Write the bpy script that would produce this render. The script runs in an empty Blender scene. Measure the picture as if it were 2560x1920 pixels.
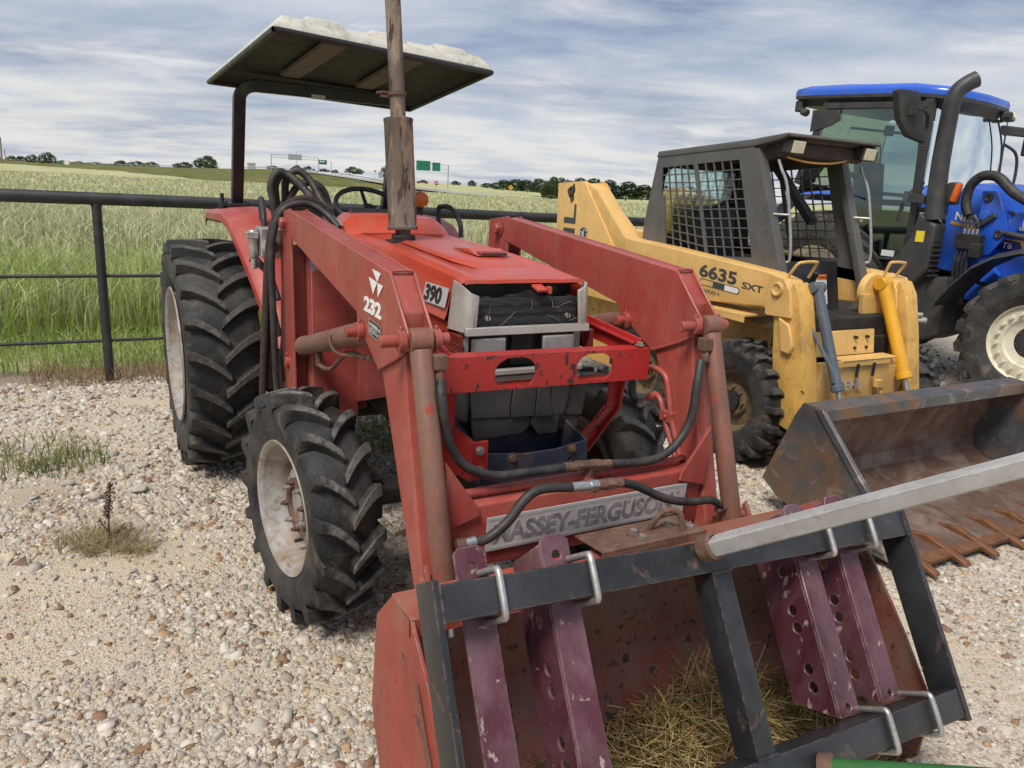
import bpy, bmesh, math, random
import numpy as np
from mathutils import Vector, Matrix
from mathutils.geometry import tessellate_polygon
R = math.radians
random.seed(11)
rng = np.random.default_rng(11)
S = bpy.context.scene
COL = S.collection

# ------------------------------------------------------------------ camera
# axes of the yard: +X along the row of machines, +Y away from the camera, +Z up
CAM = Vector((-1.48, 0.0, 1.95))
HEAD, PITCH, ROLL = R(29.0), math.atan((960 - 468) / 1850), R(3.2)
fw = Vector((math.sin(HEAD) * math.cos(PITCH), math.cos(HEAD) * math.cos(PITCH), -math.sin(PITCH)))
r0 = Vector((math.cos(HEAD), -math.sin(HEAD), 0))
u0 = r0.cross(fw)
rt = r0 * math.cos(ROLL) + u0 * math.sin(ROLL)
up = u0 * math.cos(ROLL) - r0 * math.sin(ROLL)
cam = bpy.data.cameras.new('camera')
camo = bpy.data.objects.new('camera', cam)
COL.objects.link(camo)
mw = Matrix((rt, up, -fw)).transposed().to_4x4()
mw.translation = CAM
camo.matrix_world = mw
cam.sensor_fit = 'HORIZONTAL'
cam.sensor_width = 36
cam.lens = 36 * 1850 / 2560
cam.clip_start = 0.05
cam.clip_end = 9000
S.camera = camo

# ------------------------------------------------------------------ sky and sun
SUN_AZ, SUN_EL = R(-125), R(56)      # azimuth from +Y towards +X
SUN_DIR = Vector((math.sin(SUN_AZ) * math.cos(SUN_EL), math.cos(SUN_AZ) * math.cos(SUN_EL), math.sin(SUN_EL)))
W = bpy.data.worlds.new('World')
S.world = W
W.use_nodes = True
wn, wl = W.node_tree.nodes, W.node_tree.links
wn.clear()

def N(nodes, typ, **kw):
    n = nodes.new(typ)
    for k, v in kw.items():
        if k.startswith('i_'):
            n.inputs[int(k[2:]) if k[2:].isdigit() else k[2:]].default_value = v
        else:
            setattr(n, k, v)
    return n

def build_sky():
    L = wl.new
    out = N(wn, 'ShaderNodeOutputWorld')
    bg = N(wn, 'ShaderNodeBackground')
    L(bg.outputs[0], out.inputs[0])
    sky = N(wn, 'ShaderNodeTexSky', sky_type='NISHITA', sun_disc=False, sun_elevation=SUN_EL, sun_rotation=SUN_AZ)
    tc = N(wn, 'ShaderNodeTexCoord')
    sep = N(wn, 'ShaderNodeSeparateXYZ')
    L(tc.outputs['Generated'], sep.inputs[0])
    # cloud layer seen as a flat deck: direction divided by height
    zc = N(wn, 'ShaderNodeMath', operation='MAXIMUM', i_1=0.0)
    L(sep.outputs[2], zc.inputs[0])
    za = N(wn, 'ShaderNodeMath', operation='ADD', i_1=0.13)
    L(zc.outputs[0], za.inputs[0])
    dv = N(wn, 'ShaderNodeVectorMath', operation='DIVIDE')
    cz = N(wn, 'ShaderNodeCombineXYZ')
    for i in range(3):
        L(za.outputs[0], cz.inputs[i])
    L(tc.outputs['Generated'], dv.inputs[0])
    L(cz.outputs[0], dv.inputs[1])
    def deck(rot, sc, scale, detail, rough, dist, off=(0, 0, 0)):
        mp = N(wn, 'ShaderNodeMapping', vector_type='TEXTURE')
        mp.inputs['Rotation'].default_value = (0, 0, R(rot))
        mp.inputs['Scale'].default_value = sc
        mp.inputs['Location'].default_value = off
        L(dv.outputs[0], mp.inputs[0])
        nz = N(wn, 'ShaderNodeTexNoise')
        nz.inputs['Scale'].default_value = scale
        nz.inputs['Detail'].default_value = detail
        nz.inputs['Roughness'].default_value = rough
        nz.inputs['Distortion'].default_value = dist
        L(mp.outputs[0], nz.inputs['Vector'])
        return nz.outputs[0]
    def ramp(src, stops):
        r = N(wn, 'ShaderNodeValToRGB')
        el = r.color_ramp.elements
        while len(el) < len(stops):
            el.new(0.5)
        for e, (p, c) in zip(el, stops):
            e.position = p
            e.color = (*c, 1) if len(c) == 3 else c
        L(src, r.inputs[0])
        return r.outputs[0]
    def mix(f, a, b, mode='MIX'):
        m = N(wn, 'ShaderNodeMix', data_type='RGBA', blend_type=mode)
        for s, i in ((f, 0), (a, 6), (b, 7)):
            if isinstance(s, (int, float)):
                m.inputs[i].default_value = s
            elif isinstance(s, tuple):
                m.inputs[i].default_value = (*s, 1)
            else:
                L(s, m.inputs[i])
        return m.outputs[2]
    # cloud streets lie across the view, stretched along their length
    big = deck(-24, (1.5, 0.95, 1), 0.75, 3, 0.45, 0.2, (3.1, 0.7, 0))
    mid = deck(-26, (1.35, 0.85, 1), 2.3, 9, 0.56, 0.25, (1.3, 4.2, 0))
    fine = deck(-34, (1.6, 0.8, 1), 7.0, 5, 0.5, 0.2)
    grey = ramp(big, [(0.36, (0.23, 0.30, 0.46)), (0.47, (0.34, 0.41, 0.57)), (0.57, (0.50, 0.56, 0.68)), (0.68, (0.80, 0.82, 0.86))])
    lit = ramp(mid, [(0.42, (0, 0, 0)), (0.56, (0.30, 0.30, 0.30)), (0.70, (0.95, 0.95, 0.95))])
    c1 = mix(lit, grey, (0.84, 0.84, 0.86))
    f1 = ramp(fine, [(0.45, (0, 0, 0)), (0.8, (0.35, 0.35, 0.35))])
    c1 = mix(f1, c1, (0.70, 0.73, 0.80))
    # thin veil: a little of the clear sky shows through everywhere
    sk = N(wn, 'ShaderNodeVectorMath', operation='SCALE')
    sk.inputs['Scale'].default_value = 0.10
    L(sky.outputs[0], sk.inputs[0])
    c2 = mix(0.14, c1, sk.outputs[0])
    # bright hazy band low over the land, broken by the same clouds
    hz = ramp(sep.outputs[2], [(0.0, (1, 1, 1)), (0.055, (0.75, 0.75, 0.75)), (0.17, (0, 0, 0))])
    hb = ramp(mid, [(0.3, (0.55, 0.62, 0.72)), (0.55, (0.84, 0.83, 0.80))])
    hf = mix(1.0, hz, ramp(big, [(0.35, (0.45, 0.45, 0.45)), (0.55, (0.95, 0.95, 0.95))]), 'MULTIPLY')
    c3 = mix(hf, c2, hb)
    L(c3, bg.inputs[0])
    bg.inputs[1].default_value = 0.74
build_sky()
sl = bpy.data.lights.new('sun', 'SUN')
sl.energy = 2.7
sl.angle = R(18)
sl.color = (1.0, 0.95, 0.87)
so = bpy.data.objects.new('sun', sl)
COL.objects.link(so)
so.rotation_euler = (-SUN_DIR).to_track_quat('-Z', 'Y').to_euler()
so.location = (0, 0, 30)
vs = S.view_settings
vs.view_transform = 'Standard'
vs.look = 'None'
vs.exposure = 0.38
vs.gamma = 1.0
vs.use_curve_mapping = False
S.cycles.max_bounces = 8
S.cycles.transparent_max_bounces = 24
S.cycles.use_adaptive_sampling = True
S.cycles.use_denoising = True

# ------------------------------------------------------------------ materials
def mat(name, col, rough=0.5, metal=0.0, var=0.12, vs=6.0, chip=None, dirt=None, dirt2=None, bump=0.0, bs=60.0,
        coat=0.0, stretch=(1, 1, 1), attr=None, spec=0.5, radial=None, edge=None, streak=0.0, fine=0.10):
    """painted / bare surface: base colour with slow variation, dirt film, chips down to another colour, fine relief"""
    m = bpy.data.materials.new(name)
    m.use_nodes = True
    nt = m.node_tree
    n, L = nt.nodes, nt.links.new
    b = n['Principled BSDF']
    tc = N(n, 'ShaderNodeTexCoord')
    mp = N(n, 'ShaderNodeMapping')
    mp.inputs['Scale'].default_value = stretch
    L(tc.outputs['Object'], mp.inputs[0])
    def noise(scale, det=4, rg=0.6, w=0.0, dist=0.0):
        z = N(n, 'ShaderNodeTexNoise')
        z.inputs['Scale'].default_value = scale
        z.inputs['Detail'].default_value = det
        z.inputs['Roughness'].default_value = rg
        z.inputs['Distortion'].default_value = dist
        L(mp.outputs[0], z.inputs['Vector'])
        return z.outputs[0]
    def mapr(src, a, c, lo=0.0, hi=1.0):
        r = N(n, 'ShaderNodeMapRange')
        for k, v in zip((1, 2, 3, 4), (a, c, lo, hi)):
            r.inputs[k].default_value = v
        L(src, r.inputs[0])
        return r.outputs[0]
    def mix(f, a, c):
        x = N(n, 'ShaderNodeMix', data_type='RGBA')
        for s, i in ((f, 0), (a, 6), (c, 7)):
            if isinstance(s, (int, float)):
                x.inputs[i].default_value = s
            elif isinstance(s, tuple):
                x.inputs[i].default_value = (*s[:3], 1)
            else:
                L(s, x.inputs[i])
        return x.outputs[2]
    if attr:
        a = N(n, 'ShaderNodeAttribute', attribute_name=attr)
        c = a.outputs['Color']
    else:
        lo = tuple(max(0, x * (1 - var)) for x in col)
        hi = tuple(min(1, x * (1 + var)) for x in col)
        c = mix(mapr(noise(vs, 5), 0.3, 0.7), lo, hi)
    rg = None
    if radial:                                     # dusty worn lug tops: radius from the wheel axis
        rin, rout, rc, amt = radial
        sp = N(n, 'ShaderNodeSeparateXYZ')
        L(tc.outputs['Object'], sp.inputs[0])
        cb = N(n, 'ShaderNodeCombineXYZ')
        L(sp.outputs[1], cb.inputs[1])
        L(sp.outputs[2], cb.inputs[2])
        ln = N(n, 'ShaderNodeVectorMath', operation='LENGTH')
        L(cb.outputs[0], ln.inputs[0])
        f = N(n, 'ShaderNodeMath', operation='MULTIPLY')
        L(mapr(ln.outputs['Value'], rin, rout), f.inputs[0])
        L(mapr(noise(28, 5, 0.7), 0.36, 0.62, 0.05, amt), f.inputs[1])
        c = mix(f.outputs[0], c, rc)
    for d in (dirt, dirt2):
        if d:
            dc, amt, sc = d[:3]
            lo_, hi_ = d[3:5] if len(d) > 4 else (0.42, 0.68)
            c = mix(mapr(noise(sc, 6, 0.65, dist=0.6), lo_, hi_, 0, amt), c, dc)
    bmp = None
    if chip:
        cc, thr, sc = chip[:3]
        f = mapr(noise(sc, 7, 0.62, dist=0.3), thr, thr + 0.03)
        c = mix(f, c, cc)
        x = N(n, 'ShaderNodeMix', data_type='FLOAT')
        L(f, x.inputs[0])
        x.inputs[2].default_value = rough
        x.inputs[3].default_value = 0.85
        rg = x.outputs[0]
    if streak:                                     # rain-washed grime running down
        ms = N(n, 'ShaderNodeMapping')
        ms.inputs['Scale'].default_value = (1, 1, 0.07)
        L(tc.outputs['Object'], ms.inputs[0])
        zs = N(n, 'ShaderNodeTexNoise')
        zs.inputs['Scale'].default_value = 26
        zs.inputs['Detail'].default_value = 5
        zs.inputs['Roughness'].default_value = 0.7
        L(ms.outputs[0], zs.inputs['Vector'])
        c = mix(mapr(zs.outputs[0], 0.48, 0.72, 0, streak), c, tuple(v * 0.32 + 0.02 for v in col))
    if edge:                                       # paint worn through along the edges
        bv = N(n, 'ShaderNodeBevel', samples=3)
        bv.inputs['Radius'].default_value = edge[2]
        ge = N(n, 'ShaderNodeNewGeometry')
        dt = N(n, 'ShaderNodeVectorMath', operation='DOT_PRODUCT')
        L(bv.outputs[0], dt.inputs[0])
        L(ge.outputs['Normal'], dt.inputs[1])
        em = N(n, 'ShaderNodeMath', operation='MULTIPLY')
        L(mapr(dt.outputs['Value'], 0.995, 0.90, 0, 1), em.inputs[0])
        L(mapr(noise(34, 6, 0.7), 0.44, 0.56, 0, edge[1]), em.inputs[1])
        c = mix(em.outputs[0], c, edge[0])
    if fine:
        fn = N(n, 'ShaderNodeMix', data_type='RGBA', blend_type='MULTIPLY')
        fn.inputs[0].default_value = 1.0
        L(c, fn.inputs[6])
        gv = N(n, 'ShaderNodeCombineColor')
        g_ = mapr(noise(75, 6, 0.75), 0.3, 0.7, 1 - fine * 1.6, 1 + fine)
        for i_ in range(3):
            L(g_, gv.inputs[i_])
        L(gv.outputs[0], fn.inputs[7])
        c = fn.outputs[2]
    L(c, b.inputs['Base Color'])
    if rg is None:
        r = mapr(noise(vs * 2.3, 4), 0.3, 0.7, max(0.03, rough - 0.08), min(1, rough + 0.1))
        rg = r
    L(rg, b.inputs['Roughness'])
    b.inputs['Metallic'].default_value = metal
    b.inputs['Specular IOR Level'].default_value = spec
    b.inputs['Coat Weight'].default_value = coat
    b.inputs['Coat Roughness'].default_value = 0.25
    if bump:
        bp = N(n, 'ShaderNodeBump')
        bp.inputs['Strength'].default_value = bump
        bp.inputs['Distance'].default_value = 0.01
        L(noise(bs, 5, 0.65), bp.inputs['Height'])
        L(bp.outputs[0], b.inputs['Normal'])
    return m

RUST = (0.115, 0.045, 0.022)
DUST = (0.34, 0.27, 0.19)
M = dict(
    red=mat('faded_red_paint', (0.40, 0.056, 0.045), 0.45, edge=((0.25, 0.12, 0.09), 0.6, 0.006), streak=0.2, var=0.16, vs=2.2, dirt=(DUST, 0.30, 2.5), dirt2=(RUST, 0.45, 14, 0.56, 0.78), chip=((0.10, 0.045, 0.035), 0.70, 26), bump=0.05),
    redarm=mat('chalky_red_paint', (0.35, 0.055, 0.046), 0.40, var=0.2, vs=1.8, edge=((0.22, 0.13, 0.09), 0.75, 0.006), streak=0.30, dirt=((0.38, 0.11, 0.07), 0.5, 3.0), dirt2=(DUST, 0.18, 7.0), chip=((0.12, 0.05, 0.04), 0.69, 34), bump=0.06),
    bonnet=mat('bonnet_red_paint', (0.50, 0.056, 0.024), 0.36, var=0.16, vs=1.5, streak=0.14, dirt2=((0.30, 0.20, 0.14), 0.35, 9, 0.5, 0.75), dirt=((0.42, 0.10, 0.055), 0.35, 3.0), chip=((0.16, 0.10, 0.09), 0.72, 26), coat=0.25),
    guard=mat('guard_red_paint', (0.42, 0.026, 0.024), 0.36, edge=((0.05, 0.02, 0.018), 0.95, 0.006), var=0.08, vs=3, chip=((0.045, 0.02, 0.018), 0.60, 20), dirt=((0.16, 0.03, 0.02), 0.4, 8, 0.55, 0.75), coat=0.15, stretch=(1.4, 1, 0.75)),
    bucket=mat('worn_bucket_red', (0.34, 0.055, 0.038), 0.5, edge=((0.28, 0.24, 0.22), 0.9, 0.005), streak=0.2, var=0.2, vs=3, dirt=((0.27, 0.15, 0.09), 0.75, 2.6, 0.40, 0.66), chip=((0.10, 0.055, 0.035), 0.62, 16), bump=0.12),
    bucketin=mat('scoured_bucket_steel', (0.20, 0.040, 0.030), 0.6, var=0.3, vs=5, dirt=((0.17, 0.115, 0.085), 0.9, 2.2, 0.36, 0.60), chip=((0.055, 0.03, 0.024), 0.60, 24), bump=0.12, bs=90),
    rust=mat('brown_rust', (0.125, 0.066, 0.045), 0.78, var=0.35, vs=9, dirt=((0.26, 0.15, 0.10), 0.6, 22, 0.5, 0.72), bump=0.25, bs=130),
    cylrust=mat('rusty_red_cylinder', (0.21, 0.085, 0.058), 0.5, var=0.3, vs=7, dirt=((0.17, 0.11, 0.08), 0.8, 9, 0.42, 0.66), chip=((0.30, 0.05, 0.035), 0.66, 12), bump=0.08, bs=160, stretch=(1, 1, 0.5)),
    muffler=mat('rusted_muffler', (0.135, 0.098, 0.076), 0.66, var=0.3, vs=9, dirt=((0.36, 0.26, 0.165), 0.9, 9, 0.52, 0.60), dirt2=((0.19, 0.165, 0.14), 0.7, 5, 0.45, 0.6), chip=((0.060, 0.028, 0.022), 0.555, 24), bump=0.15, bs=150, stretch=(1, 1, 0.22)),
    rubber=mat('tyre_rubber', (0.022, 0.022, 0.023), 0.72, var=0.35, vs=7, dirt=((0.16, 0.125, 0.085), 0.5, 5, 0.52, 0.75), bump=0.12, bs=80, spec=0.35),
    hose=mat('black_hose', (0.018, 0.018, 0.019), 0.55, var=0.3, vs=20, dirt=((0.10, 0.085, 0.07), 0.5, 12), bump=0.1, bs=200),
    hoserust=mat('frayed_brown_hose', (0.045, 0.026, 0.020), 0.85, var=0.4, vs=40, bump=0.6, bs=160),
    black=mat('black_paint', (0.016, 0.017, 0.019), 0.4, var=0.2, vs=5, dirt=((0.05, 0.05, 0.052), 0.35, 4)),
    dark=mat('greasy_engine_black', (0.014, 0.014, 0.015), 0.6, var=0.4, vs=8, dirt=((0.06, 0.05, 0.04), 0.5, 7)),
    panel=mat('dark_grey_plastic', (0.040, 0.041, 0.043), 0.5, var=0.12, vs=5, dirt=((0.09, 0.08, 0.07), 0.3, 5)),
    navy=mat('navy_bumper', (0.028, 0.036, 0.062), 0.5, var=0.25, vs=6, dirt=((0.14, 0.08, 0.055), 0.7, 6, 0.52, 0.68), chip=(RUST, 0.66, 11), bump=0.06),
    silver=mat('silver_grille_plastic', (0.36, 0.34, 0.31), 0.42, var=0.06, vs=6, dirt=((0.22, 0.20, 0.18), 0.3, 8)),
    steel=mat('bright_steel', (0.55, 0.54, 0.52), 0.3, 0.9, var=0.1, vs=30),
    galv=mat('dull_zinc', (0.50, 0.49, 0.47), 0.42, 0.75, var=0.15, vs=25, dirt=((0.25, 0.18, 0.12), 0.4, 20)),
    rim=mat('grey_wheel_paint', (0.33, 0.32, 0.30), 0.55, var=0.15, vs=6, dirt=((0.25, 0.18, 0.12), 0.85, 6, 0.44, 0.62), dirt2=((0.13, 0.07, 0.04), 0.7, 14, 0.54, 0.68), bump=0.08),
    canopyw=mat('weathered_white_canopy', (0.56, 0.54, 0.48), 0.65, var=0.10, vs=5, dirt=((0.26, 0.24, 0.19), 0.7, 16, 0.48, 0.72), stretch=(1, 1, 0.7)),
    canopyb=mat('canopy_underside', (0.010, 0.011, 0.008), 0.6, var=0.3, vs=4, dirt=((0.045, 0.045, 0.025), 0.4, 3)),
    plate=mat('worn_name_plate', (0.54, 0.50, 0.49), 0.5, var=0.12, vs=9, dirt=((0.42, 0.37, 0.37), 0.6, 25), chip=((0.24, 0.05, 0.05), 0.66, 40), stretch=(0.6, 1, 1.3)),
    platetext=mat('worn_plate_letters', (0.20, 0.19, 0.19), 0.6, var=0.25, vs=14, dirt=((0.40, 0.36, 0.36), 0.8, 18, 0.42, 0.62)),
    white=mat('white_decal', (0.78, 0.77, 0.75), 0.5, var=0.05, vs=8),
    decalgrey=mat('dark_grey_decal', (0.055, 0.058, 0.062), 0.5, var=0.2, vs=20, chip=((0.62, 0.36, 0.09), 0.66, 40)),
    decalgr=mat('silver_grey_decal', (0.45, 0.45, 0.44), 0.5, var=0.08, vs=10),
    blackdecal=mat('black_decal', (0.015, 0.015, 0.016), 0.45, var=0.1),
    lens=mat('headlamp_lens', (0.90, 0.89, 0.85), 0.10, var=0.08, vs=30, spec=0.8, bump=0.25, bs=45, stretch=(6, 1, 0.3)),
    amber=mat('amber_lens', (0.70, 0.13, 0.012), 0.3, var=0.1, vs=20),
    redlens=mat('red_marker_lens', (0.16, 0.02, 0.012), 0.35, var=0.2, vs=12),
    frame=mat('black_square_tube', (0.019, 0.0195, 0.021), 0.36, var=0.3, vs=5, edge=((0.20, 0.13, 0.10), 0.75, 0.007), dirt=((0.16, 0.10, 0.075), 0.8, 7, 0.60, 0.70), dirt2=((0.055, 0.060, 0.068), 0.5, 4), chip=((0.22, 0.13, 0.10), 0.69, 17), bump=0.05),
    maroon=mat('maroon_channel', (0.090, 0.022, 0.034), 0.34, edge=((0.30, 0.22, 0.20), 0.8, 0.005), streak=0.2, var=0.2, vs=4, dirt=((0.22, 0.13, 0.15), 0.6, 5), chip=((0.36, 0.28, 0.25), 0.625, 26), stretch=(1, 1, 0.5), coat=0.1),
    spearw=mat('white_spear_paint', (0.42, 0.41, 0.40), 0.45, var=0.12, vs=7, edge=((0.10, 0.06, 0.05), 0.8, 0.004), dirt=((0.26, 0.24, 0.22), 0.5, 9), chip=((0.15, 0.06, 0.055), 0.66, 22), stretch=(1, 0.4, 0.4)),
    spearg=mat('green_spear_paint', (0.030, 0.125, 0.032), 0.45, var=0.15, vs=8, chip=((0.30, 0.20, 0.14), 0.66, 9)),
    yellow=mat('sun_bleached_yellow', (0.74, 0.46, 0.15), 0.45, edge=((0.09, 0.05, 0.03), 0.6, 0.008), streak=0.12, var=0.10, vs=2.5, dirt=((0.50, 0.29, 0.11), 0.4, 4), chip=((0.06, 0.035, 0.025), 0.70, 14), bump=0.04),
    yellowd=mat('greasy_yellow', (0.68, 0.40, 0.10), 0.5, var=0.15, vs=3, edge=((0.08, 0.05, 0.03), 0.8, 0.010), streak=0.35, dirt=((0.12, 0.085, 0.05), 0.6, 4.5, 0.52, 0.72), chip=((0.05, 0.03, 0.02), 0.66, 16), bump=0.06),
    yellowc=mat('bright_yellow_cylinder', (0.72, 0.36, 0.02), 0.42, var=0.1, vs=4, chip=((0.03, 0.025, 0.02), 0.645, 11), stretch=(1, 1, 0.7)),
    cab=mat('charcoal_cab_paint', (0.098, 0.094, 0.090), 0.45, streak=0.2, var=0.10, vs=3, dirt=((0.16, 0.15, 0.14), 0.35, 6), chip=((0.16, 0.11, 0.08), 0.74, 25)),
    cabbrown=mat('rusty_cab_edge', (0.06, 0.042, 0.034), 0.7, var=0.3, vs=8),
    greycyl=mat('slate_cylinder_paint', (0.085, 0.105, 0.13), 0.45, var=0.15, vs=5, dirt=((0.26, 0.24, 0.20), 0.6, 8, 0.55, 0.7)),
    skbucket=mat('scratched_bucket_grey', (0.10, 0.105, 0.11), 0.40, 0.3, edge=((0.16, 0.075, 0.05), 0.9, 0.010), var=0.25, vs=5, dirt=((0.24, 0.12, 0.055), 0.9, 3.0, 0.46, 0.64), dirt2=((0.42, 0.36, 0.29), 0.6, 7, 0.56, 0.72), bump=0.06),
    skbucketin=mat('polished_bucket_floor', (0.15, 0.090, 0.066), 0.45, 0.25, var=0.25, vs=4, dirt=((0.32, 0.25, 0.21), 0.8, 3.2, 0.46, 0.66), bump=0.06),
    tooth=mat('rusty_tooth_steel', (0.20, 0.085, 0.038), 0.55, 0.3, var=0.35, vs=10, bump=0.15, bs=120),
    blue=mat('gloss_blue_paint', (0.014, 0.105, 0.60), 0.28, var=0.06, vs=2, coat=0.5, dirt=((0.10, 0.14, 0.36), 0.3, 2.5), fine=0.04),
    blueD=mat('deep_blue_decal', (0.012, 0.025, 0.14), 0.35, var=0.05),
    plastic=mat('dark_moulded_plastic', (0.030, 0.031, 0.033), 0.5, var=0.12, vs=5, dirt=((0.12, 0.105, 0.09), 0.4, 4), bump=0.05, bs=200),
    rimdirty=mat('caked_yellow_rim', (0.16, 0.11, 0.055), 0.7, var=0.4, vs=8, dirt=((0.50, 0.30, 0.06), 0.7, 9, 0.55, 0.66), dirt2=((0.05, 0.04, 0.03), 0.7, 5)),
    reflector=mat('lamp_reflector', (0.80, 0.80, 0.78), 0.18, 1.0, var=0.05, vs=30),
    cream=mat('cream_wheel_paint', (0.70, 0.66, 0.52), 0.45, var=0.05, vs=5, dirt=((0.36, 0.28, 0.19), 0.5, 6, 0.5, 0.72)),
    seat=mat('black_vinyl', (0.02, 0.021, 0.023), 0.5, var=0.1),
    paper=mat('white_label', (0.66, 0.66, 0.64), 0.6, var=0.04),
    orange=mat('orange_label', (0.65, 0.17, 0.04), 0.5, var=0.05),
    ylabel=mat('yellow_label', (0.75, 0.62, 0.03), 0.5, var=0.05),
    goldstripe=mat('gold_stripe', (0.55, 0.30, 0.07), 0.4, var=0.05),
    lamp=mat('yellowed_lamp_lens', (0.66, 0.60, 0.42), 0.35, var=0.1, vs=20),
    pipe=mat('black_fence_paint', (0.020, 0.021, 0.023), 0.5, var=0.2, vs=4, dirt=((0.07, 0.065, 0.06), 0.4, 5)),
    asphalt=mat('concrete_road', (0.33, 0.31, 0.29), 0.9, var=0.1, vs=0.2),
    signgreen=mat('sign_green', (0.008, 0.16, 0.10), 0.5, var=0.05),
    signgrey=mat('sign_back_aluminium', (0.36, 0.37, 0.40), 0.5, 0.2, var=0.05),
    signred=mat('sign_red', (0.45, 0.03, 0.03), 0.5, var=0.05),
    signyellow=mat('sign_yellow', (0.75, 0.42, 0.01), 0.5, var=0.05),
    carwhite=mat('white_car_paint', (0.66, 0.67, 0.68), 0.3, var=0.03, coat=0.5),
    carred=mat('dark_red_car_paint', (0.17, 0.02, 0.025), 0.3, var=0.03, coat=0.5),
    carglass=mat('dark_car_glass', (0.02, 0.024, 0.028), 0.1, var=0.05, spec=0.8),
    concrete=mat('pale_concrete', (0.50, 0.49, 0.46), 0.8, var=0.08),
    wood=mat('grey_weathered_pole', (0.20, 0.17, 0.14), 0.85, var=0.15),
    bark=mat('bark', (0.07, 0.055, 0.042), 0.9, var=0.3, vs=3),
)

def leafmat(name, attr='col', trans=0.35, rough=0.55):
    m = bpy.data.materials.new(name)
    m.use_nodes = True
    n, L = m.node_tree.nodes, m.node_tree.links.new
    n.clear()
    o = N(n, 'ShaderNodeOutputMaterial')
    a = N(n, 'ShaderNodeAttribute', attribute_name=attr)
    p = N(n, 'ShaderNodeBsdfPrincipled')
    p.inputs['Roughness'].default_value = rough
    p.inputs['Specular IOR Level'].default_value = 0.3
    t = N(n, 'ShaderNodeBsdfTranslucent')
    L(a.outputs['Color'], p.inputs['Base Color'])
    L(a.outputs['Color'], t.inputs['Color'])
    x = N(n, 'ShaderNodeMixShader')
    x.inputs[0].default_value = trans
    L(p.outputs[0], x.inputs[1])
    L(t.outputs[0], x.inputs[2])
    L(x.outputs[0], o.inputs[0])
    return m
M['leaf'] = leafmat('foliage')
M['blade'] = leafmat('grass_blades', trans=0.4)
M['straw'] = leafmat('straw_strands', trans=0.15, rough=0.5)
M['stone'] = mat('loose_stone', (0.4, 0.38, 0.34), 0.85, attr='col', dirt=((0.45, 0.39, 0.30), 0.25, 60))

def glassmat(name, tint, refl=0.10):
    m = bpy.data.materials.new(name)
    m.use_nodes = True
    n, L = m.node_tree.nodes, m.node_tree.links.new
    n.clear()
    o = N(n, 'ShaderNodeOutputMaterial')
    t = N(n, 'ShaderNodeBsdfTransparent')
    t.inputs[0].default_value = (*tint, 1)
    g = N(n, 'ShaderNodeBsdfGlossy')
    g.inputs['Roughness'].default_value = 0.03
    g.inputs[0].default_value = (0.9, 0.95, 0.95, 1)
    f = N(n, 'ShaderNodeFresnel')
    f.inputs[0].default_value = 1.45
    a = N(n, 'ShaderNodeMath', operation='ADD', i_1=refl)
    L(f.outputs[0], a.inputs[0])
    x = N(n, 'ShaderNodeMixShader')
    L(a.outputs[0], x.inputs[0])
    L(t.outputs[0], x.inputs[1])
    L(g.outputs[0], x.inputs[2])
    L(x.outputs[0], o.inputs[0])
    return m
M['glass'] = glassmat('green_cab_glass', (0.70, 0.79, 0.78), 0.03)
M['glassc'] = glassmat('clear_cab_glass', (0.72, 0.84, 0.83), 0.05)
def screenmat(name, col, opac, scale):
    """woven wire screen seen from afar: fine holes in a dark sheet"""
    m = bpy.data.materials.new(name)
    m.use_nodes = True
    n, L = m.node_tree.nodes, m.node_tree.links.new
    b = n['Principled BSDF']
    b.inputs['Base Color'].default_value = (*col, 1)
    b.inputs['Roughness'].default_value = 0.6
    tc = N(n, 'ShaderNodeTexCoord')
    v = N(n, 'ShaderNodeTexVoronoi', feature='DISTANCE_TO_EDGE')
    v.inputs['Scale'].default_value = scale
    v.inputs['Randomness'].default_value = 0.15
    L(tc.outputs['Object'], v.inputs['Vector'])
    c = N(n, 'ShaderNodeMath', operation='LESS_THAN', i_1=opac)
    L(v.outputs['Distance'], c.inputs[0])
    L(c.outputs[0], b.inputs['Alpha'])
    return m
M['screen'] = screenmat('grille_screen', (0.02, 0.02, 0.022), 0.16, 190)
# ------------------------------------------------------------------ mesh helpers
def catmull(pts, sub):
    P = [Vector(p) for p in pts]
    if sub < 1 or len(P) < 3:
        return P
    out = []
    for i in range(len(P) - 1):
        a, b, c, d = P[max(i - 1, 0)], P[i], P[i + 1], P[min(i + 2, len(P) - 1)]
        for k in range(sub):
            t = k / sub
            out.append(0.5 * ((2 * b) + (c - a) * t + (2 * a - 5 * b + 4 * c - d) * t * t + (3 * b - a - 3 * c + d) * t ** 3))
    out.append(P[-1])
    return out

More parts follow.
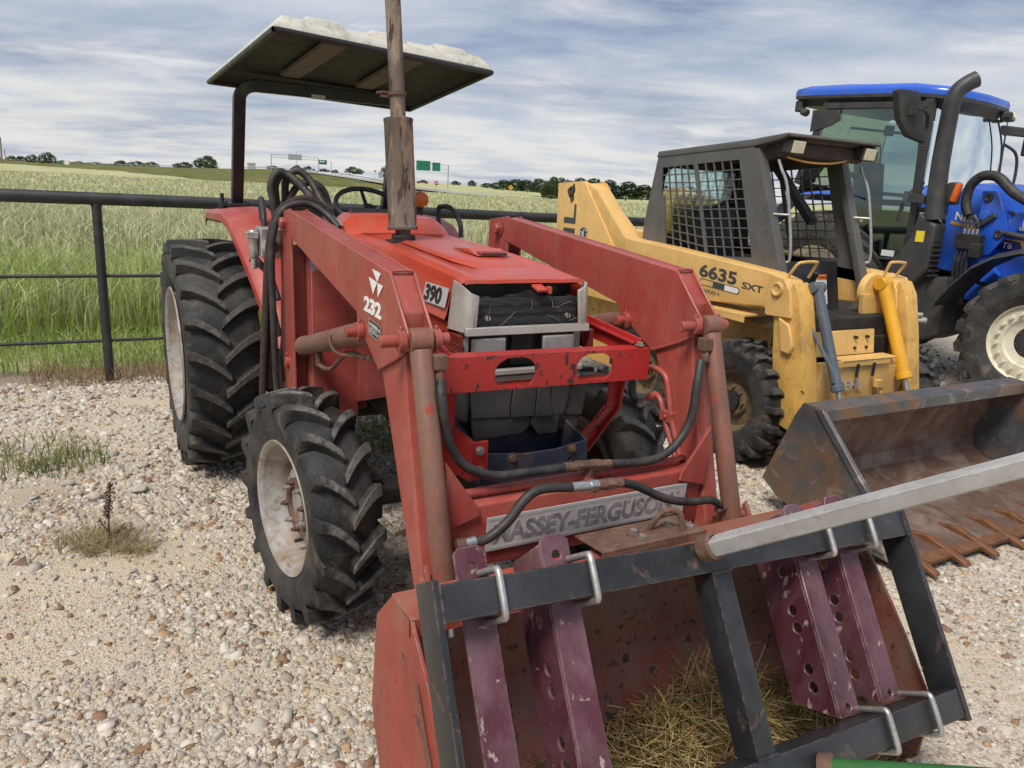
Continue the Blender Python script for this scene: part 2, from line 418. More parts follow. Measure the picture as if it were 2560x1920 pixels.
class B:
    def __init__(s):
        s.v, s.f, s.mi = [], [], []
    def add(s, vs, fs, m=0):
        o = len(s.v)
        s.v += [tuple(p) for p in vs]
        s.f += [tuple(i + o for i in f) for f in fs]
        s.mi += [m] * len(fs)
        return s
    def box(s, c, d, rot=(0, 0, 0), m=0):
        Rm = Matrix.Rotation(rot[2], 3, 'Z') @ Matrix.Rotation(rot[1], 3, 'Y') @ Matrix.Rotation(rot[0], 3, 'X')
        c = Vector(c)
        vs = [c + Rm @ Vector((x * d[0] / 2, y * d[1] / 2, z * d[2] / 2)) for x in (-1, 1) for y in (-1, 1) for z in (-1, 1)]
        return s.add(vs, [(0, 1, 3, 2), (4, 6, 7, 5), (0, 4, 5, 1), (2, 3, 7, 6), (0, 2, 6, 4), (1, 5, 7, 3)], m)
    def bar(s, p0, p1, w, h, up=(0, 0, 1), m=0):
        p0, p1 = Vector(p0), Vector(p1)
        d = (p1 - p0).normalized()
        sd = d.cross(Vector(up)).normalized()
        u = sd.cross(d)
        vs = [p + sd * (a * w / 2) + u * (b * h / 2) for p in (p0, p1) for a in (-1, 1) for b in (-1, 1)]
        return s.add(vs, [(0, 1, 3, 2), (4, 6, 7, 5), (0, 4, 5, 1), (2, 3, 7, 6), (0, 2, 6, 4), (1, 5, 7, 3)], m)
    def tube(s, pts, r, n=8, m=0, sub=0, cap=True):
        P = catmull(pts, sub)
        k = len(P)
        rr = [r] * k if isinstance(r, (int, float)) else list(np.interp(np.linspace(0, 1, k), np.linspace(0, 1, len(r)), r))
        T = [(P[min(i + 1, k - 1)] - P[max(i - 1, 0)]).normalized() for i in range(k)]
        nrm = T[0].orthogonal().normalized()
        vs = []
        for i in range(k):
            nrm = (nrm - T[i] * nrm.dot(T[i]))
            nrm = nrm.normalized() if nrm.length > 1e-6 else T[i].orthogonal().normalized()
            bn = T[i].cross(nrm)
            for j in range(n):
                a = 2 * math.pi * j / n
                vs.append(P[i] + (nrm * math.cos(a) + bn * math.sin(a)) * rr[i])
        fs = [(i * n + j, i * n + (j + 1) % n, (i + 1) * n + (j + 1) % n, (i + 1) * n + j) for i in range(k - 1) for j in range(n)]
        if cap:
            fs += [tuple(range(n))[::-1], tuple(range((k - 1) * n, k * n))]
        return s.add(vs, fs, m)
    def cyl(s, p0, p1, r, r2=None, n=16, m=0):
        return s.tube([p0, p1], [r, r if r2 is None else r2], n, m)
    def prism(s, poly, a0, a1, ax='x', m=0):
        """polygon in the two other axes (x:(y,z) y:(x,z) z:(x,y)) run from a0 to a1"""
        def pt(p, a):
            return {'x': (a, p[0], p[1]), 'y': (p[0], a, p[1]), 'z': (p[0], p[1], a)}[ax]
        k = len(poly)
        vs = [pt(p, a0) for p in poly] + [pt(p, a1) for p in poly]
        fs = [tuple(range(k)), tuple(range(2 * k - 1, k - 1, -1))] + [(i, i + k, (i + 1) % k + k, (i + 1) % k) for i in range(k)]
        return s.add(vs, fs, m)
    def holed(s, outer, holes, to3, th, m=0):
        """flat plate with holes; to3 maps 2D to 3D, th is the thickness vector"""
        loops = [outer] + holes
        tri = tessellate_polygon([[Vector((p[0], p[1], 0)) for p in l] for l in loops])
        flat = [p for l in loops for p in l]
        k = len(flat)
        th = Vector(th)
        vs = [Vector(to3(p)) for p in flat] + [Vector(to3(p)) + th for p in flat]
        fs = [tuple(t) for t in tri] + [tuple(i + k for i in t)[::-1] for t in tri]
        o = 0
        for l in loops:
            q = len(l)
            fs += [(o + i, o + (i + 1) % q, o + (i + 1) % q + k, o + i + k) for i in range(q)]
            o += q
        return s.add(vs, fs, m)
    def lathe(s, prof, c=(0, 0, 0), ax=(1, 0, 0), n=32, m=0, close=False):
        c, ax = Vector(c), Vector(ax).normalized()
        e1 = ax.orthogonal().normalized()
        e2 = ax.cross(e1)
        k = len(prof)
        vs = [c + ax * t + (e1 * math.cos(2 * math.pi * j / n) + e2 * math.sin(2 * math.pi * j / n)) * r for (r, t) in prof for j in range(n)]
        rows = k if close else k - 1
        fs = [(i * n + j, i * n + (j + 1) % n, ((i + 1) % k) * n + (j + 1) % n, ((i + 1) % k) * n + j) for i in range(rows) for j in range(n)]
        return s.add(vs, fs, m)
    def sheet(s, path, x0, x1, th, m=0, ax='x'):
        """bent sheet: 2D path with thickness, run along an axis"""
        P = [Vector((p[0], p[1])) for p in path]
        nn = []
        for i in range(len(P)):
            a = (P[i] - P[i - 1]).normalized() if i else None
            b = (P[i + 1] - P[i]).normalized() if i < len(P) - 1 else None
            d = (a + b).normalized() if a and b else (a or b)
            sc = 1 / max(0.4, (d.dot(b if b else a)))
            nn.append(Vector((-d.y, d.x)) * sc)
        poly = [tuple(p) for p in P] + [tuple(p + q * th) for p, q in reversed(list(zip(P, nn)))]
        k = len(P)
        def pt(p, a):
            return {'x': (a, p[0], p[1]), 'y': (p[0], a, p[1]), 'z': (p[0], p[1], a)}[ax]
        vs = [pt(p, x0) for p in poly] + [pt(p, x1) for p in poly]
        q = 2 * k
        fs = [(i, i + q, (i + 1) % q + q, (i + 1) % q) for i in range(q)]
        fs += [(i, i + 1, q - 2 - i, q - 1 - i) for i in range(k - 1)] + [(q + i, q + q - 1 - i, q + q - 2 - i, q + i + 1) for i in range(k - 1)]
        return s.add(vs, fs, m)
    def mesh(s, name, mats, bev=0.0, sm=35, seg=1, xf=None):
        me = bpy.data.meshes.new(name)
        me.from_pydata([tuple(v) for v in s.v], [], s.f)
        for mm in (mats if isinstance(mats, (list, tuple)) else [mats]):
            me.materials.append(M[mm] if isinstance(mm, str) else mm)
        for p, i in zip(me.polygons, s.mi):
            p.material_index = i
        bm = bmesh.new()
        bm.from_mesh(me)
        if xf is not None:
            bm.transform(xf)
        bmesh.ops.recalc_face_normals(bm, faces=bm.faces)
        if bev:
            ed = [e for e in bm.edges if len(e.link_faces) == 2 and e.calc_face_angle(0) > R(32)]
            bmesh.ops.bevel(bm, geom=ed, offset=bev, segments=seg, affect='EDGES', clamp_overlap=True, profile=0.6)
        bm.to_mesh(me)
        bm.free()
        if sm:
            me.polygons.foreach_set('use_smooth', [True] * len(me.polygons))
            me.set_sharp_from_angle(angle=R(sm))
        return me
    def obs(s, name, mats, parent=None, gap=0.004, **kw):
        """like ob(), but every loose piece becomes an object of its own"""
        par = list(range(len(s.v)))
        def find(i):
            while par[i] != i:
                par[i] = par[par[i]]
                i = par[i]
            return i
        for f in s.f:
            for j in f[1:]:
                par[find(f[0])] = find(j)
        comp = {}
        for i in range(len(s.v)):
            comp.setdefault(find(i), []).append(i)
        bx = []
        for k, ids in comp.items():
            c = np.array([s.v[i] for i in ids])
            bx.append([c.min(0) - gap, c.max(0) + gap, {k}])
        merged = True
        while merged:
            merged = False
            for i in range(len(bx)):
                for j in range(i + 1, len(bx)):
                    if (bx[i][0] < bx[j][1]).all() and (bx[j][0] < bx[i][1]).all():
                        bx[i] = [np.minimum(bx[i][0], bx[j][0]), np.maximum(bx[i][1], bx[j][1]), bx[i][2] | bx[j][2]]
                        bx.pop(j)
                        merged = True
                        break
                if merged:
                    break
        out = []
        for _, _, ks in bx:
            q = B()
            ids = [i for k in ks for i in comp[k]]
            mp = {i: n for n, i in enumerate(ids)}
            q.v = [s.v[i] for i in ids]
            for f, m in zip(s.f, s.mi):
                if f[0] in mp:
                    q.f.append(tuple(mp[i] for i in f))
                    q.mi.append(m)
            out.append(q.ob(name, mats, parent, **kw))
        return out
    def ob(s, name, mats, parent=None, bev=0.0, sm=35, seg=1, xf=None):
        return link(name, s.mesh(name, mats, bev, sm, seg, xf), parent)

def base_of(o):
    v = Vector((0, 0, 0))
    while o is not None:
        v = v + o.location
        o = o.parent
    return v

def link(name, data, parent=None, loc=None):
    o = bpy.data.objects.new(name, data)
    COL.objects.link(o)
    if loc is not None:
        o.location = loc
    if parent is not None:
        o.parent = parent
        o.matrix_parent_inverse = PINV.get(parent.name, Matrix())
    return o
PINV = {}

def thing(name, label, cat, loc, group=None):
    o = link(name, None)
    o.location = loc
    o.empty_display_size = 0.2
    PINV[o.name] = Matrix.Translation(Vector(loc)).inverted()
    return tag(o, label, cat, group)

def tag(o, label, cat, group=None, kind=None):
    if label:
        o['label'] = label
    if cat:
        o['category'] = cat
    if group:
        o['group'] = group
    if kind:
        o['kind'] = kind
    return o

def struct(o):
    o['kind'] = 'structure'
    return o

def circle(cx, cy, r, n=20, a0=0.0):
    return [(cx + r * math.cos(a0 + 2 * math.pi * i / n), cy + r * math.sin(a0 + 2 * math.pi * i / n)) for i in range(n)]

def bolt(b, p, d, r=0.012, h=0.01, m=0):
    """hexagon bolt head with washer at p facing d"""
    p, d = Vector(p), Vector(d).normalized()
    b.cyl(p, p + d * 0.003, r * 1.5, n=12, m=m)
    b.cyl(p, p + d * h, r, n=6, m=m)

def text(name, s, size, origin, right, upv, material, parent=None, bold=0.0, depth=0.0008, sx=1.0, shear=0.0, align='LEFT', spacing=1.0):
    cu = bpy.data.curves.new('letters', 'FONT')
    cu.body = s
    cu.size = size
    cu.offset = bold
    cu.extrude = depth
    cu.shear = shear
    cu.align_x = align
    cu.space_character = spacing
    cu.resolution_u = 4
    t = bpy.data.objects.new('letters', cu)
    COL.objects.link(t)
    dg = bpy.context.evaluated_depsgraph_get()
    me = bpy.data.meshes.new_from_object(t.evaluated_get(dg))
    bpy.data.objects.remove(t)
    bpy.data.curves.remove(cu)
    r, u = Vector(right).normalized(), Vector(upv).normalized()
    nn = r.cross(u)
    mt = Matrix((r * sx, u, nn)).transposed().to_4x4()
    mt.translation = Vector(origin)
    me.transform(mt)
    me.materials.clear()
    me.materials.append(M[material])
    me.name = name
    return link(name, me, parent)

def colmesh(name, V, F, C, material, parent=None, tri=3):
    """big mesh from numpy arrays; C = colour per vertex"""
    me = bpy.data.meshes.new(name)
    V = np.asarray(V, np.float32)
    F = np.asarray(F, np.int32)
    me.vertices.add(len(V))
    me.vertices.foreach_set('co', V.ravel())
    me.loops.add(F.size)
    me.loops.foreach_set('vertex_index', F.ravel())
    me.polygons.add(len(F))
    me.polygons.foreach_set('loop_start', np.arange(0, F.size, F.shape[1], dtype=np.int32))
    me.polygons.foreach_set('loop_total', np.full(len(F), F.shape[1], dtype=np.int32))
    a = me.color_attributes.new('col', 'FLOAT_COLOR', 'POINT')
    c4 = np.ones((len(V), 4), np.float32)
    c4[:, :3] = C
    a.data.foreach_set('color', c4.ravel())
    me.materials.append(M[material])
    me.update()
    me.validate()
    return link(name, me, parent)

# ------------------------------------------------------------------ wheels
def lug_tyre(b, Rr, Wd, rim, n, h, lw, delta, crown=0.03, power=1.6, reach=0.0, nseg=72, m=0, bulge=0.5):
    hw = Wd / 2
    rc = Rr - h
    # carcass
    prof = [(rim, -0.78 * hw), (rim + 0.035, -0.86 * hw)]
    mid = rim + (rc - rim) * 0.5
    for q_ in (0.30, 0.36):
        prof += [(rim + (rc - rim) * q_, -hw * (0.90 + 0.1 * bulge) * 0.985), (rim + (rc - rim) * (q_ + 0.03), -hw * (0.90 + 0.1 * bulge) * 1.015)]
    prof += [(mid, -hw * (0.90 + 0.1 * bulge)), (rc - 0.07, -hw * 0.99), (rc - crown - 0.012, -0.93 * hw)]
    prof += [(rc - crown * 0.45, -0.6 * hw), (rc, 0.0)]
    prof += [(r, -t) for r, t in reversed(prof[:-1])]
    b.lathe(prof, n=nseg, m=m)
    # lugs
    st = 6
    for side in (-1, 1):
        for i in range(n):
            p0 = 2 * math.pi * (i + (0.5 if side > 0 else 0)) / n + random.uniform(-0.006, 0.006)
            vs = []
            for k in range(st + 1):
                s = k / (st - 1)
                sc = min(s, 1.0)
                x = side * hw * (-0.07 + 1.05 * sc)
                ph = p0 + delta * (1 - (1 - sc) ** power)
                rb = rc - crown * (x / hw) ** 2 - 0.006
                rt_ = Rr - crown * 0.5 * (x / hw) ** 2
                if k == st:                              # runs down over the shoulder
                    x = side * hw * (1.0 + reach)
                    ph = p0 + delta * 1.05
                    rt_ = rc - 0.055
                    rb = rc - 0.085
                wide = lw * (0.85 + 0.35 * sc)
                for (rr_, ww) in ((rb, wide * 0.66), (rt_, wide * 0.46), (rt_, -wide * 0.46), (rb, -wide * 0.66)):
                    a = ph + ww / Rr
                    xx = x - (side * hw * 0.03 if (k == st and rr_ == rb) else 0)
                    vs.append((xx, -rr_ * math.cos(a), rr_ * math.sin(a)))
            fs = []
            for k in range(st):
                o = k * 4
                fs += [(o + j, o + j + 1, o + j + 5, o + j + 4) for j in range(3)]
            fs += [(0, 1, 2, 3), (st * 4 + 3, st * 4 + 2, st * 4 + 1, st * 4)]
            b.add(vs, fs, m)
    return b

def tread_mat(name, Rr, h, dustc=(0.20, 0.185, 0.165), amt=0.75, base=(0.020, 0.020, 0.021), mud=0.5):
    M[name] = mat(name, base, 0.62, var=0.4, vs=9, fine=0.25, dirt=((0.17, 0.135, 0.09), mud, 7, 0.53, 0.68), dirt2=((0.075, 0.070, 0.064), 0.7, 3.0, 0.42, 0.62), bump=0.3, bs=55, spec=0.35,
                  radial=(Rr - h * 0.35, Rr - h * 0.08, dustc, amt))
    return name
# ------------------------------------------------------------------ fence
FE = thing('pipe_fence', 'black steel pipe fence running along the field behind the machines', 'fence', (-1.53, 7.65, 0))
def fz(x):
    return 1.652 - 0.0085 * max(0, x + 0.5)
b = B()
b.tube([(-6.5, 7.65, fz(-6.5)), (-1, 7.65, fz(-1)), (4.3, 7.65, fz(4.3)), (8, 7.85, fz(8)), (14, 8.6, fz(14) - 0.1)], 0.055, n=16, sub=2)
b.ob('top_rail', 'pipe', FE, sm=60)
for z, r_ in ((0.972, 0.0155), (0.378, 0.0155)):
    b = B()
    b.tube([(-6.5, 7.65, z), (-1, 7.65, z), (4.3, 7.65, z - 0.03), (8, 7.85, z - 0.06), (14, 8.6, z - 0.2)], r_, n=8, sub=2)
    b.ob('fence_rail', 'pipe', FE, sm=60)
for x, y in ((-1.545, 7.65), (-4.4, 7.65), (1.35, 7.65), (4.25, 7.65), (7.1, 7.8), (10, 8.1)):
    b = B()
    b.cyl((x, y, -0.3), (x + 0.015, y, fz(x)), 0.040, n=16)
    b.cyl((x + 0.014, y, fz(x) - 0.075), (x + 0.015, y, fz(x) - 0.045), 0.044, n=16)
    b.ob('fence_post', 'pipe', FE, sm=60)

# ------------------------------------------------------------------ ground
def vnoise(x, y, s, seed=0):
    """cheap value noise for arrays"""
    x, y = np.asarray(x) * s, np.asarray(y) * s
    xi, yi = np.floor(x).astype(int), np.floor(y).astype(int)
    fx, fy = x - xi, y - yi
    fx, fy = fx * fx * (3 - 2 * fx), fy * fy * (3 - 2 * fy)
    def h(a, b_):
        n = (a * 374761393 + b_ * 668265263 + seed * 974634777) & 0x7fffffff
        n = ((n ^ (n >> 13)) * 1274126177) & 0x7fffffff
        return (n & 0xffff) / 65535.0
    return (h(xi, yi) * (1 - fx) + h(xi + 1, yi) * fx) * (1 - fy) + (h(xi, yi + 1) * (1 - fx) + h(xi + 1, yi + 1) * fx) * fy
def fbm(x, y, s, seed=0):
    return vnoise(x, y, s, seed) * 0.55 + vnoise(x, y, s * 2.1, seed + 5) * 0.28 + vnoise(x, y, s * 4.3, seed + 9) * 0.17
def ground_z(x, y):
    # wheel-packed yard with shallow unevenness; level under the wheels
    return (fbm(x, y, 0.9, 3) - 0.5) * 0.035 - 0.004
def sandy(x, y):
    """1 where packed fines show, 0 where loose stone covers"""
    s = fbm(x, y, 0.75, 21)
    band = np.exp(-((y - (3.25 - 0.62 * (x + 1.9))) / 0.36) ** 2) * np.clip((0.2 - x) * 1.5, 0, 1) * (0.55 + 0.9 * vnoise(x, y, 2.5, 77))
    band2 = np.exp(-((x - 1.75) / 0.5) ** 2) * np.clip((2.3 - y) * 1.2, 0, 1)
    return np.clip((s - 0.60) * 5 + 1.0 * band + 0.75 * band2, 0, 1)
GX = np.concatenate([np.linspace(-9, -3.2, 40), np.linspace(-3.1, 5.5, 175), np.linspace(5.7, 16, 50)])
GY = np.concatenate([np.linspace(-6, 0, 20), np.linspace(0.1, 5, 100), np.linspace(5.1, 8.25, 40)])
XX, YY = np.meshgrid(GX, GY)
ZZ = ground_z(XX, YY)
me = bpy.data.meshes.new('yard_ground')
nx_, ny_ = len(GX), len(GY)
idx = np.arange(nx_ * ny_).reshape(ny_, nx_)
F4 = np.stack([idx[:-1, :-1], idx[:-1, 1:], idx[1:, 1:], idx[1:, :-1]], -1).reshape(-1, 4)
gmat = bpy.data.materials.new('limestone_gravel')
def build_gravel(m):
    m.use_nodes = True
    n, L = m.node_tree.nodes, m.node_tree.links.new
    b_ = n['Principled BSDF']
    b_.inputs['Roughness'].default_value = 0.92
    b_.inputs['Specular IOR Level'].default_value = 0.2
    tc = N(n, 'ShaderNodeTexCoord')
    at = N(n, 'ShaderNodeAttribute', attribute_name='col')
    def vor(s):
        v = N(n, 'ShaderNodeTexVoronoi')
        v.inputs['Scale'].default_value = s
        L(tc.outputs['Object'], v.inputs['Vector'])
        return v
    def ramp(src, st):
        r = N(n, 'ShaderNodeValToRGB')
        el = r.color_ramp.elements
        while len(el) < len(st):
            el.new(0.5)
        for e, (p, c) in zip(el, st):
            e.position = p
            e.color = (*c, 1)
        L(src, r.inputs[0])
        return r.outputs[0]
    def mix(f, a, c, mode='MIX'):
        x = N(n, 'ShaderNodeMix', data_type='RGBA', blend_type=mode)
        for s, i in ((f, 0), (a, 6), (c, 7)):
            if isinstance(s, (int, float)):
                x.inputs[i].default_value = s
            elif isinstance(s, tuple):
                x.inputs[i].default_value = (*s, 1)
            else:
                L(s, x.inputs[i])
        return x.outputs[2]
    v1, v2 = vor(55), vor(120)
    sx = N(n, 'ShaderNodeSeparateColor')
    L(v1.outputs['Color'], sx.inputs[0])
    c1 = ramp(sx.outputs[0], [(0.0, (0.40, 0.33, 0.25)), (0.25, (0.47, 0.40, 0.31)), (0.55, (0.54, 0.48, 0.39)), (0.85, (0.60, 0.55, 0.47)), (0.95, (0.33, 0.22, 0.14)), (1.0, (0.30, 0.18, 0.11))])
    sy = N(n, 'ShaderNodeSeparateColor')
    L(v2.outputs['Color'], sy.inputs[0])
    c2 = ramp(sy.outputs[0], [(0.0, (0.46, 0.38, 0.27)), (0.6, (0.56, 0.47, 0.35)), (0.9, (0.62, 0.55, 0.45)), (1.0, (0.32, 0.23, 0.15))])
    ssp = N(n, 'ShaderNodeSeparateColor')
    L(at.outputs['Color'], ssp.inputs[0])
    sand = mix(0.4, (0.55, 0.46, 0.34), c2)
    c = mix(ssp.outputs[0], c1, sand)
    c = mix(ssp.outputs[1], c, (0.24, 0.18, 0.12))
    L(c, b_.inputs['Base Color'])
    hs = N(n, 'ShaderNodeMath', operation='MULTIPLY_ADD', i_1=0.5)
    L(v1.outputs['Distance'], hs.inputs[0])
    L(v2.outputs['Distance'], hs.inputs[2])
    bp = N(n, 'ShaderNodeBump')
    bp.invert = True
    bp.inputs['Strength'].default_value = 0.6
    bp.inputs['Distance'].default_value = 0.012
    L(hs.outputs[0], bp.inputs['Height'])
    L(bp.outputs[0], b_.inputs['Normal'])
build_gravel(gmat)
M['gravel'] = gmat
dirt_patch = np.exp(-(((XX + 1.75) / 0.55) ** 2 + ((YY - 4.75) / 0.5) ** 2)) * 0.7 * (0.2 + fbm(XX, YY, 3, 8)) + np.clip((YY - 7.45) * 1.6, 0, 0.75)
GC = np.zeros((nx_ * ny_, 3))
GC[:, 0] = sandy(XX, YY).ravel()
GC[:, 1] = np.clip(dirt_patch, 0, 0.85).ravel()
g = colmesh('yard_ground', np.stack([XX.ravel(), YY.ravel(), ZZ.ravel()], 1), F4, GC, 'gravel')
struct(g)
g.data.polygons.foreach_set('use_smooth', [True] * len(g.data.polygons))

# loose stones: thousands of small angular pebbles, one mesh
PHI = (1 + 5 ** 0.5) / 2
ico = np.array([(-1, PHI, 0), (1, PHI, 0), (-1, -PHI, 0), (1, -PHI, 0), (0, -1, PHI), (0, 1, PHI), (0, -1, -PHI), (0, 1, -PHI), (PHI, 0, -1), (PHI, 0, 1), (-PHI, 0, -1), (-PHI, 0, 1)], float)
ico /= np.linalg.norm(ico[0])
icof = np.array([(0, 11, 5), (0, 5, 1), (0, 1, 7), (0, 7, 10), (0, 10, 11), (1, 5, 9), (5, 11, 4), (11, 10, 2), (10, 7, 6), (7, 1, 8), (3, 9, 4), (3, 4, 2), (3, 2, 6), (3, 6, 8), (3, 8, 9), (4, 9, 5), (2, 4, 11), (6, 2, 10), (8, 6, 7), (9, 8, 1)])
# crushed stone: a lopsided six-sided chip, smaller on top, corners thrown about
chip_v = np.array([(-1, -1, -1), (1, -1, -1), (1, 1, -1), (-1, 1, -1), (-0.72, -0.72, 1), (0.72, -0.72, 1), (0.72, 0.72, 1), (-0.72, 0.72, 1)], float) * 0.8
chip_f = np.array([(4, 5, 6), (4, 6, 7), (0, 1, 5), (0, 5, 4), (1, 2, 6), (1, 6, 5), (2, 3, 7), (2, 7, 6), (3, 0, 4), (3, 4, 7)])
def stones(x, y, r, cols, flat=(0.30, 0.70), sink=0.30):
    n = len(x)
    a = rng.uniform(0, 2 * np.pi, n)
    sc = np.stack([r * rng.uniform(0.75, 1.45, n), r * rng.uniform(0.65, 1.05, n), r * rng.uniform(*flat, n)], 1)
    P = (chip_v[None] * rng.uniform(0.55, 1.25, (n, 8, 1)) + rng.normal(0, 0.16, (n, 8, 3))) * sc[:, None, :]
    ca, sa = np.cos(a)[:, None], np.sin(a)[:, None]
    tx, ty = rng.uniform(-0.35, 0.35, n)[:, None], rng.uniform(-0.35, 0.35, n)[:, None]
    Pz = P[:, :, 2] + P[:, :, 0] * tx + P[:, :, 1] * ty
    X_, Y_ = P[:, :, 0] * ca - P[:, :, 1] * sa, P[:, :, 0] * sa + P[:, :, 1] * ca
    z0 = ground_z(x, y) + sc[:, 2] * (1 - 2 * sink) * 0.8
    V = np.stack([X_ + x[:, None], Y_ + y[:, None], Pz + z0[:, None]], -1).reshape(-1, 3)
    F = (chip_f[None] + (np.arange(n) * 8)[:, None, None]).reshape(-1, 3)
    C = np.repeat(cols, 8, 0)
    return V, F, C
PAL = np.array([(0.62, 0.57, 0.50), (0.54, 0.50, 0.44), (0.68, 0.64, 0.58), (0.50, 0.43, 0.34), (0.58, 0.49, 0.36), (0.44, 0.42, 0.40), (0.37, 0.33, 0.29), (0.28, 0.155, 0.085), (0.22, 0.12, 0.075), (0.46, 0.31, 0.18)])
PW = np.array([0.20, 0.17, 0.14, 0.13, 0.12, 0.08, 0.04, 0.06, 0.03, 0.03])
def scatter(n, x0, x1, y0, y1, rmed, sig, rmax, keep=0.0):
    x, y = rng.uniform(x0, x1, n), rng.uniform(y0, y1, n)
    p = 1 - sandy(x, y) * (1 - keep)
    k = rng.random(n) < p
    x, y = x[k], y[k]
    r = np.clip(rmed * np.exp(rng.normal(0, sig, len(x))), 0.003, rmax)
    c = PAL[rng.choice(len(PAL), len(x), p=PW)] * rng.uniform(0.66, 1.02, (len(x), 1)) * np.array([1.0, 0.975, 0.93])
    return stones(x, y, r, c)
parts = [scatter(30000, -2.8, 0.3, 1.9, 3.9, 0.0085, 0.5, 0.03, 0.12),
         scatter(34000, -2.6, 0.2, 2.0, 3.7, 0.0042, 0.35, 0.008, 0.75),
         scatter(12000, 1.2, 3.6, 1.0, 3.6, 0.0048, 0.35, 0.009, 0.75),
         scatter(9000, -3.0, 2.4, 0.9, 2.2, 0.0085, 0.45, 0.03, 0.2),
         scatter(16000, -3.0, 0.4, 3.6, 5.8, 0.0115, 0.45, 0.035, 0.12),
         scatter(12000, -4.2, 0.5, 5.4, 7.75, 0.0145, 0.4, 0.04, 0.15),
         scatter(6000, -1.0, 2.6, 2.4, 5.0, 0.012, 0.4, 0.03, 0.2),
         scatter(9000, 1.8, 4.2, 1.0, 4.2, 0.0115, 0.45, 0.03, 0.3),
         scatter(7000, 3.0, 9.5, 2.5, 8.0, 0.016, 0.4, 0.04, 0.2),
         scatter(900, -5, 9, 0.8, 7.6, 0.022, 0.3, 0.045, 0.3)]
o = 0
Vs, Fs, Cs = [], [], []
for V, F, C in parts:
    Vs.append(V)
    Fs.append(F + o)
    Cs.append(C)
    o += len(V)
gs = colmesh('gravel', np.concatenate(Vs), np.concatenate(Fs), np.concatenate(Cs), 'stone')
tag(gs, 'loose pale and brown gravel stones scattered over the yard', 'gravel', kind='stuff')
# the few big stones one can pick out
for (x, y, r_, lab) in ((-1.38, 5.24, 0.048, 'angular pale grey rock nearest the rear tractor tyre'), (-1.42, 4.82, 0.060, 'long flat tan rock between dead weed and rear tractor tyre'),
                        (-1.66, 4.79, 0.055, 'rounded tan rock on the gravel above the dead weed'), (-1.75, 4.89, 0.042, 'small pale rock beside the rounded tan rock'),
                        (-1.80, 5.07, 0.045, 'half buried grey rock below the green weeds')):
    s_ = B()
    pts = ico * np.array([r_ * 1.0, r_ * 0.75, r_ * 0.55]) * rng.uniform(0.8, 1.2, (12, 1))
    s_.add([(p[0] + x, p[1] + y, p[2] + r_ * 0.25) for p in pts], [tuple(f) for f in icof])
    so_ = s_.ob('rock', mat('rock_face', (0.46, 0.42, 0.35), 0.9, var=0.2, vs=20, bump=0.4, bs=50), bev=r_ * 0.14, seg=2)
    tag(so_, lab, 'rock', 'larger rocks on the gravel')
# ------------------------------------------------------------------ red loader tractor
RT = thing('loader_tractor', 'faded red tractor with front loader, white canopy and tall rusty exhaust', 'tractor', (0, 3.9, 0))
tread_mat('rear_tread', 0.7616, 0.045, amt=0.62)
tread_mat('front_tread', 0.5285, 0.040, dustc=(0.25, 0.235, 0.21), amt=0.8)

def ag_wheel(parent, C, Rr, Wd, rim, n, h, lw, delta, tread, rot=0.0, mirror=1, rimm='rim', bolts=8, dish=0.10, hubm='rust', power=1.6, fl=0.80):
    """wheel centred on C, outer face towards -X before mirroring"""
    hw = Wd / 2
    b = B()
    # pressed disc with hub ring
    d0 = -hw * (fl - 0.02) + dish
    b.lathe([(rim * 0.86, d0 + 0.02), (rim * 0.72, d0), (rim * 0.60, d0 - 0.035), (rim * 0.42, d0 - 0.045), (0.001, d0 - 0.045)], n=40)
    w = b.ob('wheel', rimm, parent, sm=40)
    w.location = C
    w.rotation_euler = (0, 0, rot)
    w.scale = (mirror, 1, 1)
    t = lug_tyre(B(), Rr, Wd, rim, n, h, lw, delta, power=power).ob('tyre', tread, w, bev=0.004, sm=38)
    r = B()
    o = -hw * fl
    r.lathe([(rim + 0.022, o - 0.004), (rim + 0.026, o + 0.006), (rim - 0.004, o + 0.016), (rim - 0.012, o + 0.05), (rim * 0.90, o + 0.075),
             (rim * 0.86, -0.02), (rim * 0.86, hw * 0.5), (rim, hw * 0.7), (rim + 0.02, hw * 0.8)], n=56)
    r.lathe([(rim + 0.022, o - 0.004), (rim + 0.004, o + 0.004), (rim - 0.004, o + 0.016)], n=56)
    r.ob('rim', rimm, w, sm=40)
    hb = B()
    f = d0 - 0.047
    hb.lathe([(rim * 0.44, f + 0.002), (rim * 0.44, f - 0.012), (rim * 0.30, f - 0.014), (rim * 0.29, f + 0.03), (0.001, f + 0.03)], n=32)
    hb.ob('hub', [hubm, rimm], w, sm=40)
    for i in range(bolts):
        a = 2 * math.pi * (i + 0.3) / bolts
        nb = B()
        p = Vector((f - 0.012, -rim * 0.37 * math.cos(a), rim * 0.37 * math.sin(a)))
        nb.cyl(p, p + Vector((-0.020, 0, 0)), 0.014, n=6)
        nb.cyl(p + Vector((-0.02, 0, 0)), p + Vector((-0.034, 0, 0)), 0.008, n=8)
        nb.ob('wheel_nut', 'galv' if i % 2 else 'rust', w)
    return w
front_w = ag_wheel(RT, (-0.766, 3.137, 0.5185), 0.5285, 0.281, 0.283, 17, 0.040, 0.047, R(13.5), 'front_tread', rot=R(8.4), dish=0.125, bolts=8, fl=0.86)
vb = B()
vb.cyl((0.0, 0.02, -0.185), (-0.045, 0.02, -0.185), 0.006, n=8)
vb.cyl((-0.02, 0.02, -0.185), (-0.055, 0.02, -0.185), 0.009, n=8)
vb.ob('valve_stem', 'hose', front_w)
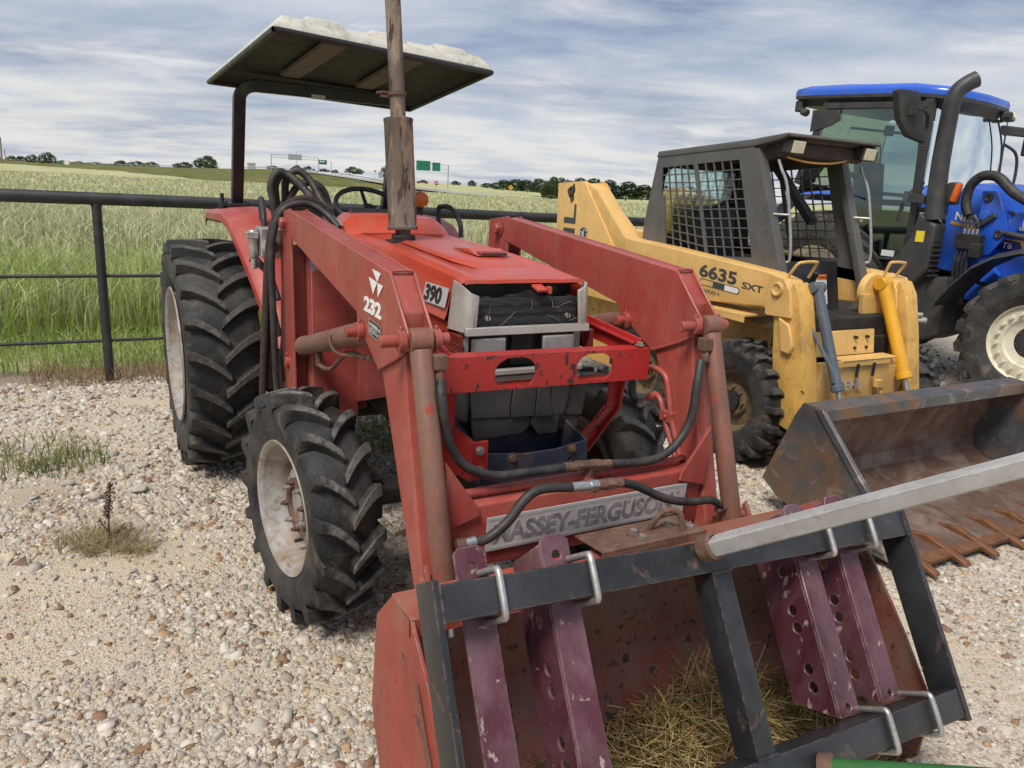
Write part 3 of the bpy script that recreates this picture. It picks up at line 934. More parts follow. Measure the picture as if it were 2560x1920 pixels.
rear_w = ag_wheel(RT, (-0.916, 5.298, 0.7516), 0.7616, 0.446, 0.420, 22, 0.045, 0.050, R(11.5), 'rear_tread', rot=R(2.0), dish=0.22, bolts=8, hubm='rim', fl=0.98)

def copy_wheel(w, C, rot, mirror):
    c = w.copy()
    COL.objects.link(c)
    c.location = C
    c.rotation_euler = (0, 0, rot)
    c.scale = (mirror, 1, 1)
    for ch in w.children:
        d = ch.copy()
        COL.objects.link(d)
        d.parent = c
    return c
copy_wheel(front_w, (0.766, 3.137, 0.5185), R(8.4), -1)
copy_wheel(rear_w, (0.916, 5.298, 0.7516), 0, -1)

# --- chassis, engine and axle
b = B()
b.box((0, 3.53, 0.98), (0.34, 1.58, 0.42))
b.box((0, 4.75, 0.88), (0.46, 0.95, 0.55))
b.box((0, 3.40, 1.28), (0.30, 1.2, 0.3))
b.cyl((-0.2, 3.3, 1.05), (-0.2, 4.2, 1.05), 0.075, n=14)
b.box((-0.22, 3.5, 0.82), (0.10, 0.8, 0.16))
b.box((-0.30, 4.35, 0.78), (0.12, 0.5, 0.30))
b.ob('engine_block', 'dark', RT, bev=0.015)
b = B()
b.cyl((-0.62, 3.14, 0.52), (0.62, 3.14, 0.52), 0.065, n=16)
b.box((0, 3.14, 0.56), (0.30, 0.26, 0.20))
for s in (-1, 1):
    b.cyl((s * 0.56, 3.14, 0.37), (s * 0.56, 3.14, 0.70), 0.062, n=16)
    b.box((s * 0.50, 3.14, 0.52), (0.13, 0.16, 0.21))
    b.lathe([(0.09, 0), (0.13, s * 0.02), (0.13, s * 0.07), (0.05, s * 0.09)], (s * 0.60, 3.13, 0.52), (1, 0, 0), n=20)
b.cyl((-0.5, 3.02, 0.58), (0.5, 3.02, 0.58), 0.022, n=10)
b.ob('front_axle', 'dark', RT, bev=0.008)
b = B()
b.cyl((-0.85, 5.298, 0.7516), (0.85, 5.298, 0.7516), 0.11, n=18)
b.box((0, 5.298, 0.85), (0.5, 0.6, 0.6))
b.ob('rear_axle', 'dark', RT, bev=0.01)
b = B()
b.cyl((-0.25, 4.15, 0.62), (0.25, 4.15, 0.62), 0.05, n=12)
b.prism([(4.05, 0.55), (5.0, 0.55), (5.0, 0.72), (4.05, 0.80)], -0.62, -0.30)
b.prism([(4.05, 0.55), (5.0, 0.55), (5.0, 0.72), (4.05, 0.80)], 0.30, 0.62)
b.ob('foot_platform', 'dark', RT, bev=0.01)

# --- bonnet
def loft(b, rows, m=0, cap=False):
    k = len(rows[0])
    vs = [p for r in rows for p in r]
    fs = [(i * k + j, i * k + j + 1, (i + 1) * k + j + 1, (i + 1) * k + j) for i in range(len(rows) - 1) for j in range(k - 1)]
    if cap:
        fs += [tuple(range(k)), tuple(range(len(rows) * k - 1, (len(rows) - 1) * k - 1, -1))]
    return b.add(vs, fs, m)
def bonnet_row(y, z, hw, k=1.0):
    # cross section: crowned top, ridges along the edges, short turned-down flange
    xs = [-hw - 0.012, -hw - 0.004, -hw + 0.02, -hw + 0.055, -hw + 0.09, -0.10, 0, 0.10, hw - 0.09, hw - 0.055, hw - 0.02, hw + 0.004, hw + 0.012]
    zs = [-0.050, -0.012, 0.0, 0.004, -0.008, 0.004, 0.006, 0.004, -0.008, 0.004, 0.0, -0.012, -0.050]
    return [(x, y, z + dz * k) for x, dz in zip(xs, zs)]
rows = [bonnet_row(*t) for t in ((2.588, 1.580, 0.262, 0.12), (2.592, 1.594, 0.264, 0.2), (2.62, 1.600, 0.266, 0.5), (2.70, 1.606, 0.272), (2.90, 1.620, 0.285), (3.20, 1.634, 0.292), (3.60, 1.647, 0.298), (4.02, 1.655, 0.302))]
loft(B(), rows).ob('bonnet', 'bonnet', RT, sm=50)
b = B()   # raised centre field with the air scoop
fld = [(-0.13, 2.80), (0.13, 2.80), (0.17, 2.95), (0.17, 3.60), (-0.17, 3.60), (-0.17, 2.95)]
zf = lambda x, y: np.interp(y, [2.6, 2.9, 3.2, 3.6, 4.02], [1.600, 1.627, 1.641, 1.654, 1.662])
b.add([(x, y, zf(x, y) - 0.004) for x, y in fld] + [(x * 0.93, 3.2 + (y - 3.2) * 0.94, zf(x, y) + 0.008) for x, y in fld],
      [(6, 7, 8, 9, 10, 11)] + [(i, (i + 1) % 6, (i + 1) % 6 + 6, i + 6) for i in range(6)])
b.ob('bonnet_field', 'bonnet', RT, bev=0.004, sm=40)
b = B()
b.prism([(3.02, 1.643), (3.30, 1.656), (3.12, 1.668)], -0.02, 0.15)
b.box((0.066, 3.05, 1.652), (0.135, 0.055, 0.012), m=1)
b.ob('bonnet_scoop', ['bonnet', 'dark'], RT, bev=0.002)
for s in (-1, 1):
    b = B()
    loft(b, [[(s * x, y, z) for y, z in pr] for x, pr in (
        (0.300, [(2.645, 1.562), (2.9, 1.585), (3.3, 1.602), (4.02, 1.615)]),
        (0.326, [(2.645, 1.450), (2.9, 1.460), (3.3, 1.468), (4.02, 1.478)]),
        (0.334, [(2.645, 1.433), (2.9, 1.436), (3.3, 1.438), (4.02, 1.44)]),
        (0.318, [(2.645, 1.423), (2.9, 1.415), (3.3, 1.40), (4.02, 1.38)]),
        (0.308, [(2.66, 1.30), (2.9, 1.26), (3.3, 1.22), (4.02, 1.18)]),
        (0.29, [(2.72, 1.20), (2.9, 1.10), (3.3, 1.05), (4.02, 1.02)]))])
    sp = b.ob('side_panel', 'bonnet', RT, sm=40)
    if s < 0:
        n_ = Vector((-0.978, 0, 0.208)).normalized()
        rr, uu = Vector((0, -1, 0.02)).normalized(), Vector((0.208, 0.02, 0.978)).normalized()
        o = Vector((-0.3262, 2.885, 1.472))
        q = B()
        q.add([o + rr * x + uu * y + n_ * d for d in (0.004, 0.007) for x, y in ((0, 0), (0.235, 0), (0.235, 0.078), (0, 0.078))],
              [(0, 1, 2, 3), (4, 5, 6, 7), (0, 1, 5, 4), (1, 2, 6, 5), (2, 3, 7, 6), (3, 0, 4, 7)])
        q.ob('model_badge', 'decalgr', sp)
        text('badge_numerals', '390', 0.086, o + rr * 0.012 + uu * 0.010 + n_ * 0.0085, rr, uu, 'blackdecal', sp, bold=0.0035, sx=1.35)

# --- grille: broken silver surround, screen, radiator, lamps
b = B()
for s in (-1, 1):
    # cheek: outer sloped face and inner return, upper edge snapped off
    top = [1.590, 1.575, 1.548, 1.535] if s < 0 else [1.583, 1.580, 1.566, 1.552]
    xs = [0.303, 0.288, 0.262, 0.228]
    ys = [2.635, 2.585, 2.555, 2.552]
    outl = [(s * (0.318), 2.65, 1.395), (s * 0.292, 2.565, 1.392), (s * 0.255, 2.540, 1.392), (s * 0.240, 2.545, 1.40)]
    upl = [(s * x, y, z) for x, y, z in zip(xs, ys, top)]
    vs = outl + upl + [(p[0] * 0.985, p[1] + 0.014, p[2]) for p in outl + upl]
    fs = []
    for i in range(3):
        fs += [(i, i + 1, i + 5, i + 4), (i + 8, i + 12, i + 13, i + 9)]
        fs += [(i, i + 8, i + 9, i + 1), (i + 4, i + 5, i + 13, i + 12)]
    fs += [(0, 4, 12, 8), (3, 11, 15, 7)]
    b.add(vs, fs)
b.prism([(2.536, 1.382), (2.560, 1.382), (2.572, 1.412), (2.542, 1.415)], -0.285, 0.285)
b.prism([(2.60, 1.375), (2.63, 1.375), (2.63, 1.39), (2.60, 1.39)], -0.285, 0.285)
for s in (-1, 1):
    b.box((s * 0.262, 2.60, 1.30), (0.022, 0.03, 0.16))
b.box((0.0, 2.575, 1.222), (0.56, 0.03, 0.022))
b.box((0.0, 2.585, 1.188), (0.56, 0.02, 0.030))
b.ob('grille_surround', 'silver', RT, bev=0.003)
b = B()
nx, rowsz = 24, (1.408, 1.45, 1.49, 1.52)
top = [1.517 + 0.010 * math.sin(i * 0.9) * math.sin(i * 0.37) + (0.02 if i > 14 else 0.028) * (1 - abs(i - 12) / 14) for i in range(nx + 1)]
vs = [(-0.235 + 0.47 * i / nx, 2.566 + 0.0012 * math.sin(i * 1.3 + j) + 0.007 * j, (z if j < 3 else top[i])) for j, z in enumerate(rowsz) for i in range(nx + 1)]
b.add(vs, [(j * (nx + 1) + i, j * (nx + 1) + i + 1, (j + 1) * (nx + 1) + i + 1, (j + 1) * (nx + 1) + i) for j in range(3) for i in range(nx)])
b.ob('grille_screen', 'screen', RT)
for z in (1.432, 1.470, 1.506):
    b = B()
    b.box((0, 2.60, z), (0.50, 0.012, 0.030), rot=(R(-18), 0, 0))
    b.ob('grille_slat', 'panel', RT, bev=0.002)
b = B()
b.box((0, 2.70, 1.47), (0.54, 0.04, 0.22))
b.cyl((-0.02, 2.66, 1.545), (0.06, 2.80, 1.548), 0.045, n=18)
b.cyl((0.16, 2.66, 1.545), (0.16, 2.8, 1.545), 0.035, n=18)
b.ob('radiator', 'dark', RT, bev=0.004)
for x in (-0.185, 0.185):
    b = B()
    b.cyl((x, 2.57, 1.447), (x, 2.556, 1.447), 0.011, n=14)
    b.box((x, 2.556, 1.447), (0.004, 0.003, 0.022), m=1)
    b.ob('screen_fastener', ['galv', 'dark'], RT)
b = B()
for (p, q) in (((-0.19, 2.56, 1.45), (-0.185, 2.548, 1.495)), ((0.09, 2.56, 1.53), (0.10, 2.546, 1.485)), ((0.10, 2.547, 1.49), (0.14, 2.545, 1.47)),
               ((-0.14, 2.545, 1.415), (-0.075, 2.54, 1.475)), ((0.08, 2.548, 1.455), (0.145, 2.54, 1.42)), ((0.18, 2.54, 1.43), (0.25, 2.535, 1.448)), ((0.0, 2.55, 1.52), (0.001, 2.548, 1.48)), ((0.12, 2.55, 1.485), (0.19, 2.545, 1.51))):
    p, q = Vector(p), Vector(q)
    b.tube([p, (p + q) / 2 + Vector((0.006, 0, 0.004)), q], 0.00055, n=5, sub=3)
b.ob('straw_bits', mat('dry_straw', (0.36, 0.31, 0.20), 0.7), RT)['kind'] = 'stuff'
b = B()
b.box((0.0, 2.66, 1.30), (0.52, 0.04, 0.20))
b.box((0.012, 2.632, 1.31), (0.105, 0.02, 0.16))
b.ob('lamp_panel', 'dark', RT, bev=0.004)
for s in (-1, 1):
    b = B()
    cx = 0.012 + s * 0.165
    b.box((cx, 2.646, 1.312), (0.168, 0.022, 0.100))
    for dz_ in (-0.048, 0.048):
        b.box((cx, 2.62, 1.312 + dz_), (0.168, 0.032, 0.006))
    for dx_ in (-0.081, 0.081):
        b.box((cx + dx_, 2.62, 1.312), (0.006, 0.032, 0.09))
    b.ob('headlight_shell', 'dark', RT, bev=0.008)
    b = B()
    b.add([(cx + sx * 0.078 * f, y, 1.312 + sz * 0.045 * f) for y, f in ((2.608, 1.0), (2.598, 0.93), (2.594, 0.6)) for sx, sz in ((-1, -1), (1, -1), (1, 1), (-1, 1))],
          [(i, (i + 1) % 4, (i + 1) % 4 + 4, i + 4) for i in range(4)] + [(i + 4, (i + 1) % 4 + 4, (i + 1) % 4 + 8, i + 8) for i in range(4)] + [(8, 9, 10, 11)])
    hl = b.ob('headlight', 'lens', RT, bev=0.003)
    b = B()
    for i in range(19):
        x = cx - 0.068 + 0.136 * i / 18
        b.box((x, 2.5935, 1.312), (0.0030, 0.003, 0.076))
    b.ob('lens_fluting', 'lens', hl)
    b = B()
    b.prism([(2.545, 1.300), (2.72, 1.300), (2.72, 1.382), (2.545, 1.386)], s * 0.296, s * 0.315)
    for z in (1.32, 1.35):
        b.box((s * 0.312, 2.63, z), (0.014, 0.17, 0.004))
    b.ob('marker_light', 'redlens', RT, bev=0.003)
b = B()
b.box((0.045, 2.566, 1.562), (0.05, 0.05, 0.012), rot=(R(20), 0, R(8)))
b.box((0.085, 2.56, 1.555), (0.016, 0.03, 0.028))
b.ob('bonnet_latch', 'bonnet', RT, bev=0.002)

# --- cowl, dash, steering wheel, seat
b = B()
loft(b, [[(-0.31, y, 1.50), (-0.305, y, z - 0.05), (-0.24, y, z), (0, y, z + 0.006), (0.24, y, z), (0.305, y, z - 0.05), (0.31, y, 1.50)] for y, z in ((4.03, 1.662), (4.08, 1.700), (4.16, 1.742), (4.40, 1.752), (4.46, 1.70))], cap=True)
b.ob('cowl', 'bonnet', RT, sm=40)
b = B()
C0, nrm = Vector((0.02, 4.72, 1.775)), Vector((0, -0.52, 0.855)).normalized()
e1 = Vector((1, 0, 0)); e2 = nrm.cross(e1)
ring = [C0 + (e1 * math.cos(a) + e2 * math.sin(a)) * 0.21 for a in [2 * math.pi * i / 40 for i in range(41)]]
b.tube(ring, 0.0155, n=10, cap=False)
for a in (R(90), R(210), R(330)):
    b.tube([C0 + nrm * -0.03, C0 + (e1 * math.cos(a) + e2 * math.sin(a)) * 0.1 - nrm * 0.02, C0 + (e1 * math.cos(a) + e2 * math.sin(a)) * 0.21], [0.020, 0.013, 0.012], n=8)
b.cyl(C0 - nrm * 0.05, C0 + nrm * 0.005, 0.035, n=16)
b.cyl(C0 - nrm * 0.35, C0 - nrm * 0.03, 0.028, n=12)
b.ob('steering_wheel', 'seat', RT, sm=50)
b = B()
b.box((0, 5.30, 1.28), (0.46, 0.46, 0.12))
b.box((0, 5.52, 1.50), (0.46, 0.10, 0.42), rot=(R(-10), 0, 0))
b.box((0, 5.3, 1.1), (0.24, 0.3, 0.26))
b.ob('operator_seat', 'seat', RT, bev=0.04, seg=3)
b = B()
b.box((0.0, 4.44, 1.70), (0.40, 0.05, 0.16), rot=(R(25), 0, 0))
b.ob('dash_panel', 'seat', RT, bev=0.01)

# --- rear fenders
for s in (-1, 1):
    b = B()
    pth = [(6.15, 1.600, 0.80), (6.13, 1.660, 0.80), (5.30, 1.690, 0.80), (5.08, 1.655, 0.79), (4.90, 1.575, 0.775), (4.62, 1.36, 0.73), (4.45, 1.20, 0.70), (4.30, 0.98, 0.665)]
    rows = []
    for y, z, xo in pth:
        rows.append([(s * 0.50, y + 0.02, z + 0.035), (s * 0.62, y, z + 0.028), (s * (xo - 0.03), y, z + 0.004), (s * xo, y + 0.012, z - 0.018), (s * (xo + 0.003), y + 0.03, z - 0.062)])
    loft(b, rows)
    rows2 = [[(p[0] - s * (0.012 if k == 4 else 0), p[1] + 0.012, p[2] - 0.014) for k, p in enumerate(r)] for r in rows]
    loft(b, rows2, m=1)
    f = b.ob('fender', ['red', 'dark'], RT, sm=35)
    h = B()
    h.tube([(s * 0.60, 4.95, 1.655), (s * 0.605, 4.97, 1.765), (s * 0.61, 4.94, 1.79), (s * 0.625, 4.80, 1.785), (s * 0.64, 4.68, 1.70), (s * 0.645, 4.66, 1.60)], 0.017, n=8, sub=4)
    h.ob('grab_handle', 'hose', f, sm=50)
    h = B()
    h.cyl((s * 0.70, 5.98, 1.67), (s * 0.70, 5.98, 1.70), 0.03, n=12)
    h.cyl((s * 0.70, 5.98, 1.69), (s * 0.70, 5.98, 1.79), 0.014, n=10)
    h.ob('lamp_stud', 'dark', f)
b = B()
b.cyl((0.47, 5.0, 1.72), (0.47, 5.0, 1.79), 0.03, n=12)
b.ob('turn_signal_stalk', 'hose', RT)
b = B()
b.lathe([(0.02, -0.03), (0.052, -0.03), (0.058, 0), (0.05, 0.03), (0.02, 0.038), (0.001, 0.038)], (0.47, 4.98, 1.83), (0, -1, 0), n=24)
b.ob('turn_signal', 'amber', RT, sm=50)

# --- roll bar and canopy
def strip(b, pts, wx, th):
    """flat box section swept along pts in a plane facing -Y: wx along the section width, th in Y"""
    P_ = [Vector(p) for p in pts]
    vs = []
    for k, p in enumerate(P_):
        d_ = (P_[min(k + 1, len(P_) - 1)] - P_[max(k - 1, 0)]).normalized()
        yb = Vector((0, 1, 0)); yb = (yb - d_ * yb.dot(d_)).normalized()
        sd_ = d_.cross(yb)
        vs += [p + sd_ * (a * wx / 2) + yb * (c_ * th / 2) for a, c_ in ((-1, -1), (1, -1), (1, 1), (-1, 1))]
    n_s = len(P_)
    b.add(vs, [(k * 4 + j_, k * 4 + (j_ + 1) % 4, (k + 1) * 4 + (j_ + 1) % 4, (k + 1) * 4 + j_) for k in range(n_s - 1) for j_ in range(4)] + [(0, 1, 2, 3), (n_s * 4 - 1, n_s * 4 - 2, n_s * 4 - 3, n_s * 4 - 4)])
def rops_pt(s_, a):
    return (s_ * (0.585 - 0.12 * (1 - math.cos(a))), 5.765 - 0.03 * math.sin(a), 2.44 + 0.095 * math.sin(a))
b = B()
path = [(-0.585, 6.06, 1.70), (-0.585, 5.785, 2.40)] + [rops_pt(-1, R(11.25 * i)) for i in range(9)] + [rops_pt(1, R(90 - 11.25 * i)) for i in range(9)] + [(0.585, 5.785, 2.40), (0.585, 6.06, 1.70)]
strip(b, path, 0.082, 0.07)
rb = b.ob('roll_bar', 'black', RT, bev=0.006)
for s in (-1, 1):
    b = B()
    b.box((s * 0.60, 6.05, 1.712), (0.20, 0.22, 0.02))
    for dx in (-0.08, 0.08):
        for dy in (-0.08, 0.08):
            bolt(b, (s * 0.60 + dx, 6.05 + dy, 1.72), (0, 0, 1), 0.014, 0.016)
    b.ob('roll_bar_foot', 'black', rb, bev=0.002)
b = B()
b.box((-0.05, 5.70, 2.50), (0.10, 0.012, 0.030))
b.ob('roof_label', 'galv', rb)
b = B()
b.cyl((-0.42, 5.72, 2.515), (0.42, 5.72, 2.515), 0.016, n=10)
b.ob('roof_cross_tube', 'black', rb)
# four corners of the canopy rim as it sits on the tractor (slightly skewed)
CF = [Vector((-0.63, 4.28, 2.672)), Vector((0.64, 4.30, 2.607)), Vector((0.745, 5.95, 2.502)), Vector((-0.757, 5.95, 2.549))]
def cq(u, v, dz=0.0):   # u 0..1 left to right, v 0..1 front to rear
    return CF[0] * (1 - u) * (1 - v) + CF[1] * u * (1 - v) + CF[2] * u * v + CF[3] * (1 - u) * v + Vector((0, 0, dz))
b = B()
nu, nv = 48, 40
def ctop(u, v):
    e = min(u, 1 - u) * 1.3
    f = min(v, 1 - v) * 1.65
    d = min(e, f)
    z = 0.012 + 0.078 * min(1, (d / 0.055)) ** 0.6
    return z
us = [0, 0.004, 0.012, 0.026, 0.045, 0.07, 0.3, 0.5, 0.7, 0.93, 0.955, 0.974, 0.988, 0.996, 1]
vs_ = [0, 0.003, 0.009, 0.020, 0.034, 0.055, 0.3, 0.5, 0.7, 0.945, 0.966, 0.980, 0.991, 0.997, 1]
loft(b, [[cq(u, v, ctop(u, v)) for u in us] for v in vs_])
cp = b.ob('canopy', 'canopyw', RT, sm=30)
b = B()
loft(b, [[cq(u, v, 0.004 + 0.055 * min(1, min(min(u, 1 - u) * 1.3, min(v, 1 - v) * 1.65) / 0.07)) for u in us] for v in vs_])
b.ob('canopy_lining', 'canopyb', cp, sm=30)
b = B()
cs = [cq(0, 0), cq(1, 0), cq(1, 1), cq(0, 1)]
b.tube([cs[0], cs[1], cs[2], cs[3], cs[0]], 0.017, n=8, cap=False)
b.ob('canopy_rim', 'black', cp)
for u in (0.30, 0.66):
    b = B()
    p, q = cq(u, 0.10, 0.035), cq(u, 0.72, 0.035)
    b.bar(p, q, 0.13, 0.03)
    b.ob('canopy_beam', mat('galvanised_beam', (0.11, 0.095, 0.08), 0.6, var=0.2), cp, bev=0.004)
for u in (0.22, 0.50, 0.80):
    b = B()
    rows_ = []
    for v, hh in ((0.012, 0.03), (0.025, 0.105), (0.05, 0.118), (0.90, 0.118), (0.93, 0.09)):
        rows_.append([cq(u - 0.085, v, min(hh, 0.088)), cq(u - 0.070, v, hh), cq(u + 0.070, v, hh), cq(u + 0.085, v, min(hh, 0.088))])
    loft(b, rows_)
    b.ob('canopy_rib', 'canopyw', cp, bev=0.004, sm=30)

# --- exhaust stack
b = B()
E0 = Vector((-0.12, 3.70, 1.640)); E1 = Vector((-0.122, 3.705, 1.705)); E2 = Vector((-0.138, 3.755, 2.252)); E3 = Vector((-0.165, 3.83, 3.05))
b.cyl(E0, E1, 0.040, n=18)
d = (E2 - E1).normalized()
b.lathe([(0.035, 0), (0.076, 0.0), (0.078, 0.012), (0.0725, 0.02), (0.0725, 0.53), (0.0745, 0.535), (0.0745, 0.548), (0.06, 0.552), (0.035, 0.553)], E1, d, n=28)
ex = b.ob('exhaust', 'muffler', RT, sm=40)
b = B()
b.tube([E2 - d * 0.02, E2 + d * 0.3, E3], 0.0385, n=18)
b.ob('tail_pipe', 'muffler', ex, sm=50)
b = B()
b.lathe([(0.05, -0.018), (0.062, -0.018), (0.062, 0.018), (0.05, 0.018)], E0 + Vector((0, 0, 0.022)), (0, 0, 1), n=20, close=True)
b.box(E0 + Vector((-0.05, -0.045, 0.022)), (0.04, 0.03, 0.03)); b.box(E0 + Vector((0.05, 0.045, 0.022)), (0.04, 0.03, 0.03))
b.box(E0 + Vector((0.0, 0, 0.006)), (0.15, 0.13, 0.014))
b.ob('exhaust_flange', 'dark', ex, bev=0.003)
b = B()
cpn = E2 + (E3 - E2).normalized() * 0.115
b.lathe([(0.038, -0.008), (0.047, -0.008), (0.047, 0.008), (0.038, 0.008)], cpn, (E3 - E2).normalized(), n=22, close=True)
b.box(cpn + Vector((-0.055, 0.02, 0.006)), (0.045, 0.03, 0.010)); b.box(cpn + Vector((-0.055, 0.02, -0.014)), (0.045, 0.03, 0.010))
b.cyl(cpn + Vector((-0.10, 0.02, 0)), cpn + Vector((-0.04, 0.02, 0)), 0.007, n=8)
b.ob('pipe_clamp', 'rust', ex)
# ------------------------------------------------------------------ loader on the red tractor
ARM = [(3.80, 1.785), (2.30, 1.662), (2.128, 1.494), (2.128, 1.440), (2.405, 1.310), (2.655, 1.436), (2.665, 1.470), (3.80, 1.655)]
BOX = [(3.78, 1.781), (2.31, 1.658), (2.20, 1.545), (2.20, 1.40), (2.405, 1.316), (2.655, 1.442), (2.665, 1.474), (3.78, 1.660)]
LOW = [(2.40, 1.318), (2.175, 1.425), (2.155, 1.30), (1.972, 0.685), (1.91, 0.46), (1.99, 0.42), (2.045, 0.635)]
for s in (-1, 1):
    xo_, xi_ = (-0.680, -0.588) if s < 0 else (0.612, 0.520)     # outer and inner face of this arm
    xm_ = (xo_ + xi_) / 2
    th_ = -s * 0.010
    b = B()
    b.prism(BOX, xo_ + th_ * 0.9, xi_ - th_ * 0.9)
    arm = b.ob('loader_arm', 'redarm', RT, bev=0.006, seg=2)
    for xa, xb in ((xo_, xo_ + th_), (xi_, xi_ - th_)):
        b = B()
        b.prism(ARM, xa, xb)
        b.ob('arm_side_plate', 'redarm', arm, bev=0.003)
    b = B()
    b.prism(LOW, xo_ + th_ * 0.8, xi_ - th_ * 0.8)
    lo = b.ob('lower_arm', 'redarm', arm, bev=0.014, seg=3)
    b = B()    # weld beads
    rx = -0.681 if s < 0 else 0.519
    b.tube([(rx, 2.40, 1.318), (rx, 2.27, 1.372), (rx, 2.15, 1.428)], 0.006, n=6, sub=5)
    b.tube([(xo_ + th_, 2.305, 1.664), (xm_, 2.303, 1.667), (xi_ - th_, 2.305, 1.664)], 0.006, n=6, sub=4)
    b.obs('weld_bead', 'redarm', arm)
    # pins with collars
    b = B()
    for (y, z, l) in ((2.59, 1.412, 0.035), (2.150, 1.468, 0.055)):
        for k in (-1, 1):
            x0 = xm_ + k * 0.047
            b.cyl((x0, y, z), (x0 + k * 0.024, y, z), 0.034, n=18)
            b.cyl((x0, y, z), (x0 + k * (l + (0.028 if k < 0 else 0)), y, z), 0.020, n=14)
            b.cyl((x0 + k * 0.012, y, z + 0.03), (x0 + k * 0.012, y, z + 0.044), 0.007, n=6)
            b.cyl((x0 + k * 0.012, y, z - 0.03), (x0 + k * 0.012, y, z - 0.044), 0.006, n=6)
    b.obs('pivot_pin', 'redarm', arm, bev=0.002)
    # mast
    b = B()
    mp_ = [(3.72, 0.62), (3.765, 1.79), (4.00, 1.76), (4.02, 0.62)]
    b.prism(mp_, xo_ - s * -0.003, xo_ + th_)
    b.prism(mp_, xi_ - th_ * 0.3, xi_ - th_ * 1.3)
    b.prism([(3.80, 0.60), (3.82, 1.56), (3.99, 1.60), (4.0, 0.60)], xo_ + th_, xi_ - th_ * 1.3)
    b.prism([(3.70, 0.72), (3.70, 1.50), (4.0, 1.52), (4.0, 0.72)], xi_ - th_, s * 0.36)
    b.prism([(3.05, 1.02), (2.98, 1.10), (3.68, 1.36), (3.70, 0.80)], s * 0.37, s * 0.355)
    b.box((s * 0.43, 3.9, 0.86), (0.26, 0.34, 0.22))
    mast = b.ob('loader_mast', 'redarm', RT, bev=0.003)
    b = B()
    bolt(b, (-0.683, 3.86, 1.715) if s < 0 else (0.517, 3.86, 1.715), (-1, 0, 0), 0.03, 0.03)
    b.cyl((xo_ + s * 0.02, 3.87, 1.0), (xi_ - s * 0.02, 3.87, 1.0), 0.03, n=14)
    b.cyl((xo_ + s * 0.01, 3.87, 1.03), (xo_ + s * 0.01, 3.87, 1.05), 0.007, n=6)
    b.obs('mast_pin', 'redarm', mast, bev=0.002)
    # lift cylinder
    b = B()
    p0, p1, p2 = Vector((xm_, 3.98, 1.035)), Vector((xm_, 3.72, 1.115)), Vector((xm_, 2.60, 1.410))
    b.cyl(p1, p2, 0.047, n=22)
    b.cyl(p1 + (p1 - p2).normalized() * 0.004, p1 + (p2 - p1).normalized() * 0.05, 0.050, n=22)
    lc = b.ob('lift_cylinder', 'cylrust', RT, bev=0.004)
    b = B()
    b.cyl(p0, p1, 0.024, n=16)
    b.ob('piston_rod', 'galv', lc)
    if s < 0:
        b = B()
        q = p1 + (p2 - p1) * 0.62
        b.tube([q + Vector((0.02, 0, 0.05)), q + Vector((-0.05, 0.0, 0.01)), q + Vector((-0.04, -0.05, -0.05)), (-0.62, 2.85, 1.255), (-0.62, 2.68, 1.285)], 0.006, n=6, sub=5)
        b.cyl((-0.62, 2.70, 1.283), (-0.62, 2.60, 1.30), 0.014, n=6)
        b.tube([(-0.635, 3.42, 1.13), (-0.635, 3.40, 1.09), (-0.635, 3.2, 1.12), (-0.625, 2.98, 1.24), (-0.62, 2.75, 1.27)], 0.010, n=8, sub=4)
        b.cyl((-0.635, 3.42, 1.145), (-0.635, 3.415, 1.085), 0.016, n=8)
        b.ob('cylinder_pipe', 'rust', lc)
    # bucket cylinder
    b = B()
    xc_ = xm_ if s < 0 else xm_ + 0.012
    t0, t1 = Vector((xc_, 2.140, 1.468)), Vector((xc_, 1.890, 0.745))
    b.cyl(t0 + (t1 - t0) * 0.04, t1, 0.036, n=24)
    b.cyl((xc_ - 0.037, 2.145, 1.468), (xc_ + 0.037, 2.145, 1.468), 0.040, n=24)
    bc = b.ob('bucket_cylinder', 'cylrust', RT, bev=0.006, seg=2)
    b = B()
    b.cyl(t1, t1 + (t1 - t0).normalized() * 0.16, 0.019, n=16)
    b.ob('piston_rod', 'steel', bc)
    b = B()
    k = -1 if s > 0 else 1
    px = xc_ + k * 0.052
    b.box((px, 2.10, 1.405), (0.045, 0.042, 0.048))
    b.cyl((px, 2.10, 1.385), (px - 0.002, 2.085, 1.335), 0.016, n=8)
    b.cyl((px - k * 0.02, 1.905, 0.80), (px + k * 0.03, 1.90, 0.80), 0.014, n=8)
    b.obs('hose_fitting', 'rust', bc, bev=0.003)
# decals on the near arm
n_ = Vector((-1, 0, 0))
sl_ = Vector((0, -1, -0.075)).normalized()
def onarm(y, z, d=0.0):
    return Vector((-0.6815 - d, y, z))
near_arm = [o for o in RT.children if o.name.startswith('loader_arm')][0]
text('arm_numerals', '232', 0.070, onarm(2.566, 1.497), (0, -1, -0.015), (0, -0.02, 1), 'white', near_arm, bold=0.0032, sx=1.78)
def tri_mark(name, pts, par):
    q = B()
    q.add([onarm(y, z, 0.0004) for y, z in pts] + [onarm(y, z, 0.0014) for y, z in pts], [(0, 1, 2), (3, 4, 5), (0, 1, 4, 3), (1, 2, 5, 4), (2, 0, 3, 5)])
    return q.ob(name, 'white', par)
cy, cz = 2.430, 1.598
tri_mark('emblem_triangle', [(2.474, 1.653), (2.381, 1.648), (2.416, 1.615)], near_arm)
tri_mark('emblem_triangle', [(2.508, 1.621), (2.418, 1.613), (2.462, 1.567)], near_arm)
tri_mark('emblem_triangle', [(2.414, 1.612), (2.357, 1.609), (2.412, 1.562)], near_arm)
q = B()
pl = [(2.506, 1.478), (2.376, 1.468), (2.380, 1.410), (2.508, 1.422)]
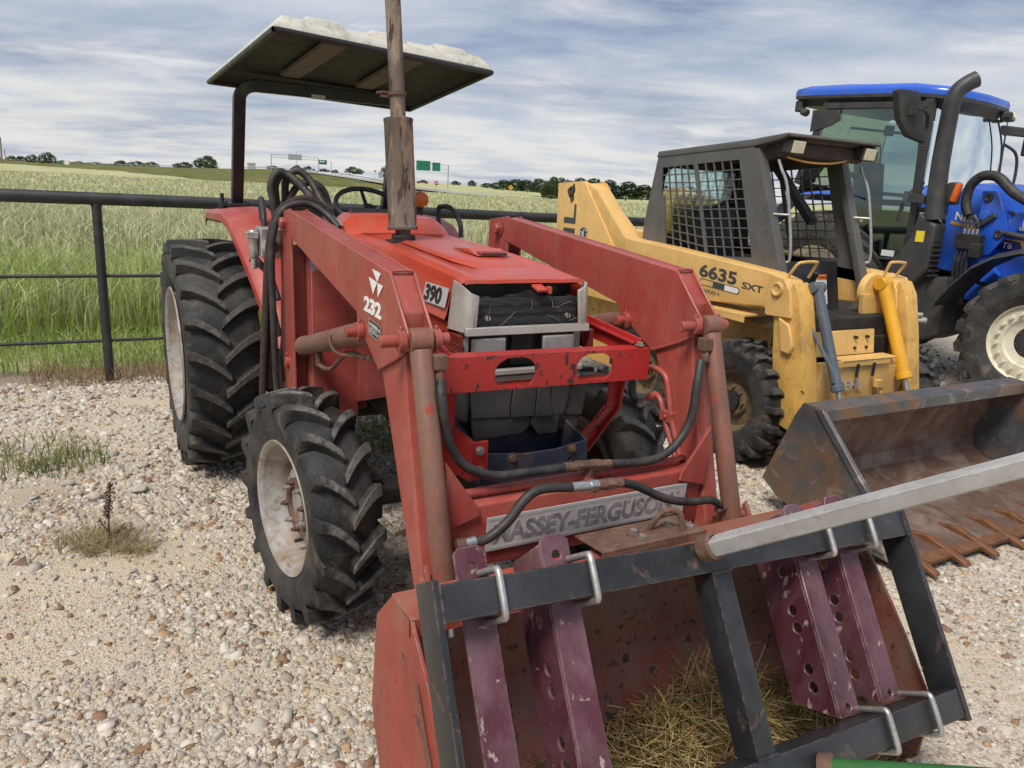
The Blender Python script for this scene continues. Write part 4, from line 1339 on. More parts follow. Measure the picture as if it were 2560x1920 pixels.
q.add([onarm(y, z, d) for d in (0.0003, 0.0012) for y, z in pl], [(0, 1, 2, 3), (4, 5, 6, 7), (0, 1, 5, 4), (1, 2, 6, 5), (2, 3, 7, 6), (3, 0, 4, 7)])
q.ob('maker_label', 'blackdecal', near_arm)
q = B()
def lbar(u0, u1, v0, v1):     # strip of unreadable print, in label coordinates
    def pt(u, v, d):
        a, b_ = Vector((0, *pl[0])).lerp(Vector((0, *pl[1])), u), Vector((0, *pl[3])).lerp(Vector((0, *pl[2])), u)
        w = a.lerp(b_, v)
        return Vector((-0.6815 - d, w.y, w.z))
    q.add([pt(u, v, d) for d in (0.001, 0.0016) for u, v in ((u0, v0), (u1, v0), (u1, v1), (u0, v1))], [(0, 1, 2, 3), (4, 5, 6, 7), (0, 1, 5, 4), (1, 2, 6, 5), (2, 3, 7, 6), (3, 0, 4, 7)])
for r_ in ((0, 1, 0, 0.035), (0, 1, 0.965, 1), (0, 0.025, 0.035, 0.965), (0.975, 1, 0.035, 0.965), (0.07, 0.22, 0.22, 0.42), (0.27, 0.76, 0.20, 0.42), (0.81, 0.93, 0.24, 0.44),
           (0.12, 0.40, 0.50, 0.55), (0.45, 0.70, 0.50, 0.55), (0.08, 0.60, 0.60, 0.64), (0.64, 0.92, 0.60, 0.64), (0.05, 0.30, 0.70, 0.78), (0.34, 0.62, 0.70, 0.78), (0.66, 0.95, 0.70, 0.78), (0.06, 0.36, 0.84, 0.88), (0.72, 0.92, 0.84, 0.88)):
    lbar(*r_)
q.ob('label_print', 'decalgr', near_arm)

# torque tube between the lower arms, with the name plate
b = B()
b.prism([(2.035, 0.690), (2.020, 0.925), (2.14, 0.93), (2.155, 0.690)], -0.592, 0.524)
tq = b.ob('torque_tube', 'redarm', RT, bev=0.012, seg=2)
b = B()
b.cyl((-0.53, 2.075, 0.950), (0.42, 2.075, 0.950), 0.016, n=12)
b.ob('oil_pipe', 'redarm', tq)
for s in (-1, 1):
    b = B()
    g0_ = -0.59 if s < 0 else 0.52
    b.prism([(g0_, 0.86), (g0_, 1.10), (g0_ - s * 0.12, 0.93), (g0_ - s * 0.13, 0.895)], 2.005, 2.018, 'y')
    b.ob('gusset', 'redarm', tq, bev=0.002)
q = B()
P0 = Vector((-0.43, 2.0225, 0.752))
rr, uu = Vector((1, 0, 0)), Vector((0, -0.064, 1)).normalized()
nf = rr.cross(uu)
q.add([P0 + rr * x + uu * z + nf * d for d in (0.001, 0.0045) for x, z in ((0, 0), (0.865, 0), (0.865, 0.128), (0, 0.128))], [(0, 1, 2, 3), (4, 5, 6, 7), (0, 1, 5, 4), (1, 2, 6, 5), (2, 3, 7, 6), (3, 0, 4, 7)])
npl = q.ob('name_plate', 'plate', tq)
q = B()
for z0, z1 in ((0.004, 0.014), (0.114, 0.124)):
    q.add([P0 + rr * x + uu * z + nf * d for d in (0.004, 0.0052) for x, z in ((0.005, z0), (0.86, z0), (0.86, z1), (0.005, z1))], [(0, 1, 2, 3), (4, 5, 6, 7), (0, 1, 5, 4), (1, 2, 6, 5), (2, 3, 7, 6), (3, 0, 4, 7)])
q.ob('plate_border', 'decalgr', npl)
text('plate_letters', 'MASSEY-FERGUSON', 0.098, P0 + rr * 0.022 + uu * 0.030 + nf * 0.005, rr, uu, 'platetext', npl, bold=0.0034, sx=0.90)

# grille guard: cross bar with two round holes, braces back to the frame
b = B()
def octo(cx, cz, w, h):
    return [(cx + w * x, cz + h * z) for x, z in ((-1, -0.2), (-0.93, -0.5), (-0.72, -0.8), (-0.4, -1), (0.4, -1), (0.72, -0.8), (0.93, -0.5), (1, -0.2), (1, 0.2), (0.93, 0.5), (0.72, 0.8), (0.4, 1), (-0.4, 1), (-0.72, 0.8), (-0.93, 0.5), (-1, 0.2))]
b.holed([(-0.55, 1.225), (0.455, 1.212), (0.455, 1.340), (-0.55, 1.352)], [octo(-0.172, 1.280, 0.087, 0.060), octo(0.186, 1.277, 0.087, 0.058)], lambda p: (p[0], 2.335, p[1]), (0, 0.010, 0))
b.box((-0.045, 2.378, 1.343), (1.0, 0.076, 0.010), rot=(0, R(0.75), 0))
b.box((-0.045, 2.378, 1.224), (1.0, 0.076, 0.010), rot=(0, R(0.75), 0))
gd = b.ob('grille_guard', 'guard', RT, bev=0.002)
b = B()
for s in (-1, 1):
    b.bar((s * 0.435, 2.38, 1.330), (s * 0.40, 2.95, 1.385), 0.012, 0.09, up=(0, 0, 1))
    b.bar((s * 0.432, 2.40, 1.352), (s * 0.40, 2.95, 1.405), 0.05, 0.010, up=(0, 0, 1))
    b.prism([(2.42, 1.23), (2.50, 1.23), (2.52, 1.08), (2.74, 0.82), (2.66, 0.78), (2.45, 1.05)], s * 0.42, s * 0.408)
    b.bar((s * 0.385, 2.46, 1.20), (s * 0.385, 2.47, 1.06), 0.06, 0.010, up=(0, 1, 0))
    b.bar((s * 0.385, 2.47, 1.06), (s * 0.36, 2.69, 0.80), 0.06, 0.010, up=(0, 1, 0.5))
    if s < 0:
        b.prism([(2.36, 0.86), (2.36, 1.02), (2.62, 1.03), (2.80, 0.95), (2.80, 0.80)], s * 0.335, s * 0.318)
        b.box((s * 0.300, 2.355, 0.945), (0.07, 0.014, 0.15))
b.obs('guard_brace', 'guard', gd, gap=0.02, bev=0.002)
b = B()
bolt(b, (0.425, 2.37, 1.348), (0, 0, 1), 0.014, 0.014)
for z in (0.905, 0.985):
    bolt(b, (-0.30, 2.348, z), (0, -1, 0), 0.013, 0.014)
b.obs('guard_bolt', 'galv', gd)

# front weight bracket (navy box) and the cracked lower grille panel
b = B()
b.holed([(-0.258, 0.800), (0.256, 0.797), (0.246, 0.938), (0.10, 0.915), (-0.06, 0.913), (-0.258, 0.938)],
        [circle(-0.118, 0.840, 0.010, 10), circle(0.165, 0.862, 0.010, 10)], lambda p: (p[0], 2.430, p[1]), (0, 0.012, 0))
for s in (-1, 1):
    b.prism([(2.438, 0.80), (2.438, 0.938), (2.66, 0.985), (2.66, 0.80)], s * 0.252, s * 0.240)
b.box((0, 2.55, 0.802), (0.50, 0.22, 0.010))
b.holed([(-0.25, 0.80), (0.25, 0.80), (0.25, 1.0), (-0.25, 1.0)], [circle(x, 0.955, 0.010, 10) for x in (-0.17, -0.07, 0.04, 0.14)], lambda p: (p[0], 2.66, p[1]), (0, 0.012, 0))
bb = b.ob('front_bracket', 'navy', RT, bev=0.002)
b = B()
for x, z in ((-0.115, 0.905), (0.168, 0.910)):
    bolt(b, (x, 2.430, z), (0, -1, 0), 0.014, 0.016)
b.obs('bracket_bolt', 'rust', bb)
pieces = [
    [(-0.238, 1.160), (-0.041, 1.155), (-0.046, 1.11), (-0.051, 1.06), (-0.046, 1.0215), (-0.224, 1.030)],
    [(-0.038, 1.155), (0.073, 1.150), (0.069, 1.09), (0.066, 1.016), (-0.043, 1.0212), (-0.048, 1.06), (-0.043, 1.11)],
    [(0.076, 1.150), (0.137, 1.152), (0.131, 1.12), (0.141, 1.07), (0.155, 1.010), (0.069, 1.0155)],
    [(0.1395, 1.152), (0.222, 1.150), (0.240, 1.12), (0.228, 1.05), (0.214, 1.006), (0.1575, 1.0098), (0.144, 1.07), (0.134, 1.12)],
    [(-0.224, 1.0275), (0.052, 1.013), (0.054, 0.975), (0.036, 0.955), (0.016, 0.940), (-0.214, 0.934)],
    [(0.055, 1.012), (0.196, 1.003), (0.190, 0.926), (0.092, 0.930), (0.078, 0.952), (0.057, 0.975)],
]
for i, pc in enumerate(pieces):
    b = B()
    b.prism(pc, 2.585 - 0.006 * (i % 3) + (0.012 if i > 3 else 0), 2.592 - 0.006 * (i % 3) + (0.012 if i > 3 else 0), 'y')
    b.ob('cracked_panel_piece', 'panel', RT, bev=0.0015)
b = B()
b.prism([(2.59, 1.15), (2.60, 1.01), (2.92, 1.01), (2.92, 1.17)], -0.25, -0.236)
b.prism([(2.60, 1.155), (2.61, 1.01), (2.92, 0.98), (2.92, 1.12)], 0.33, 0.342)
b.prism([(0.215, 1.150), (0.34, 1.135), (0.325, 0.99), (0.205, 1.008)], 2.600, 2.608, 'y')
b.prism([(0.185, 1.000), (0.318, 0.985), (0.312, 0.935), (0.185, 0.930)], 2.610, 2.618, 'y')
b.obs('lower_panel', 'panel', RT, bev=0.002)

# hoses
def hose(name, pts, r, parent, m='hose', sub=6, n=10):
    return B().tube(pts, r, n=n, sub=sub).ob(name, m, parent, sm=60)
hose('hydraulic_hose', [(-0.582, 2.085, 1.345), (-0.592, 2.05, 1.30), (-0.572, 2.05, 1.187), (-0.543, 2.05, 1.115), (-0.493, 2.05, 1.055), (-0.391, 2.05, 1.011), (-0.260, 2.05, 1.005), (-0.116, 2.05, 1.004)], 0.0165, tq)
hose('hydraulic_hose', [(0.082, 2.05, 0.990), (0.27, 2.05, 0.978), (0.380, 2.05, 1.019), (0.449, 2.05, 1.121), (0.470, 2.06, 1.261), (0.500, 2.085, 1.345)], 0.0165, tq)
hose('hydraulic_hose', [(-0.542, 1.90, 0.866), (-0.483, 1.90, 0.869), (-0.413, 1.90, 0.915), (-0.356, 1.90, 0.982), (-0.295, 1.90, 1.008), (-0.176, 1.90, 0.997)], 0.0165, tq)
hose('hydraulic_hose', [(0.025, 1.90, 0.983), (0.094, 1.90, 0.961), (0.224, 1.90, 0.895), (0.340, 1.90, 0.860), (0.458, 1.90, 0.848), (0.515, 1.90, 0.815)], 0.0155, tq)
b = B()
b.cyl((-0.116, 2.05, 1.004), (-0.060, 2.05, 1.000), 0.017, n=12)
b.cyl((-0.062, 2.05, 1.000), (-0.036, 2.05, 0.999), 0.022, n=6)
b.cyl((-0.036, 2.05, 0.999), (0.03, 2.05, 0.995), 0.019, n=12)
b.cyl((0.0, 2.05, 0.997), (-0.006, 2.055, 0.945), 0.018, n=10)
b.cyl((0.006, 2.05, 0.996), (0.038, 2.05, 0.993), 0.023, n=6)
b.cyl((0.036, 2.05, 0.993), (0.085, 2.05, 0.990), 0.017, n=12)
b.ob('tee_fitting', 'rust', tq, sm=30)
b = B()
b.cyl((-0.004, 2.053, 0.955), (-0.012, 2.06, 0.918), 0.022, n=6)
b.tube([(-0.012, 2.06, 0.925), (-0.018, 2.07, 0.895), (-0.035, 2.085, 0.86)], 0.012, n=8, sub=3)
b.ob('feed_pipe', 'redarm', tq)
b = B()
b.cyl((-0.180, 1.90, 0.997), (-0.105, 1.90, 0.992), 0.018, n=14)
b.cyl((-0.108, 1.90, 0.992), (-0.076, 1.90, 0.989), 0.022, n=6)
b.ob('hose_end', 'steel', tq, sm=30)
b = B()
b.cyl((-0.078, 1.90, 0.989), (-0.040, 1.90, 0.987), 0.019, n=12)
b.cyl((-0.058, 1.90, 0.988), (-0.058, 1.94, 0.96), 0.017, n=10)
b.cyl((-0.040, 1.90, 0.987), (-0.006, 1.90, 0.985), 0.022, n=6)
b.cyl((-0.008, 1.90, 0.985), (0.028, 1.90, 0.983), 0.017, n=12)
b.ob('tee_fitting', 'rust', tq, sm=30)
b = B()
b.cyl((-0.590, 1.905, 0.863), (-0.560, 1.90, 0.864), 0.020, n=6, m=1)
b.cyl((-0.562, 1.90, 0.864), (-0.528, 1.90, 0.866), 0.0185, n=14)
b.ob('hose_end', ['steel', 'rust'], tq, sm=30)
hose('oil_pipe', [(0.520, 2.42, 1.236), (0.520, 2.36, 1.244), (0.520, 2.300, 1.225), (0.520, 2.268, 1.16), (0.520, 2.235, 1.06), (0.520, 2.158, 0.92), (0.515, 2.14, 0.875), (0.48, 2.10, 0.945), (0.42, 2.075, 0.950)], 0.0125, tq, 'redarm', sub=5)
hose('oil_pipe', [(0.520, 2.40, 1.10), (0.520, 2.355, 1.135), (0.520, 2.315, 1.118), (0.520, 2.288, 1.07), (0.520, 2.246, 1.00), (0.520, 2.175, 0.895), (0.515, 2.165, 0.86)], 0.0125, tq, 'redarm', sub=5)
b = B()
b.box((0.52, 2.262, 1.065), (0.025, 0.075, 0.045))
b.cyl((0.507, 2.262, 1.065), (0.50, 2.262, 1.065), 0.010, n=6)
b.cyl((0.520, 2.395, 1.105), (0.520, 2.35, 1.137), 0.018, n=6)
b.ob('pipe_clip', 'redarm', tq, bev=0.002)
b = B()
b.cyl((0.520, 2.45, 1.065), (0.520, 2.39, 1.11), 0.017, n=8)
b.ob('hose_end', 'galv', tq)
hose('hydraulic_hose', [(0.52, 2.52, 1.32), (0.52, 2.515, 1.18), (0.52, 2.50, 1.09), (0.52, 2.45, 1.065)], 0.017, tq)
# hose loops by the near mast
nm = [o for o in RT.children if o.name.startswith('loader_mast')][0]
for pts in ([(-0.645, 4.30, 1.70), (-0.655, 4.30, 1.80), (-0.667, 4.30, 1.884), (-0.630, 4.30, 1.956), (-0.568, 4.30, 1.945), (-0.52, 4.2, 1.89), (-0.47, 4.05, 1.79)],
            [(-0.625, 4.34, 1.70), (-0.632, 4.34, 1.82), (-0.634, 4.34, 1.89), (-0.605, 4.34, 1.94), (-0.56, 4.32, 1.93), (-0.50, 4.2, 1.87), (-0.46, 4.05, 1.78)],
            [(-0.571, 4.40, 1.74), (-0.575, 4.38, 1.83), (-0.569, 4.36, 1.922), (-0.514, 4.35, 1.974), (-0.450, 4.33, 1.928), (-0.408, 4.25, 1.825), (-0.39, 4.15, 1.76)],
            [(-0.575, 4.35, 1.74), (-0.556, 4.35, 1.817), (-0.509, 4.35, 1.890), (-0.436, 4.35, 1.911), (-0.370, 4.35, 1.875), (-0.338, 4.35, 1.790), (-0.335, 4.30, 1.70)]):
    hose('hydraulic_hose', pts, 0.021, nm)
hose('hydraulic_hose', [(-0.735, 3.92, 0.80), (-0.74, 3.92, 0.914), (-0.744, 3.92, 1.235), (-0.746, 3.92, 1.504), (-0.732, 3.92, 1.661), (-0.691, 3.92, 1.765), (-0.626, 3.92, 1.805), (-0.547, 3.92, 1.808), (-0.475, 3.88, 1.765), (-0.43, 3.80, 1.70)], 0.0185, nm)
hose('wrapped_hose', [(-0.805, 3.95, 0.79), (-0.801, 3.95, 0.911), (-0.778, 3.95, 1.231), (-0.765, 3.95, 1.434), (-0.743, 3.95, 1.632), (-0.705, 3.95, 1.750), (-0.639, 3.95, 1.812), (-0.560, 3.95, 1.835), (-0.487, 3.95, 1.805), (-0.433, 3.95, 1.745)], 0.0195, nm, 'hoserust')
hose('wrapped_hose', [(-0.765, 3.97, 0.84), (-0.762, 3.97, 1.1), (-0.757, 3.97, 1.40), (-0.74, 3.97, 1.6), (-0.70, 3.98, 1.735)], 0.0175, nm, 'hoserust')
hose('hydraulic_hose', [(-0.69, 4.05, 1.10), (-0.71, 4.10, 1.25), (-0.72, 4.14, 1.42), (-0.80, 4.2, 1.50)], 0.016, nm)
hose('hydraulic_hose', [(-0.69, 4.05, 1.30), (-0.72, 4.12, 1.42), (-0.79, 4.2, 1.52)], 0.016, nm)
hose('hydraulic_hose', [(-0.70, 3.99, 0.86), (-0.69, 4.02, 0.98), (-0.67, 4.04, 1.10), (-0.66, 4.06, 1.3)], 0.016, nm)
b = B()
b.box((-0.715, 4.10, 1.60), (0.12, 0.16, 0.15))
b.cyl((-0.80, 4.10, 1.66), (-0.80, 4.10, 1.52), 0.026, n=8)
b.cyl((-0.80, 4.10, 1.52), (-0.80, 4.11, 1.46), 0.018, n=10)
b.cyl((-0.76, 3.98, 1.585), (-0.70, 4.02, 1.585), 0.030, n=14)
b.box((-0.81, 4.08, 1.635), (0.06, 0.05, 0.035))
b.ob('hydraulic_coupler', 'galv', nm, bev=0.004)
b = B()
b.cyl((-0.45, 3.97, 1.755), (-0.40, 3.88, 1.69), 0.025, n=10)
b.ob('hose_end', 'galv', nm)

# bucket
BP = [(1.590, 0.800), (1.600, 0.845), (1.735, 0.840), (1.862, 0.705), (1.902, 0.430), (1.872, 0.290), (1.800, 0.165), (1.68, 0.075), (1.50, 0.062), (1.24, 0.085)]
b = B()
b.sheet(BP[1:], -0.846, 0.846, -0.010, m=0)
bk = b.ob('bucket', ['bucketin'], RT, sm=25)
b = B()
b.prism([(1.590, 0.795), (1.592, 0.852), (1.740, 0.848), (1.745, 0.842), (1.604, 0.843), (1.602, 0.795)], -0.858, 0.858)
b.ob('bucket_top_lip', 'bucket', bk, bev=0.002)
b = B()
b.box((0, 1.255, 0.078), (1.70, 0.12, 0.014), rot=(R(-5), 0, 0))
b.ob('cutting_edge', 'rust', bk, bev=0.003)
SP = [(1.596, 0.850), (1.735, 0.846), (1.868, 0.712), (1.912, 0.373), (1.826, 0.180), (1.70, 0.055), (1.48, 0.042), (1.23, 0.068), (1.175, 0.13), (1.172, 0.28), (1.185, 0.37), (1.30, 0.525), (1.36, 0.600), (1.473, 0.735)]
for s in (-1, 1):
    b = B()
    b.prism(SP, s * 0.858, s * 0.847)
    sd = b.ob('bucket_side', 'bucket' if s < 0 else 'bucketin', bk, bev=0.002)
    b = B()
    b.tube([(s * 0.862, 1.53, 0.70), (s * 0.864, 1.44, 0.55), (s * 0.864, 1.36, 0.42), (s * 0.862, 1.27, 0.28)], [0.003, 0.008, 0.009, 0.006], n=6, sub=4)
    b.ob('side_weld', 'rust', sd)
b = B()
for s in (-1, 1):
    for x in (0.55, 0.68):
        b.prism([(1.86, 0.70), (1.90, 0.40), (1.99, 0.36), (2.02, 0.55), (1.93, 0.80)], s * x - 0.008, s * x + 0.008)
    b.cyl((s * 0.53, 1.935, 0.74), (s * 0.70, 1.935, 0.74), 0.018, n=12)
b.obs('bucket_lug', 'bucket', bk, gap=0.01, bev=0.002)
b = B()
b.box((0.0, 1.735, 0.872), (0.42, 0.16, 0.008), rot=(R(-6), 0, 0))
b.box((0.0, 1.660, 0.856), (0.42, 0.008, 0.05))
b.ob('hook_bracket', 'rust', bk, bev=0.002)
b = B()
for x, y in ((-0.035, 1.735), (0.115, 1.745), (0.165, 1.69), (-0.03, 1.69)):
    b.cyl((x, y, 0.876), (x, y, 0.880), 0.022, n=14, m=1)
    b.cyl((x, y, 0.878), (x, y, 0.893), 0.013, n=6)
b.obs('bracket_bolt', ['galv', 'rust'], bk)
b = B()
b.tube([(0.04, 1.745, 0.872), (0.045, 1.735, 0.905), (0.075, 1.72, 0.945), (0.115, 1.70, 0.945), (0.128, 1.69, 0.91), (0.13, 1.685, 0.872)], 0.0105, n=10, sub=4)
b.ob('lifting_loop', 'rust', bk)
# ------------------------------------------------------------------ bale spear frame standing in the bucket
TLc, TRc, BRc = Vector((-0.866, 1.4, 1.06)), Vector((0.834, 1.4, 0.962)), Vector((0.81, 1.04, 0.42))
f1 = (TRc - TLc).normalized()
f2 = (BRc - TRc)
f2 = (f2 - f1 * f2.dot(f1)).normalized()
f3 = f1.cross(f2)
FM = Matrix((f1, f2, f3)).transposed().to_4x4()
FM.translation = TLc
def FP(a, b_, c):
    return TLc + f1 * a + f2 * b_ + f3 * c
FR = thing('bale_spear_frame', 'black square tube bale spear frame with maroon uprights, standing in the red bucket', 'spear frame', (0, 1.2, 0.35))
def fbox(b, a0, a1, b0, b1, c0, c1, m=0):
    return b.box(((a0 + a1) / 2, (b0 + b1) / 2, (c0 + c1) / 2), (a1 - a0, b1 - b0, c1 - c0), m=m)
for nm_, bx in (('top_bar', (0, 1.70, 0, 0.088, 0, 0.09)), ('bottom_bar', (0, 1.70, 0.575, 0.663, 0, 0.09)), ('centre_post', (0.815, 0.885, 0.0885, 0.5745, 0.002, 0.088)),
                ('end_plate', (-0.019, -0.0005, -0.012, 0.675, -0.004, 0.105)), ('end_plate', (1.7005, 1.719, -0.012, 0.675, -0.004, 0.105))):
    fbox(B(), *bx).ob(nm_, 'frame', FR, bev=0.006 if 'bar' in nm_ or 'post' in nm_ else 0.003, seg=2, xf=FM)
b = B()
for a, w in ((0.0, 0.09), (1.7, 0.09)):
    b.tube([(a, 0.0, 0.0), (a, 0.044, -0.001), (a, 0.088, 0.0)], 0.005, n=6, sub=3)
b.tube([(0.812, 0.09, 0.002), (0.85, 0.0905, 0.0), (0.888, 0.09, 0.002)], 0.006, n=6, sub=4)
b.tube([(0.812, 0.573, 0.002), (0.85, 0.573, 0.0), (0.888, 0.573, 0.002)], 0.006, n=6, sub=4)
b.obs('weld_bead', 'frame', FR, xf=FM)
# maroon uprights: folded channel, front flange and web with paired holes
holes_b = [(0.16, 0), (0.21, 1), (0.33, 0), (0.38, 0), (0.50, 0), (0.55, 1)]
for a0, web, l0, l1 in ((0.085, 1, -0.085, 0.575), (0.335, -1, -0.085, 0.640), (1.255, -1, -0.075, 0.574), (1.455, -1, -0.085, 0.570)):
    fwid = 0.090
    b = B()
    bl = [(a0, l0 + 0.015), (a0 + 0.02, l0), (a0 + fwid - 0.02, l0), (a0 + fwid, l0 + 0.015), (a0 + fwid, l1), (a0, l1)]
    b.holed(bl, [circle(a0 + fwid * 0.5, -0.030, 0.013, 14)] + ([circle(a0 + fwid * 0.5, 0.550, 0.012, 14)] if a0 > 1 else []), lambda p: (p[0], p[1], 0.092), (0, 0, 0.009))
    wa = a0 if web < 0 else a0 + fwid - 0.009
    dep = 0.165
    wl_ = [(l0 + 0.02, 0.101), (l1, 0.101), (l1 - 0.04, 0.101 + dep), (l0 + 0.05, 0.101 + dep)]
    hs = []
    for hb_ in (0.04, 0.10, 0.22, 0.275, 0.40, 0.455):
        hs.append(circle(hb_ + 0.03, 0.101 + dep * 0.40, 0.017, 16))
    hs.append(circle(0.07, 0.101 + dep * 0.78, 0.017, 16))
    b.holed(wl_, hs, lambda p, w_=wa: (w_, p[0], p[1]), (0.009, 0, 0))
    ch = b.ob('upright_channel', 'maroon', FR, bev=0.0025, xf=FM)
# U-bolts
def ubolt(a, b0, b1, m='galv'):
    u = B()
    r_ = 0.0095
    u.tube([(a, b0 - 0.014, 0.13), (a, b0 - 0.014, 0.01), (a, b0 - 0.011, -0.008), (a, b0 + 0.006, -0.0125), (a, b1 - 0.006, -0.0125), (a, b1 + 0.011, -0.008), (a, b1 + 0.014, 0.01), (a, b1 + 0.014, 0.12)], r_, n=10, sub=3)
    u.cyl((a, b0 - 0.014, 0.101), (a, b0 - 0.014, 0.118), 0.017, n=6)
    u.cyl((a, b1 + 0.014, 0.101), (a, b1 + 0.014, 0.118), 0.017, n=6)
    return u.ob('u_bolt', m, FR, xf=FM, sm=50)
for a in (0.150, 0.415, 1.310, 1.512):
    ubolt(a, 0.0, 0.088)
for a in (1.335, 1.545):
    ubolt(a, 0.575, 0.663)
# spears
b = B()
w0, w1 = Vector((-0.085, 1.352, 1.022)), Vector((0.085, 0.45, 1.665))
dd = (w1 - w0).normalized()
e_u = (Vector((0, 0, 1)) - dd * dd.z).normalized()
e_r = dd.cross(e_u)
e_u, e_r = (e_u * 0.96 + e_r * 0.28), (e_r * 0.96 - e_u * 0.28)
prof8 = [(-1, -0.80), (-0.80, -1), (0.80, -1), (1, -0.80), (1, 0.80), (0.80, 1), (-0.80, 1), (-1, 0.80)]
vs8 = []
for t, rr_ in ((0.0, 0.0235), (0.05, 0.0240), (0.5, 0.0215), (0.85, 0.018), (1.0, 0.004)):
    c_ = w0 + (w1 - w0) * t
    vs8 += [c_ + (e_r * x + e_u * z) * rr_ for x, z in prof8]
b.add(vs8, [(i * 8 + j, i * 8 + (j + 1) % 8, (i + 1) * 8 + (j + 1) % 8, (i + 1) * 8 + j) for i in range(4) for j in range(8)] + [tuple(range(8)), tuple(range(39, 31, -1))])
b.ob('white_spear', 'spearw', FR, sm=25)
b = B()
b.lathe([(0.026, -0.02), (0.038, -0.02), (0.038, 0.018), (0.030, 0.024)], w0 + dd * 0.005, dd, n=24)
b.ob('spear_socket', 'rust', FR, sm=40)
g0, g1 = Vector((0.135, 1.035, 0.478)), Vector((0.46, 0.42, 0.80))
dg = (g1 - g0).normalized()
b = B()
b.tube([g0, g0 + (g1 - g0) * 0.5, g0 + (g1 - g0) * 0.8, g1], [0.022, 0.021, 0.017, 0.006], n=16)
b.ob('green_spear', 'spearg', FR, sm=50)
b = B()
b.lathe([(0.022, -0.02), (0.034, -0.02), (0.034, 0.012), (0.023, 0.018)], g0 + dg * 0.004, dg, n=24)
b.ob('spear_socket', 'rust', FR, sm=40)

# ------------------------------------------------------------------ loose hay in the bucket
def strands(n, cx, cy, zfun, L, wid, cols, spread):
    V, F, C = [], [], []
    for i in range(n):
        x, y = cx(), cy()
        z = zfun(x, y)
        l = random.uniform(*L)
        a = random.uniform(0, 2 * math.pi)
        el = random.gauss(0.05, spread)
        d = Vector((math.cos(a) * math.cos(el), math.sin(a) * math.cos(el), math.sin(el)))
        bend = Vector((random.gauss(0, 0.25), random.gauss(0, 0.25), random.gauss(-0.12, 0.2)))
        c = random.choice(cols)
        k = random.uniform(0.7, 1.25)
        w = random.uniform(*wid)
        sd = d.cross(Vector((random.random() - .5, random.random() - .5, 1))).normalized() * w
        o = len(V)
        p = Vector((x, y, z))
        for t in (0, 0.34, 0.67, 1):
            q = p + d * (l * (t - 0.5)) + bend * (l * (t - 0.5) ** 2)
            q.z = max(q.z, 0.085)
            V += [q - sd, q + sd]
            C += [tuple(ch * k for ch in c)] * 2
        for j in range(3):
            F.append((o + 2 * j, o + 2 * j + 1, o + 2 * j + 3, o + 2 * j + 2))
    return V, F, C
hx = lambda: max(-0.55, min(0.80, random.gauss(0.22, 0.34)))
hy = lambda: min(1.80, max(1.22, random.gauss(1.50, 0.17)))
def hz(x, y):
    top = 0.085 + 0.15 * math.exp(-((x - 0.30) ** 2 / 0.10 + (y - 1.62) ** 2 / 0.05)) + 0.05 * math.exp(-((x + 0.1) ** 2 / 0.2 + (y - 1.45) ** 2 / 0.1))
    return random.uniform(0.08, top + 0.01)
STRAW = [(0.40, 0.28, 0.11), (0.33, 0.23, 0.10), (0.50, 0.38, 0.18), (0.20, 0.14, 0.06), (0.10, 0.075, 0.035), (0.28, 0.17, 0.08), (0.15, 0.15, 0.05)]
V, F, C = strands(5200, hx, hy, hz, (0.10, 0.32), (0.0010, 0.0022), STRAW, 0.22)
V2, F2, C2 = strands(160, lambda: random.gauss(0.42, 0.12), lambda: random.gauss(1.68, 0.07), lambda x, y: random.uniform(0.12, 0.30), (0.15, 0.36), (0.0008, 0.0014), STRAW, 0.75)
F2 = [tuple(i + len(V) for i in f) for f in F2]
hay = colmesh('hay', [tuple(v) for v in V] + [tuple(v) for v in V2], F + F2, C + C2, 'straw')
tag(hay, 'loose dry hay heaped on the floor of the red bucket', 'hay', kind='stuff')
